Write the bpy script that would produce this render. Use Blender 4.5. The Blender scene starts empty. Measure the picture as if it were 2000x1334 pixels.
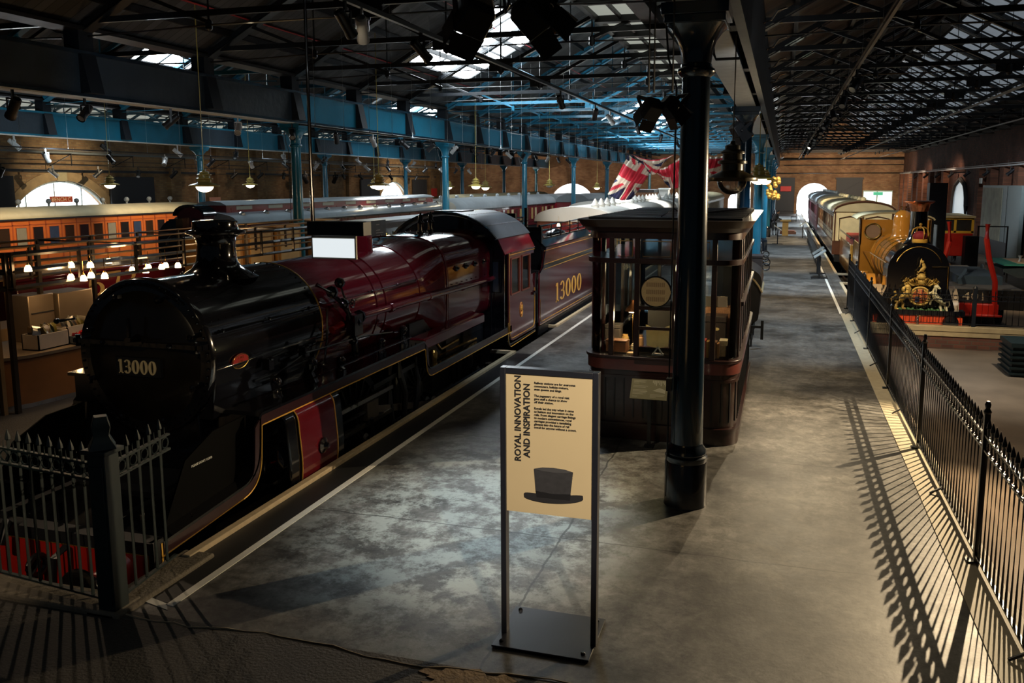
import bpy, math, random
from mathutils import Vector, Matrix
random.seed(7)
D = bpy.data; SC = bpy.context.scene; COL = SC.collection
PI = math.pi
# ------------------------------------------------------------------ camera
cam = D.cameras.new('camera'); co = D.objects.new('camera', cam); COL.objects.link(co)
cam.sensor_width = 36; cam.lens = 1640/2000*36
cam.shift_x = (1000-1046)/2000; cam.shift_y = (592-667)/2000
cam.clip_end = 500; cam.clip_start = .05
co.location = (0, 0, 3.6); co.rotation_euler = (math.radians(90-8.1546), 0, math.radians(16.285))
SC.camera = co
# ------------------------------------------------------------------ world, exposure
w = D.worlds.new('sky'); SC.world = w; w.use_nodes = True
w.node_tree.nodes['Background'].inputs[0].default_value = (.45, .62, .8, 1)
w.node_tree.nodes['Background'].inputs[1].default_value = .02
SC.view_settings.view_transform = 'Standard'; SC.view_settings.look = 'None'
SC.view_settings.exposure = 0; SC.view_settings.gamma = 1
# ------------------------------------------------------------------ museum lighting, with added beams that brighten single things
def spot(loc, to, e, col=(1, .8, .55), ang=60, blend=.6, size=.06):
    l = D.lights.new('spot_beam', 'SPOT'); l.energy = e; l.color = col
    l.spot_size = math.radians(ang); l.spot_blend = blend; l.shadow_soft_size = size
    o = D.objects.new('spot_beam', l); COL.objects.link(o); o.location = loc
    d = Vector(to)-Vector(loc); o.rotation_euler = d.to_track_quat('-Z', 'Y').to_euler()
    return o
def bulb(loc, e, col=(1, .72, .38), size=.05, name='bulb_light'):
    l = D.lights.new(name, 'POINT'); l.energy = e; l.color = col; l.shadow_soft_size = size
    o = D.objects.new(name, l); COL.objects.link(o); o.location = loc
WARM = (1, .76, .46); COOL = (.72, .88, 1)
def lighting():
    spot((3.3, 13.5, 3.6), (1.3, 10.2, 0), 2300, WARM, 116, .4, .015)      # throws the railing's shadow on the platform
    spot((.5, 20.5, 5.35), (1.3, 8.8, 0), 620, (1, .8, .52), 34, .8, .05)     # from beyond the kiosk towards the near end
    spot((-9.8, 9.4, 4.8), (-4.6, 4.0, 0), 140, (1, .74, .5), 62, .6, .02)
    spot((-2.6, 10.4, 5.2), (-3.1, 8.3, 0), 1000, (.78, .94, 1), 42, 1, .12)
    spot((.9, 1.5, 5.0), (-1.66, 5.95, 1.6), 1450, (1, .84, .62), 22, .7, .05)
    spot((1.6, 4.6, 5.2), (.9, 6.6, 0), 110, (1, .82, .56), 44, 1, .2)
    spot((-3.6, 3.2, 4.8), (-6.85, 7.6, 1.6), 170, (1, .76, .46), 26, .8, .05)  # added beam that brightens the smokebox front and its number
    spot((-6.2, 1.0, 4.8), (-7.2, 6.2, -.1), 380, (1, .76, .5), 24, .8, .05)  # put in from the camera side to brighten the red buffer beam
    spot((-3.4, -.5, 4.9), (-5.4, 5.4, .7), 55, (.8, .92, 1), 30, .9, .1)  # added weak fill for the near faces of the left railing post
    spot((-14.2, 16.5, 4.9), (-16.2, 17, .9), 260, (1, .78, .5), 60, .8)  # added so that the tender numbered 673 shows up
    spot((-4.6, 24.5, 5.3), (-6.85, 29.5, 2.4), 900, (1, .95, .88), 40, .7)  # added to light the front end of the white-roofed carriage
    for y, c, e, tx in ((15.5, WARM, 500, .9), (20, COOL, 650, .6), (25.5, WARM, 600, .5), (31, COOL, 850, .5), (38, WARM, 650, .5), (45, COOL, 1000, .5), (54, WARM, 900, .5), (63, COOL, 1400, .5), (75, COOL, 2200, .5), (90, COOL, 3000, .5)):
        spot((1.2, y, 5.6), (tx, y+1, 0), e*(1.4 if y < 30 else 1.8), c, 84, .6, .05)
    spot((-3.0, 7.4, 5.0), (-1.64, 11.1, .85), 150, (1, .86, .6), 12, .6, .03)  # extra narrow beam put in for the caption plaque
    spot((.5, 10.6, 4.6), (-.93, 15.5, 5.42), 170, (.9, .96, 1), 60, .9)  # added up-light that brightens the girder soffit
    spot((-3.3, 6.6, 5.2), (-1.9, 11.45, 1.9), 190, (1, .84, .7), 28, .8, .05)
    spot((-2.8, 15.2, 5.2), (-4.0, 16.5, 0), 500, COOL, 70, .9, .1)
    spot((-3.5, 22, 5.2), (-4.0, 23, 0), 600, COOL, 90, .9)
    spot((-3.6, 22.5, 5.3), (-4.2, 28, 3.9), 500, (1, .95, .9), 46, .8)  # put in to brighten the draped flags
    spot((-3.5, 12.0, 6.0), (-6.7, 12.0, 2.2), 330, (.9, .93, 1), 50, .8, .1)
    spot((-3.2, 17.0, 6.0), (-5.6, 18.5, 1.2), 700, (1, .9, .82), 50, .7, .1)
    spot((-3.2, 22.5, 6.0), (-5.6, 22.5, 1.2), 800, (1, .85, .75), 60, .7, .1)
    spot((-3.2, 7.6, 5.3), (-5.5, 8.6, .2), 60, WARM, 50, .8)
    spot((1.6, 20.0, 5.6), (3.75, 25.2, .9), 1100, (1, .8, .5), 26, .6)
    spot((1.2, 24.5, 5.9), (3.3, 28.6, 1.4), 900, (1, .82, .52), 50, .5)
    spot((8.5, 24, 5.8), (5.9, 29, .3), 380, (1, .78, .52), 50, .6)
    spot((5.6, 19.5, 5.8), (5.0, 21.6, -.9), 1500, (1, .9, .72), 80, .7, .05)
    spot((1.0, 36, 5.8), (3.2, 43, 1.4), 1500, (1, .87, .64), 44, .6)
    spot((1.0, 50, 5.8), (2.6, 56, 1.4), 1300, (1, .87, .64), 60, .6)
    spot((9.5, 33, 5.8), (9.5, 36, -.9), 900, WARM, 80, .7)
    spot((9.0, 46, 5.6), (12.6, 56, 1.6), 1500, (.8, .88, .95), 50, .7)
    spot((8, 44, 5.6), (8.8, 50, .8), 300, WARM, 50, .7)
    for y in (70, 84): spot((9.5, y, 5.6), (13, y+3, 2), 900, (1, .72, .5), 90, .7)
    spot((-8.6, 11.0, 5.0), (-11.0, 10.6, .6), 110, (1, .66, .34), 60, .8)
    spot((-11.0, 13.0, 5.0), (-14.7, 18.0, 5.95), 130, (.75, .9, 1), 70, .9)
    for y in (25, 30): spot((-9.6, y, 5.2), (-12, y+1, 1.7), 300, (.9, .96, 1), 60, .8)  # added beams for the booth, which nothing else lights
    # left halls: light thrown on carriages and walls
    spot((-25, 24, 5.0), (-28.6, 25, 1.2), 1300, (1, .8, .55), 80, .7)
    spot((-25, 32, 5.0), (-28.6, 33, 1.2), 1300, (1, .8, .55), 80, .7)
    for y in (27, 31, 35, 39, 43, 47): spot((-16.6, y, 6.0), (-19.6, y+1, 2.2), 170, COOL, 110, 1, .1)
    for y in (51, 56, 61, 66, 71, 76): spot((-16.6, y, 6.0), (-19.6, y+1, 2.0), 600, (.9, .95, 1), 110, 1, .1)
    for y in (33, 41, 52, 64): spot((-4.6, y, 5.3), (-6.8, y+1, 2.6), 1500, (1, .96, .9), 70, .8)
    spot((-36, 41.5, 5.6), (-42.6, 42, 3.8), 1500, (1, .8, .5), 66, .9)
    spot((-12.6, 1.0, 5.2), (-13.2, .6, 0), 900, (1, .68, .36), 90, .9)  # added unseen spot: warms the concourse floor for the smokebox door to reflect
    for y in (54, 66, 78): spot((-38, y, 5.4), (-42.6, y+2, 2.4), 110, (1, .68, .42), 90, .8)
    spot((-36, 86, 5.2), (-42.6, 90, 3), 1500, (1, .78, .5), 100, .8)
    for x in (-32, -22, -12): spot((x, 92, 4.6), (x, 104, 3.6), 1200, (1, .72, .5), 100, .8)
    for x in (4, 9.5): spot((x, 90, 4.6), (x, 104, 5.6), 3000, (1, .74, .48), 90, .8)
    # cool light thrown up on the blue roof irons and girders
    for y, e in ((35, 650), (46, 900), (60, 1100), (76, 1300)): spot((-7.85, y-6, 4.2), (-7.85, y, 8.2), e, (.72, .92, 1), 120, .9, .3)
    for y, e in ((26, 90), (34, 240), (44, 340)): spot((-10.4, y-3, 4.8), (-14.6, y, 5.9), e, (.75, .93, 1), 80, .9, .2)
    for y in (27, 40): spot((-24.5, y-3, 4.6), (-28.5, y, 5.9), 420, (.8, .95, 1), 90, .9, .2)
    for y, e in ((33.8, 60), (46.1, 90), (60, 120)): spot((-2.6, y-1.5, 4.9), (-.93, y, 2.5), e, (.8, .95, 1), 90, .9)
    for y, e in ((36, 120), (48.3, 160), (60.6, 200)): spot((-12.6, y-2.5, 4.9), (-14.8, y, 3), e, (.8, .95, 1), 80, .9)
lighting()
# daylight that falls from the roof glazing, spread under each lit bay
def sky_area(loc, sx, sy, e, col=(.75, .9, 1), rot=(0, 0, 0)):
    l = D.lights.new('skylight_daylight', 'AREA'); l.shape = 'RECTANGLE'; l.size = sx; l.size_y = sy; l.energy = e; l.color = col
    o = D.objects.new('skylight_daylight', l); COL.objects.link(o); o.location = loc; o.rotation_euler = rot
# ------------------------------------------------------------------ materials
MATS = {}
def mat(name, col, rough=.5, metal=0, coat=0, var=.18, sc=5, bump=0, bsc=30, spec=.5, es=0, ecol=None, rvar=.1):
    if name in MATS: return MATS[name]
    m = D.materials.new(name); m.use_nodes = True; n = m.node_tree.nodes; l = m.node_tree.links
    b = n['Principled BSDF']; MATS[name] = m
    b.inputs['Metallic'].default_value = metal; b.inputs['Coat Weight'].default_value = coat
    b.inputs['Coat Roughness'].default_value = .06; b.inputs['Specular IOR Level'].default_value = spec
    tc = n.new('ShaderNodeTexCoord'); nz = n.new('ShaderNodeTexNoise'); nz.inputs['Scale'].default_value = sc
    nz.inputs['Detail'].default_value = 5; l.new(tc.outputs['Object'], nz.inputs['Vector'])
    mx = n.new('ShaderNodeMix'); mx.data_type = 'RGBA'
    mx.inputs[6].default_value = (*[max(0, c*(1-var)) for c in col], 1); mx.inputs[7].default_value = (*[min(1, c*(1+var)) for c in col], 1)
    l.new(nz.outputs['Fac'], mx.inputs[0]); l.new(mx.outputs[2], b.inputs['Base Color'])
    mr = n.new('ShaderNodeMapRange'); mr.inputs['To Min'].default_value = max(.02, rough-rvar*rough); mr.inputs['To Max'].default_value = min(1, rough+rvar*rough)
    l.new(nz.outputs['Fac'], mr.inputs['Value']); l.new(mr.outputs[0], b.inputs['Roughness'])
    if bump:
        nb = n.new('ShaderNodeTexNoise'); nb.inputs['Scale'].default_value = bsc; nb.inputs['Detail'].default_value = 3; l.new(tc.outputs['Object'], nb.inputs['Vector'])
        bp = n.new('ShaderNodeBump'); bp.inputs['Strength'].default_value = bump; bp.inputs['Distance'].default_value = .03
        l.new(nb.outputs['Fac'], bp.inputs['Height']); l.new(bp.outputs[0], b.inputs['Normal'])
    if es:
        b.inputs['Emission Color'].default_value = (*(ecol or col), 1); b.inputs['Emission Strength'].default_value = es
    return m
def brick(name, c1, c2, mortar, axis='y', sc=1, es=0):
    if name in MATS: return MATS[name]
    m = D.materials.new(name); m.use_nodes = True; n = m.node_tree.nodes; l = m.node_tree.links; b = n['Principled BSDF']; MATS[name] = m
    g = n.new('ShaderNodeNewGeometry'); s = n.new('ShaderNodeSeparateXYZ'); c = n.new('ShaderNodeCombineXYZ'); l.new(g.outputs['Position'], s.inputs[0])
    l.new(s.outputs[0 if axis == 'x' else 1], c.inputs[0]); l.new(s.outputs[2], c.inputs[1])
    t = n.new('ShaderNodeTexBrick'); l.new(c.outputs[0], t.inputs['Vector']); t.inputs['Scale'].default_value = 1
    t.inputs['Brick Width'].default_value = .23*sc; t.inputs['Row Height'].default_value = .085*sc; t.inputs['Mortar Size'].default_value = .008*sc
    t.inputs['Color1'].default_value = (*c1, 1); t.inputs['Color2'].default_value = (*c2, 1); t.inputs['Mortar'].default_value = (*mortar, 1)
    nz = n.new('ShaderNodeTexNoise'); nz.inputs['Scale'].default_value = .7; nz.inputs['Detail'].default_value = 6; l.new(g.outputs['Position'], nz.inputs['Vector'])
    mx = n.new('ShaderNodeMix'); mx.data_type = 'RGBA'; mx.blend_type = 'MULTIPLY'; mx.inputs[0].default_value = .75
    cr = n.new('ShaderNodeValToRGB'); cr.color_ramp.elements[0].color = (.3, .27, .25, 1); cr.color_ramp.elements[0].position = .3; cr.color_ramp.elements[1].position = .7
    l.new(nz.outputs['Fac'], cr.inputs[0]); l.new(t.outputs['Color'], mx.inputs[6]); l.new(cr.outputs[0], mx.inputs[7]); l.new(mx.outputs[2], b.inputs['Base Color'])
    b.inputs['Roughness'].default_value = .85
    bp = n.new('ShaderNodeBump'); bp.inputs['Strength'].default_value = .5; bp.inputs['Distance'].default_value = .02; l.new(t.outputs['Fac'], bp.inputs['Height']); bp.invert = True; l.new(bp.outputs[0], b.inputs['Normal'])
    return m
def boards(name, c, ax=1, w=.15, rough=.75, dirt=.5):
    """planks: stripes across the given world axis"""
    if name in MATS: return MATS[name]
    m = D.materials.new(name); m.use_nodes = True; n = m.node_tree.nodes; l = m.node_tree.links; b = n['Principled BSDF']; MATS[name] = m
    g = n.new('ShaderNodeNewGeometry'); s = n.new('ShaderNodeSeparateXYZ'); l.new(g.outputs['Position'], s.inputs[0])
    d = n.new('ShaderNodeMath'); d.operation = 'DIVIDE'; d.inputs[1].default_value = w; l.new(s.outputs[ax], d.inputs[0])
    fl = n.new('ShaderNodeMath'); fl.operation = 'FLOOR'; l.new(d.outputs[0], fl.inputs[0])
    wn = n.new('ShaderNodeTexWhiteNoise'); wn.noise_dimensions = '1D'; l.new(fl.outputs[0], wn.inputs['W'])
    fr = n.new('ShaderNodeMath'); fr.operation = 'FRACT'; l.new(d.outputs[0], fr.inputs[0])
    gp = n.new('ShaderNodeMath'); gp.operation = 'LESS_THAN'; gp.inputs[1].default_value = .08; l.new(fr.outputs[0], gp.inputs[0])
    mx = n.new('ShaderNodeMix'); mx.data_type = 'RGBA'; mx.inputs[6].default_value = (*[x*(1-dirt) for x in c], 1); mx.inputs[7].default_value = (*[x*(1+dirt) for x in c], 1)
    l.new(wn.outputs['Value'], mx.inputs[0])
    m2 = n.new('ShaderNodeMix'); m2.data_type = 'RGBA'; m2.inputs[7].default_value = (.004, .004, .004, 1); l.new(gp.outputs[0], m2.inputs[0]); l.new(mx.outputs[2], m2.inputs[6])
    l.new(m2.outputs[2], b.inputs['Base Color']); b.inputs['Roughness'].default_value = rough
    return m
def floor_mat():
    m = D.materials.new('platform concrete'); m.use_nodes = True; n = m.node_tree.nodes; l = m.node_tree.links; b = n['Principled BSDF']
    g = n.new('ShaderNodeNewGeometry'); s = n.new('ShaderNodeSeparateXYZ'); l.new(g.outputs['Position'], s.inputs[0])
    def noise(sc, det=6, dist=0, rgh=.6):
        t = n.new('ShaderNodeTexNoise'); t.inputs['Scale'].default_value = sc; t.inputs['Detail'].default_value = det; t.inputs['Distortion'].default_value = dist; t.inputs['Roughness'].default_value = rgh
        l.new(g.outputs['Position'], t.inputs['Vector']); return t.outputs['Fac']
    def ramp(f, a, b_, c0=(0, 0, 0, 1), c1=(1, 1, 1, 1)):
        r = n.new('ShaderNodeValToRGB'); r.color_ramp.elements[0].position = a; r.color_ramp.elements[1].position = b_
        r.color_ramp.elements[0].color = c0; r.color_ramp.elements[1].color = c1; l.new(f, r.inputs[0]); return r.outputs[0]
    big = ramp(noise(.8, 10, 0, .7), .38, .64, (.045, .043, .04, 1), (.21, .205, .195, 1))
    fine = ramp(noise(6, 10, .3, .8), .38, .64, (.38, .38, .37, 1), (1.3, 1.3, 1.3, 1))
    mx = n.new('ShaderNodeMix'); mx.data_type = 'RGBA'; mx.blend_type = 'MULTIPLY'; mx.inputs[0].default_value = 1; l.new(big, mx.inputs[6]); l.new(fine, mx.inputs[7])
    worn = ramp(noise(1.1, 8, .5, .7), .52, .7)
    def math_(op, a, v=None, c=None):
        k = n.new('ShaderNodeMath'); k.operation = op
        l.new(a, k.inputs[0])
        if v is not None: k.inputs[1].default_value = v
        if c is not None: l.new(c, k.inputs[1])
        return k.outputs[0]
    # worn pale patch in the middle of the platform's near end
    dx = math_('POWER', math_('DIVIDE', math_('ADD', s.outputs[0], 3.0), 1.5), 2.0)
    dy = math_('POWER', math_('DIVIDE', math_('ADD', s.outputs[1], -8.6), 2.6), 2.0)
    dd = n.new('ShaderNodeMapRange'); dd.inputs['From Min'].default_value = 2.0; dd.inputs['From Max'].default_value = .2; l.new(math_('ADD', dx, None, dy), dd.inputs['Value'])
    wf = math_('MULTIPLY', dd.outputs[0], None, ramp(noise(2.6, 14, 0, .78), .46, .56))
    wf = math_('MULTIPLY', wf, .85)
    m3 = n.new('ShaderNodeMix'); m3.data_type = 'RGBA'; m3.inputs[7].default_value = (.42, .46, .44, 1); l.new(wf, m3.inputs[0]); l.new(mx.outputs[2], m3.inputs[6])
    # joints
    def joint(o, per, off, w_):
        a = math_('FRACT', math_('DIVIDE', math_('ADD', o, off), per)); return math_('LESS_THAN', a, w_/per)
    wob = math_('MULTIPLY', noise(2, 3), .1)
    j1 = joint(math_('ADD', s.outputs[0], None, wob), 3.9, 1.95+39+.05, .022)
    j2 = joint(math_('ADD', s.outputs[1], None, wob), 3.05, 1.2, .022)
    j = math_('MAXIMUM', j1, None, j2)
    m4 = n.new('ShaderNodeMix'); m4.data_type = 'RGBA'; m4.inputs[7].default_value = (.02, .02, .02, 1); l.new(math_('MULTIPLY', j, .75), m4.inputs[0]); l.new(m3.outputs[2], m4.inputs[6])
    l.new(m4.outputs[2], b.inputs['Base Color'])
    r = n.new('ShaderNodeMapRange'); r.inputs['To Min'].default_value = .3; r.inputs['To Max'].default_value = .6; l.new(noise(3, 10, 0, .7), r.inputs['Value']); l.new(r.outputs[0], b.inputs['Roughness'])
    bp = n.new('ShaderNodeBump'); bp.inputs['Strength'].default_value = .25; bp.inputs['Distance'].default_value = .01; l.new(noise(14, 8, 0, .7), bp.inputs['Height']); l.new(bp.outputs[0], b.inputs['Normal'])
    return m
def glass_mat(name, tint=(.9, .95, .95), refl=.12):
    if name in MATS: return MATS[name]
    m = D.materials.new(name); m.use_nodes = True; n = m.node_tree.nodes; l = m.node_tree.links; n.remove(n['Principled BSDF']); MATS[name] = m
    t = n.new('ShaderNodeBsdfTransparent'); t.inputs[0].default_value = (*tint, 1); g = n.new('ShaderNodeBsdfGlossy'); g.inputs['Roughness'].default_value = .02
    lw = n.new('ShaderNodeFresnel'); lw.inputs[0].default_value = 1.5; mx = n.new('ShaderNodeMixShader')
    ad = n.new('ShaderNodeMath'); ad.operation = 'ADD'; ad.inputs[1].default_value = refl*.3; l.new(lw.outputs[0], ad.inputs[0]); l.new(ad.outputs[0], mx.inputs[0])
    l.new(t.outputs[0], mx.inputs[1]); l.new(g.outputs[0], mx.inputs[2]); l.new(mx.outputs[0], n['Material Output'].inputs[0])
    return m
# ------------------------------------------------------------------ mesh helpers
def perp(d):
    a = Vector((0, 0, 1)) if abs(d.z) < .9 else Vector((1, 0, 0))
    u = d.cross(a).normalized(); return u, u.cross(d).normalized()
class MB:
    def __init__(s): s.v = []; s.f = []
    def add(s, vs, fs):
        o = len(s.v); s.v += [tuple(p) for p in vs]; s.f += [tuple(i+o for i in f) for f in fs]; return s
    def box(s, x0, x1, y0, y1, z0, z1):
        return s.add([(x, y, z) for z in (z0, z1) for y in (y0, y1) for x in (x0, x1)], [(0, 2, 3, 1), (4, 5, 7, 6), (0, 1, 5, 4), (2, 6, 7, 3), (0, 4, 6, 2), (1, 3, 7, 5)])
    def beam(s, p, q, w, h, up=(0, 0, 1)):
        p = Vector(p); q = Vector(q); d = (q-p).normalized(); up = Vector(up)
        if abs(d.dot(up)) > .99: up = Vector((1, 0, 0))
        a = d.cross(up).normalized()*w/2; b = a.cross(d).normalized()*h/2
        vs = [p-a-b, p+a-b, p+a+b, p-a+b, q-a-b, q+a-b, q+a+b, q-a+b]
        return s.add(vs, [(0, 1, 2, 3), (7, 6, 5, 4), (0, 4, 5, 1), (1, 5, 6, 2), (2, 6, 7, 3), (3, 7, 4, 0)])
    def tube(s, pts, r, seg=8, closed=False):
        pts = [Vector(p) for p in pts]; n = len(pts); rings = []; u = None
        for i in range(n):
            d = (pts[(i+1) % n if closed else min(i+1, n-1)]-pts[(i-1) % n if closed else max(i-1, 0)]).normalized()
            if u is None: u, v = perp(d)
            else: u = (u-d*u.dot(d)).normalized(); v = d.cross(u)
            rr = r[i] if isinstance(r, (list, tuple)) else r
            rings.append([pts[i]+(u*math.cos(a)+v*math.sin(a))*rr for a in [2*PI*k/seg for k in range(seg)]])
        return s.loft(rings, closed=closed)
    def loft(s, rings, cap=True, closed=False):
        n = len(rings[0]); vs = [p for r in rings for p in r]; fs = []; R = len(rings)
        for i in range(R if closed else R-1):
            j = (i+1) % R
            for k in range(n): fs.append((i*n+k, i*n+(k+1) % n, j*n+(k+1) % n, j*n+k))
        if cap and not closed: fs += [tuple(range(n))[::-1], tuple(range((R-1)*n, R*n))]
        return s.add(vs, fs)
    def cyl(s, p, q, r, r2=None, seg=16): return s.tube([p, q], [r, r if r2 is None else r2], seg)
    def lathe(s, prof, o=(0, 0, 0), axis=(0, 0, 1), seg=24, cap=True):
        o = Vector(o); ax = Vector(axis).normalized(); u, v = perp(ax)
        return s.loft([[o+ax*h+(u*math.cos(a)+v*math.sin(a))*max(r, .0005) for a in [2*PI*k/seg for k in range(seg)]] for r, h in prof], cap)
    def sph(s, c, r, seg=12, sc=(1, 1, 1)):
        n = max(4, seg//2); c = Vector(c)
        return s.loft([[Vector((c.x+sc[0]*r*math.sin(t)*math.cos(a), c.y+sc[1]*r*math.sin(t)*math.sin(a), c.z-sc[2]*r*math.cos(t))) for a in [2*PI*k/seg for k in range(seg)]] for t in [max(.02, min(PI-.02, PI*i/n)) for i in range(n+1)]])
    def ring(s, c, ax, R, r, seg=32, rs=6, a0=0, a1=2*PI):
        c = Vector(c); u, v = perp(Vector(ax).normalized()); full = abs(a1-a0-2*PI) < 1e-4; k = seg if full else seg+1
        return s.tube([c+(u*math.cos(a)+v*math.sin(a))*R for a in [a0+(a1-a0)*i/seg for i in range(k)]], r, rs, full)
    def prism(s, poly, pl, a, b):
        def P(p, t): return {'yz': (t, p[0], p[1]), 'xz': (p[0], t, p[1]), 'xy': (p[0], p[1], t)}[pl]
        n = len(poly); return s.add([P(p, a) for p in poly]+[P(p, b) for p in poly], [tuple(range(n))[::-1], tuple(range(n, 2*n))]+[(i, (i+1) % n, n+(i+1) % n, n+i) for i in range(n)])
    def strip(s, path, th, pl, a, b):
        """thin plate following a 2-D path, extruded along the third axis"""
        n = len(path); off = []
        for i in range(n):
            p = Vector(path[max(0, i-1)]); q = Vector(path[min(n-1, i+1)]); d = (q-p).normalized(); off.append((path[i][0]-d.y*th, path[i][1]+d.x*th))
        def P(p, t): return {'yz': (t, p[0], p[1]), 'xz': (p[0], t, p[1]), 'xy': (p[0], p[1], t)}[pl]
        vs = [P(p, t) for t in (a, b) for p in list(path)+off]; fs = []; m = 2*n
        for i in range(n-1): fs += [(i, i+1, m+i+1, m+i), (n+i, m+n+i, m+n+i+1, n+i+1), (i, n+i, n+i+1, i+1), (m+i, m+i+1, m+n+i+1, m+n+i)]
        fs += [(0, m, m+n, n), (n-1, 2*n-1, m+2*n-1, m+n-1)]
        return s.add(vs, fs)
    def xf(s, M):
        s.v = [tuple(M @ Vector(p)) for p in s.v]; return s
    def merge(s, o): return s.add(o.v, o.f)
def arc(cx, cy, r, a0, a1, n=8, ry=None):
    ry = r if ry is None else ry
    return [(cx+r*math.cos(math.radians(a0+(a1-a0)*i/n)), cy+ry*math.sin(math.radians(a0+(a1-a0)*i/n))) for i in range(n+1)]
def fillet(path, rad, n=5):
    """round the inner corners of a 2-D polyline"""
    out = [path[0]]
    for i in range(1, len(path)-1):
        p, c, q = Vector(path[i-1]), Vector(path[i]), Vector(path[i+1]); r = min(rad, (p-c).length*.49, (q-c).length*.49)
        a = c+(p-c).normalized()*r; b = c+(q-c).normalized()*r
        for k in range(n+1): t = k/n; out.append(tuple((1-t)**2*a+2*t*(1-t)*c+t*t*b))
    out.append(path[-1]); return out
def build(name, mb, m, parent=None, bev=0, ang=35):
    me = D.meshes.new(name); vs = mb.v
    if parent is not None and parent.get('_w'):
        o = parent['_w']; vs = [(x-o[0], y-o[1], z-o[2]) for x, y, z in vs]
    me.from_pydata(vs, [], mb.f); me.validate(); me.update()
    me.polygons.foreach_set('use_smooth', [True]*len(me.polygons)); me.set_sharp_from_angle(angle=math.radians(ang))
    me.materials.append(m); ob = D.objects.new(name, me); COL.objects.link(ob)
    if parent is not None:
        ob.parent = parent
        if parent.get('_w'): ob['_w'] = parent['_w']
    if bev:
        b = ob.modifiers.new('bevel', 'BEVEL'); b.width = bev; b.segments = 2; b.limit_method = 'ANGLE'; b.angle_limit = math.radians(40); b.harden_normals = False
    return ob
def tag(o, label, cat, group=None, kind=None):
    if label: o['label'] = label
    if cat: o['category'] = cat
    if group: o['group'] = group
    if kind: o['kind'] = kind
    return o
def thing(name, label, cat, w=None, group=None):
    """Empty at the thing's base. w = world location: its parts are then written in world coordinates"""
    o = D.objects.new(name, None); COL.objects.link(o); o.empty_display_size = .2
    if w is not None: o.location = w; o['_w'] = list(w)
    return tag(o, label, cat, group)
def struct(name, mb, m, **k): return tag(build(name, mb, m, **k), None, None, kind='structure')
def solo(name, mb, m, label, cat, group=None, w=None, **k):
    """a thing that is one mesh, written in world coordinates; origin at its base centre"""
    if w is None:
        xs, ys, zs = zip(*mb.v); w = ((min(xs)+max(xs))/2, (min(ys)+max(ys))/2, min(zs))
    mb.v = [(x-w[0], y-w[1], z-w[2]) for x, y, z in mb.v]
    o = build(name, mb, m, **k); o.location = w; return tag(o, label, cat, group)
def dup(root, loc, rz=None, label=None, group=None, rot=None, scale=None):
    r = root.copy(); COL.objects.link(r); r.location = loc
    if rz is not None: r.rotation_euler = (0, 0, rz)
    if rot is not None: r.rotation_euler = rot
    if scale: r.scale = (scale,)*3 if not isinstance(scale, tuple) else scale
    if label: r['label'] = label
    if group: r['group'] = group
    for ch in list(root.children):
        c = ch.copy(); COL.objects.link(c); c.parent = r
        for g in list(ch.children):
            d = g.copy(); COL.objects.link(d); d.parent = c
    return r
def txt(body, size, o, M4, m, parent, name='lettering', ext=.002, bold=0, align='LEFT', sx=1, sp=1, line=1):
    cu = D.curves.new(name, 'FONT'); cu.body = body; cu.size = size; cu.extrude = ext; cu.offset = bold; cu.align_x = align; cu.space_character = sp; cu.space_line = line; cu.resolution_u = 3
    t = D.objects.new('tmp', cu); COL.objects.link(t); bpy.context.view_layer.update()
    me = D.meshes.new_from_object(t.evaluated_get(bpy.context.evaluated_depsgraph_get())); D.objects.remove(t)
    o = Vector(o)
    if parent is not None and parent.get('_w'): o = o-Vector(parent['_w'])
    me.transform(Matrix.Translation(o) @ M4.to_4x4() @ Matrix.Diagonal((sx, 1, 1, 1))); me.materials.clear(); me.materials.append(m)
    ob = D.objects.new(name, me); COL.objects.link(ob); ob.parent = parent
    if parent is not None and parent.get('_w'): ob['_w'] = parent['_w']
    return ob
def axes(x, y):
    x = Vector(x).normalized(); y = Vector(y).normalized(); z = x.cross(y); return Matrix((x, y, z)).transposed()
FRONT = axes((1, 0, 0), (0, 0, 1))     # lettering read by someone looking along +Y
EAST = axes((0, 1, 0), (0, 0, 1))      # lettering on a face that looks towards +X
# palette
BLACK = mat('gloss black enamel', (.004, .004, .006), .12, coat=1, var=.3)
SATIN = mat('satin black metal', (.012, .013, .016), .38, var=.3)
BLUE = mat('teal blue paint', (.011, .125, .205), .3, coat=.35, var=.3, sc=2, bump=.12, bsc=9)
NAVY = mat('dark navy paint', (.004, .012, .024), .25, coat=.6, var=.4, sc=2)
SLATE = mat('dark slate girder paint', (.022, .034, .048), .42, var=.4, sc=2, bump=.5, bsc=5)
CRIM = mat('crimson lake paint', (.10, .006, .012), .12, coat=1, var=.25, sc=2)
GOLD = mat('gold leaf lining', (.75, .42, .07), .35, metal=.2, var=.1)
CREAM = mat('cream paint', (.72, .62, .38), .35, coat=.4)
WHITE = mat('white paint', (.7, .69, .64), .6, var=.12, sc=12)
STEEL = mat('bright steel', (.5, .5, .5), .28, metal=1, var=.2)
BRASS = mat('brass', (.75, .48, .15), .25, metal=1)
COPPER = mat('copper', (.75, .28, .13), .25, metal=1)
RED = mat('vermilion paint', (.42, .016, .01), .3, coat=.6)
GREY = mat('mid grey paint', (.16, .18, .19), .5)
WOOD = mat('oiled brown wood', (.16, .06, .025), .4, var=.4, sc=8)
MAHOG = mat('dark mahogany', (.022, .008, .007), .3, coat=.35, var=.5, sc=3)
PALE = mat('pale roof grey', (.42, .43, .42), .5, var=.2)
GLASS = glass_mat('clear glass')
DAY = mat('daylit frosted glass', (.9, .95, 1), .5, es=5, ecol=(.86, .95, 1), var=.02)
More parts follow.
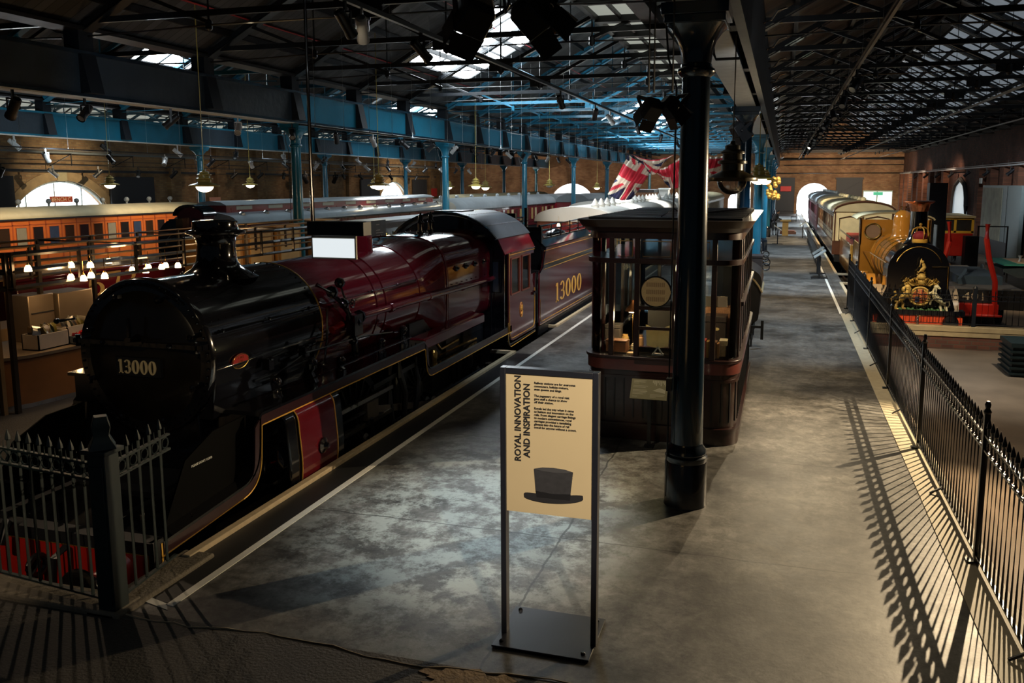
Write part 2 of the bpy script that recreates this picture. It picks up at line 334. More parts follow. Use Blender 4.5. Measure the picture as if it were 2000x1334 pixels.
# ================================================================== THE BUILDING
FLOOR = floor_mat()
PIT = mat('dark oily ground', (.02, .019, .018), .8, var=.5, sc=4, bump=.3)
LOW = mat('worn brown concrete', (.17, .13, .095), .5, var=.5, sc=1.2, bump=.1)
TAR = mat('dark tarmac', (.055, .05, .045), .7, var=.55, sc=1.6, bump=.35, bsc=40)
YB = brick('yellow stock brick', (.42, .27, .13), (.30, .17, .08), (.26, .2, .13), 'y', 1.6)
YBX = brick('yellow stock brick across', (.42, .25, .13), (.30, .15, .08), (.26, .2, .13), 'x', 1.6)
DB = brick('dark red brick', (.16, .06, .035), (.09, .035, .025), (.07, .05, .04), 'y', 1.5)
PB = brick('plinth brick', (.2, .07, .04), (.12, .045, .03), (.12, .09, .06), 'x', 1.3)
TOPZ = 6.9; SL = .532; SPAN = 6.95
m = MB(); m.box(-60, 30, -8, 112, -1.1, -.93); struct('floor_track', m, PIT)
m = MB(); m.box(2.1, 13, -6, 24.8, -.93, -.9); m.box(5.6, 13, 24.8, 104, -.93, -.9); struct('floor_lower', m, LOW)
m = MB(); m.box(-5.37, 2.05, 5.45, 24.85, -.93, 0); m.box(-5.37, 2.2, 24.85, 104, -.93, 0); struct('floor_platform', m, FLOOR)
m = MB(); m.box(-15.6, -8.33, 5.45, 104, -.93, 0); m.box(-15.6, 2.05, -6, 5.45, -.93, .005); struct('floor_concourse', m, TAR)
m = MB(); m.box(-27.3, -22.3, 5.45, 104, -.93, 0); m.box(-42.6, -31.4, 5.45, 104, -.93, -.1); struct('floor_far_platform', m, LOW)
# ragged joint where the concourse meets the platform
m = MB(); pts = []
x = -9.0
while x < 1.8: pts.append((x, 5.42+.05*math.sin(x*3)+random.uniform(-.03, .03), .008)); x += .16
m.tube(pts, [random.uniform(.004, .011) for _ in pts], 5); struct('trim_joint', m, mat('pale mortar', (.3, .24, .16), .8, var=.5, sc=9))
m = MB(); rp = lambda cx, cy, a, b, n: m.prism([(cx+a*math.cos(t)*random.uniform(.72, 1.1), cy+b*math.sin(t)*random.uniform(.7, 1.15)) for t in [2*PI*i/n for i in range(n)]], 'xy', .004, .013); rp(-1.95, 5.28, .5, .16, 40); rp(-1.2, 5.2, .3, .12, 30); struct('trim_patch', m, mat('broken pale screed', (.2, .14, .08), .8, var=.6, sc=9, bump=.4))
# rails in the pits
RAIL = mat('rusty rail', (.09, .06, .05), .4, metal=.6)
for k, (xc, y0) in enumerate(((-6.85, 5.6), (3.67, 25.2), (-17.2, 8), (-20.6, 8), (-30, 8))):
    m = MB()
    for s in (-.75, .75): m.box(xc+s-.035, xc+s+.035, y0, 103, -.93, -.84 if k != 1 else -.8)
    tag(build('track_rails', m, RAIL), ['pair of running rails under the crimson engine', 'pair of running rails under the yellow engine', 'pair of running rails beyond the cafe', 'pair of running rails under the clerestory carriage', 'pair of running rails under the orange carriage'][k], 'rail')
# platform edge lines and coping
m = MB(); m.box(-4.96, -4.88, 5.62, 103, 0, .006)
m.add([(-5.36, 5.74, .006), (-5.36, 5.66, .006), (-4.88, 5.55, .006), (-4.96, 5.64, .006)], [(0, 1, 2, 3)]); m.box(1.64, 1.72, 24.4, 103, 0, .006); struct('trim_painted_lines', m, WHITE)
m = MB(); m.box(-5.42, -5.33, 6.4, 16.75, -.02, .055); m.box(-5.9, -5.33, 16.7, 16.78, -.02, .055); m.box(-5.42, -5.33, 20.2, 103, -.02, .05); m.box(-5.7, -5.33, 20.15, 20.23, -.02, .05); struct('trim_coping', m, mat('pale timber edging', (.5, .4, .26), .6, var=.3, sc=14), bev=.008)
m = MB(); m.box(-5.33, -4.96, 5.66, 16.75, -.01, .003); struct('trim_dark_edge', m, mat('black bitumen edge', (.012, .013, .015), .5, var=.4, sc=6))
m = MB(); m.box(1.66, 2.06, 4.5, 24.5, -.05, .012); struct('trim_kerb', m, mat('pale stone kerb', (.36, .32, .23), .6, var=.3, sc=7))
m = MB(); m.box(2.12, 2.22, 35.5, 103, -.05, .03); m.box(2.12, 2.6, 35.4, 35.5, -.05, .03); m.box(2.1, 2.2, 25, 32.2, -.05, .03); m.box(2.1, 2.6, 32.15, 32.25, -.05, .03); struct('trim_coping_right', m, mat('pale timber edging', (.5, .4, .26), .6))
# track-end kerb and step stones below the near-left railing
m = MB(); m.box(-9, -5.2, 5.3, 5.62, -.3, .05); m.box(-5.5, -5.16, 5.3, 6.55, -.3, .04); struct('trim_track_end', m, mat('mossy stone kerb', (.14, .12, .09), .8, var=.5, sc=6, bump=.4), bev=.02)
# brick plinth in front of the yellow engine
m = MB(); m.box(2.05, 13, 24.85, 25.05, -.93, -.42); struct('wall_plinth', m, PB)
m = MB(); m.box(2.05, 13, 24.8, 25.12, -.42, -.28); m.box(2.05, 13, 24.82, 25.1, -.56, -.42); struct('trim_plinth_cap', m, mat('yellow stone cap', (.4, .3, .16), .6, var=.3, sc=5), bev=.01)
# ---- walls
def arch_wall(axis, c, th, lo, hi, z0, z1, arches, m_, name):
    """arches: (centre, half width, springing z, rise)"""
    m = MB(); cuts = {lo, hi}
    for a, h, zs, r in arches: cuts |= {a-h+2*h*i/16 for i in range(17)}
    cuts = sorted(cuts)
    for u, v in zip(cuts, cuts[1:]):
        q = (u+v)/2; za = zb = z0
        for a, h, zs, r in arches:
            if a-h < q < a+h:
                R = (h*h+r*r)/(2*r); f = lambda t: zs+math.sqrt(max(0, R*R-(t-a)**2))-(R-r); za, zb = f(u), f(v)
        P = [(u, za), (v, zb), (v, z1), (u, z1)]
        if axis == 'y': m.add([(c, *p) for p in P]+[(c-th, *p) for p in P], [(0, 1, 2, 3), (7, 6, 5, 4), (0, 4, 5, 1), (2, 6, 7, 3), (0, 3, 7, 4), (1, 5, 6, 2)])
        else: m.add([(p[0], c, p[1]) for p in P]+[(p[0], c+th, p[1]) for p in P], [(3, 2, 1, 0), (4, 5, 6, 7), (1, 5, 4, 0), (3, 7, 6, 2), (4, 7, 3, 0), (2, 6, 5, 1)])
    return struct(name, m, m_)
LA = [(41.9, 4.5, .06, 3.69), (88.3, 4.5, .06, 3.69)]
arch_wall('y', -42.6, .6, -6, 104, -.93, TOPZ, LA, YB, 'wall_left')
for i, (a, h, zs, r) in enumerate(LA):
    m = MB(); m.box(-43.4, -43.35, a-h-.2, a+h+.2, -.9, 3.9); struct('window_%d' % (i+1), m, DAY)
    m = MB()
    for k in range(-2, 3): m.box(-43.3, -43.22, a+k*2.1-.04, a+k*2.1+.04, -.9, 3.9)
    m.box(-43.3, -43.2, a-h, a+h, 1.2, 1.28); R = (h*h+r*r)/(2*r)
    m.tube([(-42.75, a+t, zs+math.sqrt(R*R-t*t)-(R-r)-.06) for t in [h*.98*k/10 for k in range(-10, 11)]], .09, 6)
    struct('trim_window_%d' % (i+1), m, mat('pale iron glazing bars', (.32, .38, .4), .5))
    m = MB(); m.strip([(a+t*1.005, zs+math.sqrt(max(0, R*R-t*t))-(R-r)) for t in [h*k/14 for k in range(-14, 15)]], .55, 'yz', -42.62, -42.55); struct('trim_arch_%d' % (i+1), m, mat('buff brick voussoirs', (.36, .25, .13), .8, var=.4, sc=3))
    m = MB(); m.box(-42.6, -42.5, a-.35, a+.35, 3.7, 4.3); struct('trim_keystone_%d' % (i+1), m, mat('buff keystone', (.42, .36, .22), .8))
EA = [(3.45, 1.85, 1.9, 1.65), (-5.0, 1.3, 1.6, 1.0), (-25.6, 3.0, .4, 3.1)]
arch_wall('x', 104, .5, -42.6, 8.8, -.93, TOPZ+.4, EA, YBX, 'wall_end')
m = MB(); m.box(8.8, 12, 104, 104.5, 2.62, TOPZ+.4); m.box(12, 13, 104, 104.5, -.93, TOPZ+.4)
for k in range(4):
    xr = 6.05-13.9*k; m.prism([(xr-SPAN, TOPZ), (xr+SPAN, TOPZ), (xr, TOPZ+SPAN*SL)], 'xz', 104.02, 104.4)
struct('wall_gable', m, YBX)
for i, (a, h, zs, r) in enumerate(EA):
    m = MB(); m.box(a-h-.3, a+h+.3, 105, 105.05, -.93, 4); struct('window_%d' % (i+4), m, DAY)
m = MB(); m.box(8.7, 12.1, 105, 105.05, -.93, 2.7); struct('window_7', m, mat('office light', (.8, .95, .85), .5, es=1.3))
m = MB(); m.box(8.8, 12, 103.9, 104, .6, .75); m.box(10.3, 10.4, 103.9, 104, .6, 2.6); m.box(8.8, 12, 103.85, 104, 2.6, 2.75); m.box(8.8, 8.9, 103.9, 104, -.93, 2.6); struct('trim_office', m, mat('pale green timber', (.35, .42, .36), .6))
m = MB(); m.box(5.9, 8.7, 103.8, 103.95, -.93, 4.0); m.beam((5.9, 103.75, 2.3), (8.7, 103.75, 3.9), .12, .1); m.box(5.8, 8.8, 103.7, 103.8, 4.0, 4.2); struct('door_1', m, mat('dark slate door', (.03, .035, .045), .6))
m = MB(); m.box(-2.6, 1.3, 103.8, 103.95, -.93, 4.2); m.box(-2.6, 1.3, 103.7, 103.8, .3, .36); struct('door_2', m, mat('dark slate door', (.03, .035, .045), .6))
m = MB(); m.tube([(-.8, 103.4, 6.3), (12.9, 103.4, 6.3)], .16, 8); m.tube([(-.8, 103.3, 4.7), (12.9, 103.3, 4.7)], .07, 6); m.tube([(0, 103.3, 5.6), (12.9, 103.3, 5.6)], .04, 6); struct('trim_pipes', m, GREY)
m = MB()   # sliding dark doors along the left wall
for a, b in ((33.2, 38.3), (45.6, 49.6), (80, 84.2), (93, 97)): m.box(-42.5, -42.35, a, b, -.93, 4.0); m.beam((-42.3, a, 2.2), (-42.3, b, .9), .06, .12)
m.box(-42.5, -42.4, 20, 100, 4.25, 4.4); struct('door_3', m, mat('dark slate door', (.03, .035, .045), .6))
m = MB()
for y in [20+5.2*k for k in range(16)]:
    if not any(a-6 < y < a+6 for a, *_ in LA): m.box(-42.6, -42.25, y, y+1.1, -.93, 6.2)
struct('wall_left_piers', m, YB)
# right wall with piers and a pointed window
m = MB(); m.box(13, 13.5, -6, 104, -.93, TOPZ); struct('wall_right', m, DB)
m = MB()
for k in range(26):
    y = 20+3.3*k
    if not 66 < y < 74: m.box(12.55, 13, y, y+1.0, -.93, 4.6)
struct('wall_right_piers', m, brick('warm red brick', (.34, .13, .07), (.2, .08, .045), (.16, .1, .07), 'y', 1.5))
m = MB(); pa = [(68.2, -.2), (68.2, 1.9)]+[(68.2+2.6*(1-math.cos(t)), 1.9+2.0*math.sin(t)) for t in (.3, .6, .9, 1.2)][:3]+[(70.8, 3.9)]; pa = pa+[(141.6-y, z) for y, z in pa[::-1][1:]]
m.prism(pa, 'yz', 12.9, 12.99); struct('window_8', m, mat('pale leaded glass', (.2, .26, .3), .3, es=.28, ecol=(.5, .65, .75)))
m = MB(); m.tube([(12.88, y, z) for y, z in pa], .16, 6); struct('trim_window_8', m, mat('dark window stone', (.03, .028, .026), .8))
# ---- roofs
PLANK = boards('dark roof boards', (.045, .046, .048), 1, .24, .7)
PLANKW = boards('warm roof boards', (.06, .036, .022), 1, .3, .55)
IRON = mat('roof iron paint', (.018, .15, .25), .35, coat=.3, var=.4, sc=1.5)
PANE = mat('weathered rooflight glass', (.3, .3, .26), .6, es=.34, ecol=(.85, .9, .78), var=.4, sc=2)
PANE2 = mat('blue grey rooflight glass', (.3, .34, .38), .6, es=.22, ecol=(.6, .7, .8), var=.6, sc=2)
def slope(xe, side, segs, name, m_plank):
    """side +1 rises towards +x. segs: (y0, y1, s0, s1) glazed parts; s runs 0..1 from eave to ridge"""
    def P(s, y, dz=0): return (xe+side*SPAN*s, y, TOPZ+SPAN*SL*s+dz)
    m = MB(); ys = sorted({-6, 104}|{a for g in segs for a in g[:2]})
    for y0, y1 in zip(ys, ys[1:]):
        holes = [g for g in segs if g[0] <= y0 and g[1] >= y1]; sp = [0, 1]
        if holes: sp = [0, holes[0][2], holes[0][3], 1]
        for i in range(0, len(sp), 2):
            a, b = sp[i], sp[i+1]; vs = [P(a, y0), P(b, y0), P(b, y1), P(a, y1), P(a, y0, .12), P(b, y0, .12), P(b, y1, .12), P(a, y1, .12)]
            m.add(vs, [(3, 2, 1, 0), (4, 5, 6, 7), (0, 1, 5, 4), (1, 2, 6, 5), (2, 3, 7, 6), (3, 0, 4, 7)])
    return struct(name, m, m_plank), P
def panes(P, y0, y1, s0, s1, m_, name, bars=True):
    m = MB(); m.add([P(s0, y0, .05), P(s1, y0, .05), P(s1, y1, .05), P(s0, y1, .05)], [(3, 2, 1, 0)]); struct(name, m, m_)
BRIGHT = mat('open sky through rooflight', (.9, .95, 1), .5, es=26, ecol=(.86, .95, 1), var=.02)
BRIGHT2 = mat('hazy rooflight glass', (.9, .95, 1), .5, es=5, ecol=(.8, .92, 1), var=.02)
xs_e = 13.0
# right hall
ceil, P = slope(-.9, 1, [], 'ceiling', PLANKW)
ceil, P = slope(13.0, -1, [(22, 103, .28, .9)], 'ceiling', PLANK); panes(P, 22, 103, .28, .9, PANE2, 'window_9')
BARS = mat('black glazing bars', (.006, .006, .007), .5)
def bars(P, y0, y1, s0, s1, dy, ns, n_):
    m = MB(); y = y0
    while y <= y1+.01: m.beam(P(s0, y, .01), P(s1, y, .01), .09, .05); y += dy
    for i in range(ns+1):
        s = s0+(s1-s0)*i/ns; m.beam(P(s, y0, 0), P(s, y1, 0), .1, .06)
    return struct(n_, m, BARS)
bars(P, 22, 103, .28, .9, 1.35, 3, 'trim_glazing_1')
# middle hall
WG = [(28.3, 34.2, .26, .74), (60, 63.5, .3, .7), (73, 82, .3, .7)]
ceil, P = slope(-14.8, 1, WG, 'ceiling', PLANK)
for i, g in enumerate(WG): panes(P, *g, BRIGHT, 'window_%d' % (10+i)); bars(P, g[0], g[1], g[2], g[3], 1.95, 2, 'trim_glazing_%d' % (2+i))
slope(-.9, -1, [], 'ceiling', PLANK)
# level translucent lay-light hung at tie height beside the platform columns
m = MB(); m.box(-4.15, -3.1, 10, 103, 7.3, 7.33); struct('window_13', m, PANE)
m = MB(); m.box(-4.22, -4.12, 10, 103, 7.2, 7.36); m.box(-3.13, -2.75, 10, 103, 7.1, 7.36); m.box(-3.66, -3.6, 10, 103, 7.22, 7.3)
for k in range(45): y = 11.1+2.035*k; m.box(-4.2, -2.8, y-.13, y+.13, 7.16, 7.3)
struct('trim_lay_light', m, BARS)
# third and fourth halls
WG = [(29, 32.5, .3, .6), (52, 60, .3, .6)]
ceil, P = slope(-28.7, 1, WG, 'ceiling', PLANK)
for i, g in enumerate(WG): panes(P, *g, BRIGHT, 'window_%d' % (14+i)); bars(P, g[0], g[1], g[2], g[3], 1.6, 2, 'trim_glazing_%d' % (6+i))
slope(-14.8, -1, [], 'ceiling', PLANK)
ceil, P = slope(-42.6, 1, [(10, 103, .05, .8)], 'ceiling', PLANK); panes(P, 10, 103, .05, .8, PANE, 'window_16'); bars(P, 10, 103, .05, .8, 1.35, 3, 'trim_glazing_8')
slope(-28.7, -1, [], 'ceiling', PLANK)
for k in range(4):     # purlins and ridge boards
    xr = 6.05-13.9*k; m = MB()
    for s in (-.85, -.62, -.4, -.2, .2, .4, .62, .85): m.box(xr+s*SPAN-.05, xr+s*SPAN+.05, -6, 104, TOPZ+SPAN*SL*(1-abs(s))-.16, TOPZ+SPAN*SL*(1-abs(s))-.01)
    m.box(xr-.06, xr+.06, -6, 104, TOPZ+SPAN*SL-.3, TOPZ+SPAN*SL-.02); struct('trim_purlins_%d' % (k+1), m, BARS)
m = MB()
for x in (-.9, -14.8, -28.7): m.box(x-.3, x+.3, -6, 104, 6.84, 6.92)
struct('trim_gutter', m, BARS)
# ---- roof trusses: one built, the rest copied
TR = [3+4.07*k for k in range(25)]
def make_truss(IRON):
    t = thing('roof_truss', 'riveted iron roof truss', 'roof truss'); H_ = SPAN*SL
    for s in (-1, 1):
        m = MB(); m.beam((s*6.6, 0, .38), (0, 0, H_+.2), .12, .2, (0, 1, 0)); m.beam((s*6.6, 0, .26), (0, 0, H_+.08), .02, .28, (0, 1, 0)); build('rafter', m, IRON, t)
        m = MB(); m.beam((s*3.55, 0, H_*.54), (s*.15, 0, .35), .09, .13, (0, 1, 0)); build('strut', m, IRON, t)
        m = MB(); m.beam((s*5.35, 0, H_*.27), (s*3.55, 0, .3), .07, .1, (0, 1, 0)); build('strut', m, IRON, t)
        m = MB(); m.cyl((s*3.55, 0, .2), (s*3.55, 0, H_*.55), .022, seg=6); m.lathe([(.02, -.14), (.07, -.1), (.07, .06), (.02, .1)], (s*3.55, 0, .26), seg=8); build('queen_rod', m, IRON, t)
    m = MB(); m.cyl((0, 0, .15), (0, 0, H_), .028, seg=6); m.lathe([(.02, -.2), (.09, -.14), (.09, .08), (.02, .14)], (0, 0, .3), seg=8); m.box(-.35, .35, -.02, .02, .2, .42); build('king_rod', m, IRON, t)
    m = MB(); m.box(-6.7, 6.7, -.04, .04, .42, .54); build('tie_beam', m, IRON, t)
    m = MB(); m.cyl((-6.6, .0, .16), (-3.5, .0, .24), .024, seg=6); m.cyl((-3.5, .0, .24), (3.5, .0, .24), .024, seg=6); m.cyl((3.5, .0, .24), (6.6, .0, .16), .024, seg=6); build('tie_rod', m, IRON, t)
    return t
t0 = make_truss(IRON); t1 = make_truss(mat('dark roof iron', (.006, .008, .011), .4, coat=.2, var=.4)); got = set()  # t1 is the darker version, for right-hall and nearer trusses
HALLS = [(6.05, 'right-hand hall above the yellow engine'), (-7.85, 'middle hall above the crimson engine'), (-21.75, 'left-hand hall above the clerestory carriage'), (-35.65, 'far left hall beyond the third girder')]
for k, (xr, hn) in enumerate(HALLS):
    for i, y in enumerate(TR):
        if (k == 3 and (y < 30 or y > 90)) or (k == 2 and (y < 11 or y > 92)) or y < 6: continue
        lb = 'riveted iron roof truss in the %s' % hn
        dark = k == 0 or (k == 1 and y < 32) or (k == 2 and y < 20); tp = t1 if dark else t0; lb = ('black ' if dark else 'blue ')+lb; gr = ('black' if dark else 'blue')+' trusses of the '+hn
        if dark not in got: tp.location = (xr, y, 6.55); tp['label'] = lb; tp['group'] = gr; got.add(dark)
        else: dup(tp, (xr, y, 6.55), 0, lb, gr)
# ---- girders with web stiffeners
STF = mat('dull black stiffener paint', (.006, .009, .014), .6, spec=.3)
SOF = mat('pale grey soffit paint', (.55, .56, .53), .55, var=.3, sc=5, bump=.2)
for x, wd, nm in ((-.93, .44, 'deep iron girder over the near column row, grey underside'), (-14.8, .42, 'deep teal iron girder over the second column row with white bottom flange'), (-28.7, .42, 'deep teal iron girder over the third column row, behind the hanging lamps')):
    g = thing('roof_girder', nm, 'girder', (x, 9.24, 5.42))
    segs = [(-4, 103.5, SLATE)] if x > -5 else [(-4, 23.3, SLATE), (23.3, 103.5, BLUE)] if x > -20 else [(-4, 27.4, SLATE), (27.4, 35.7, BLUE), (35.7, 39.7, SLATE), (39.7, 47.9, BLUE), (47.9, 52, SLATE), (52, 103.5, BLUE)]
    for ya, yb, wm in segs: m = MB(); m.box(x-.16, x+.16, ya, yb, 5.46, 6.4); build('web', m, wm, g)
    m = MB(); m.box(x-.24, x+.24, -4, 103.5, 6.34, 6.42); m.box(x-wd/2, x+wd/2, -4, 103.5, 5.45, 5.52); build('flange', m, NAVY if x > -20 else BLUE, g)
    m = MB(); m.box(x-wd/2, x+wd/2, -4, 103.5, 5.42, 5.45); build('soffit', m, SOF, g)
    for i in range(24):
        y = 2.8+4.1*i; m = MB(); m.prism([(x+.16, 5.52), (x+.42, 5.52), (x+.24, 6.36), (x+.16, 6.36)], 'xz', y, y+.4); m.prism([(x-.16, 5.52), (x-.16, 6.36), (x-.24, 6.36), (x-.42, 5.52)], 'xz', y, y+.4)
        m.box(x-.2, x+.2, y, y+.4, 6.42, 6.84); build('stiffener', m, STF, g)
# black gutter face towards the right hall, with bright pipe clips
m = MB(); m.box(-.62, -.5, 2, 103.5, 5.46, 7.1); struct('trim_gutter_face', m, BARS)
m = MB()
for i in range(34):
    y = 9+2.9*i; m.tube([(-.42, y, 6.2), (-.3, y+.1, 6.26), (-.2, y+.05, 6.4), (-.05, y+.1, 6.45)], .02, 5)
struct('trim_pipe_clips', m, STEEL)
# ---- cast iron columns
def make_column(BLUE):
    c = thing('iron_column', '', 'column')
    m = MB(); m.lathe([(.243, 0), (.238, .02), (.236, .5), (.228, .515)], seg=32); build('base', m, mat('black lower column paint', (.006, .008, .012), .25, coat=.6), c)
    m = MB(); m.lathe([(.225, .5), (.24, .53), (.236, .57), (.215, .585), (.225, .61), (.215, .65), (.185, .69), (.177, .72)], seg=32); build('collar', m, NAVY, c)
    m = MB(); m.lathe([(.178, .7), (.165, 2.6), (.148, 4.78)], seg=32); build('shaft', m, BLUE, c)
    m = MB(); m.lathe([(.15, 4.7), (.19, 4.73), (.2, 4.76), (.19, 4.79), (.165, 4.8), (.16, 4.84)], seg=32)
    prof = [(.155, 4.84), (.165, 4.95), (.2, 5.07), (.26, 5.17), (.3, 5.22)]
    rings = []
    for i, (r, z) in enumerate(prof):
        k = i/(len(prof)-1); rg = []
        for a in range(32):
            t = 2*PI*a/32; c_, s_ = math.cos(t), math.sin(t); sq = r/max(abs(c_), abs(s_)); q = r*(1-k)+min(sq, r*1.25)*k; rg.append((q*c_, q*s_, z))
        rings.append(rg)
    m.loft(rings); m.box(-.31, .31, -.31, .31, 5.22, 5.3); m.box(-.34, .34, -.34, .34, 5.3, 5.42); build('capital', m, BLUE, c, bev=.006)
    m = MB(); m.tube([(-.2, -.12, .1), (-.19, -.11, 4.6), (-.28, -.12, 4.9), (-.32, -.15, 5.4)], .012, 6); build('conduit', m, SATIN, c)
    return c
c0 = make_column(mat('near column dark navy', (.006, .026, .05), .22, coat=.7, var=.3)); c1 = make_column(BLUE); c1used = False  # c0 is the darker version, for the first two platform columns
for k, (xc, ys) in enumerate(((-.93, [9.24+12.3*i for i in range(8)]), (-14.8, [23.7+12.3*i for i in range(7)]), (-28.7, [24.7+12.3*i for i in range(7)]))):
    for i, y in enumerate(ys):
        row = ('row right of the glazed kiosk', 'second row behind the crimson engine', 'far left row in front of the brick wall')[k]
        lb = 'teal cast iron column, number %s of the %s' % (['one', 'two', 'three', 'four', 'five', 'six', 'seven', 'eight'][i], row)
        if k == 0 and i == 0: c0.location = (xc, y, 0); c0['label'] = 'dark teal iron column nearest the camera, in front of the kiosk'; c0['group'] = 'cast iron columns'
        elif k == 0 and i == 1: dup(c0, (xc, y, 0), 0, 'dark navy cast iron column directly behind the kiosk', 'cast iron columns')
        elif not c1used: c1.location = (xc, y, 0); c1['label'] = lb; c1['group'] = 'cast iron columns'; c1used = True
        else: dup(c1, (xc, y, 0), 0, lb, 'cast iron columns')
# ================================================================== THE CRIMSON ENGINE 13000
XL = -6.85
eng = thing('steam_locomotive', 'crimson and black steam locomotive standing at the platform, number 13000 on its smokebox door', 'locomotive', (XL, 11.5, -.93))
DOOR = mat('smokebox door black', (.008, .006, .004), .3, coat=.5, var=.4)
def rivets(m, pts, r=.012):
    for p in pts: m.sph(p, r, 6)
    return m
def ringpts(y, R, n, zc=1.65, a0=0, a1=360): return [(XL+R*math.cos(math.radians(a0+(a1-a0)*i/n)), y, zc+R*math.sin(math.radians(a0+(a1-a0)*i/n))) for i in range(n)]
ZC = 1.65
# smokebox
m = MB(); m.lathe([(.8, 0), (.86, .03), (.86, 2.35)], (XL, 7.72, ZC), (0, 1, 0), 56)
sb = build('smokebox', m, BLACK, eng)
m = MB(); m.lathe([(.8, -.03), (.885, -.03), (.9, 0), (.9, .05), (.87, .07)], (XL, 7.72, ZC), (0, 1, 0), 56)

build('smokebox_ring', m, BLACK, sb)
m = MB(); rivets(m, ringpts(7.68, .845, 60), .014); rivets(m, ringpts(7.8, .86, 56), .013); rivets(m, ringpts(9.98, .862, 56), .012)
rivets(m, [(XL+.86*math.cos(a), 7.9+.13*k, ZC+.86*math.sin(a)) for k in range(15) for a in (.5, -.35)], .01)
tag(build('rivets', m, BLACK, sb), None, None, kind='stuff')
m = MB(); R = .765
m.lathe([(R, 0), (R, -.02), (R-.03, -.045), (R*.7, -.085), (R*.4, -.11), (.001, -.12)], (XL, 7.72, ZC), (0, 1, 0), 56)
dr = build('smokebox_door', m, DOOR, eng)
ZS = ZC+.2; m = MB(); m.beam((XL-.86, 7.58, ZS-.03), (XL+.86, 7.58, ZS-.03), .03, .05)
for s in (-1, 1):
    m.cyl((XL+s*.8, 7.58, ZS-.09), (XL+s*.8, 7.58, ZS+.04), .03, seg=8); m.box(XL+s*.74, XL+s*.86, 7.58, 7.72, ZS-.06, ZS)
m.sph((XL-.45, 7.56, ZS-.03), .03, 8); m.sph((XL+.45, 7.56, ZS-.03), .03, 8); build('door_strap', m, BLACK, dr)
m = MB(); m.cyl((XL, 7.6, ZS+.03), (XL, 7.45, ZS+.03), .05, .04, 12); m.beam((XL, 7.48, ZS), (XL, 7.48, ZS+.28), .03, .03); m.beam((XL, 7.45, ZS), (XL+.2, 7.45, ZS+.02), .025, .025); build('door_handle', m, BLACK, dr)
m = MB()
for a in range(0, 360, 45):
    a = math.radians(a+22); c = (XL+.74*math.cos(a), 7.66, ZC+.74*math.sin(a)); m.box(c[0]-.04, c[0]+.04, c[1]-.05, c[1]+.03, c[2]-.02, c[2]+.02); m.sph((c[0], c[1]-.05, c[2]), .03, 8)
build('door_clamp', m, BLACK, dr)
m = MB(); m.box(XL-.29, XL+.31, 7.575, 7.62, 1.455, 1.665); build('number_plate', m, SATIN, eng)
def digits(s, h, ser=1.0):
    """Victorian numerals in the x/z plane, y = 0"""
    out = MB(); x = 0
    def ell(cx, cz, a, b, ta, tb, d0=0, d1=360, n=28):
        vs = []; full = d1-d0 >= 360
        for i in range(n+1):
            t = math.radians(d0+(d1-d0)*i/n); c_, s_ = math.cos(t), math.sin(t)
            vs += [(cx+a*c_, 0, cz+b*s_), (cx+(a-ta)*c_, 0, cz+(b-tb)*s_)]
        k = len(vs); v2 = vs+[(p[0], .012, p[2]) for p in vs]; fs = []
        for i in range(n): a_ = 2*i; fs += [(a_, a_+2, a_+3, a_+1), (k+a_+1, k+a_+3, k+a_+2, k+a_), (a_, k+a_, k+a_+2, a_+2), (a_+1, a_+3, k+a_+3, k+a_+1)]
        out.add(v2, fs)
    def bx(x0, x1, z0, z1): out.box(x0, x1, 0, .012, z0, z1)
    for ch in s:
        if ch == '1':
            bx(x+.1*h, x+.24*h, 0, h); bx(x+.02*h, x+.32*h, 0, .07*h); bx(x+.02*h, x+.12*h, .84*h, .92*h); bx(x+.05*h, x+.12*h, .9*h, h); x += .42*h
        elif ch == '0': ell(x+.27*h, h/2, .27*h, h/2, .17*h, .07*h); x += .62*h
        elif ch == '3':
            ell(x+.24*h, .73*h, .22*h, .27*h, .13*h, .07*h, -90, 160); ell(x+.24*h, .27*h, .25*h, .27*h, .15*h, .07*h, -160, 90); bx(x+.12*h, x+.26*h, .46*h, .54*h); x += .58*h
        elif ch == '6':
            ell(x+.26*h, .3*h, .26*h, .3*h, .14*h, .07*h); ell(x+.34*h, .5*h, .34*h, .5*h, .15*h, .07*h, 75, 190); x += .62*h
        elif ch == '7': bx(x, x+.5*h, .9*h, h); out.prism([(x+.2*h, 0), (x+.36*h, 0), (x+.5*h, .92*h), (x+.42*h, .92*h)], 'xz', 0, .012); x += .58*h
    return out, x
d, wd = digits('13000', .16); k = .52/wd; d.v = [(XL-.25+x*k, 7.562+y, 1.48+z) for x, y, z in d.v]; build('number', d, mat('cream numerals', (.8, .68, .42), .4, es=0), eng)
# saddle, petticoat, steam chest below the smokebox
m = MB(); m.prism([(XL-.7, .2), (XL-.62, 1.2), (XL+.62, 1.2), (XL+.7, .2)], 'xz', 7.75, 9.8); m.prism([(XL-.88, 1.55), (XL-.8, .95), (XL+.8, .95), (XL+.88, 1.55)], 'xz', 7.76, 9.9); build('saddle', m, BLACK, eng, bev=.02)
m = MB()
for s in (-1, 1): m.box(XL+s*.62-.05, XL+s*.62+.05, 6.3, 17.5, -.35, .3)
m.box(XL-.6, XL+.6, 7.2, 17.2, -.3, .35); build('frames', m, SATIN, eng)
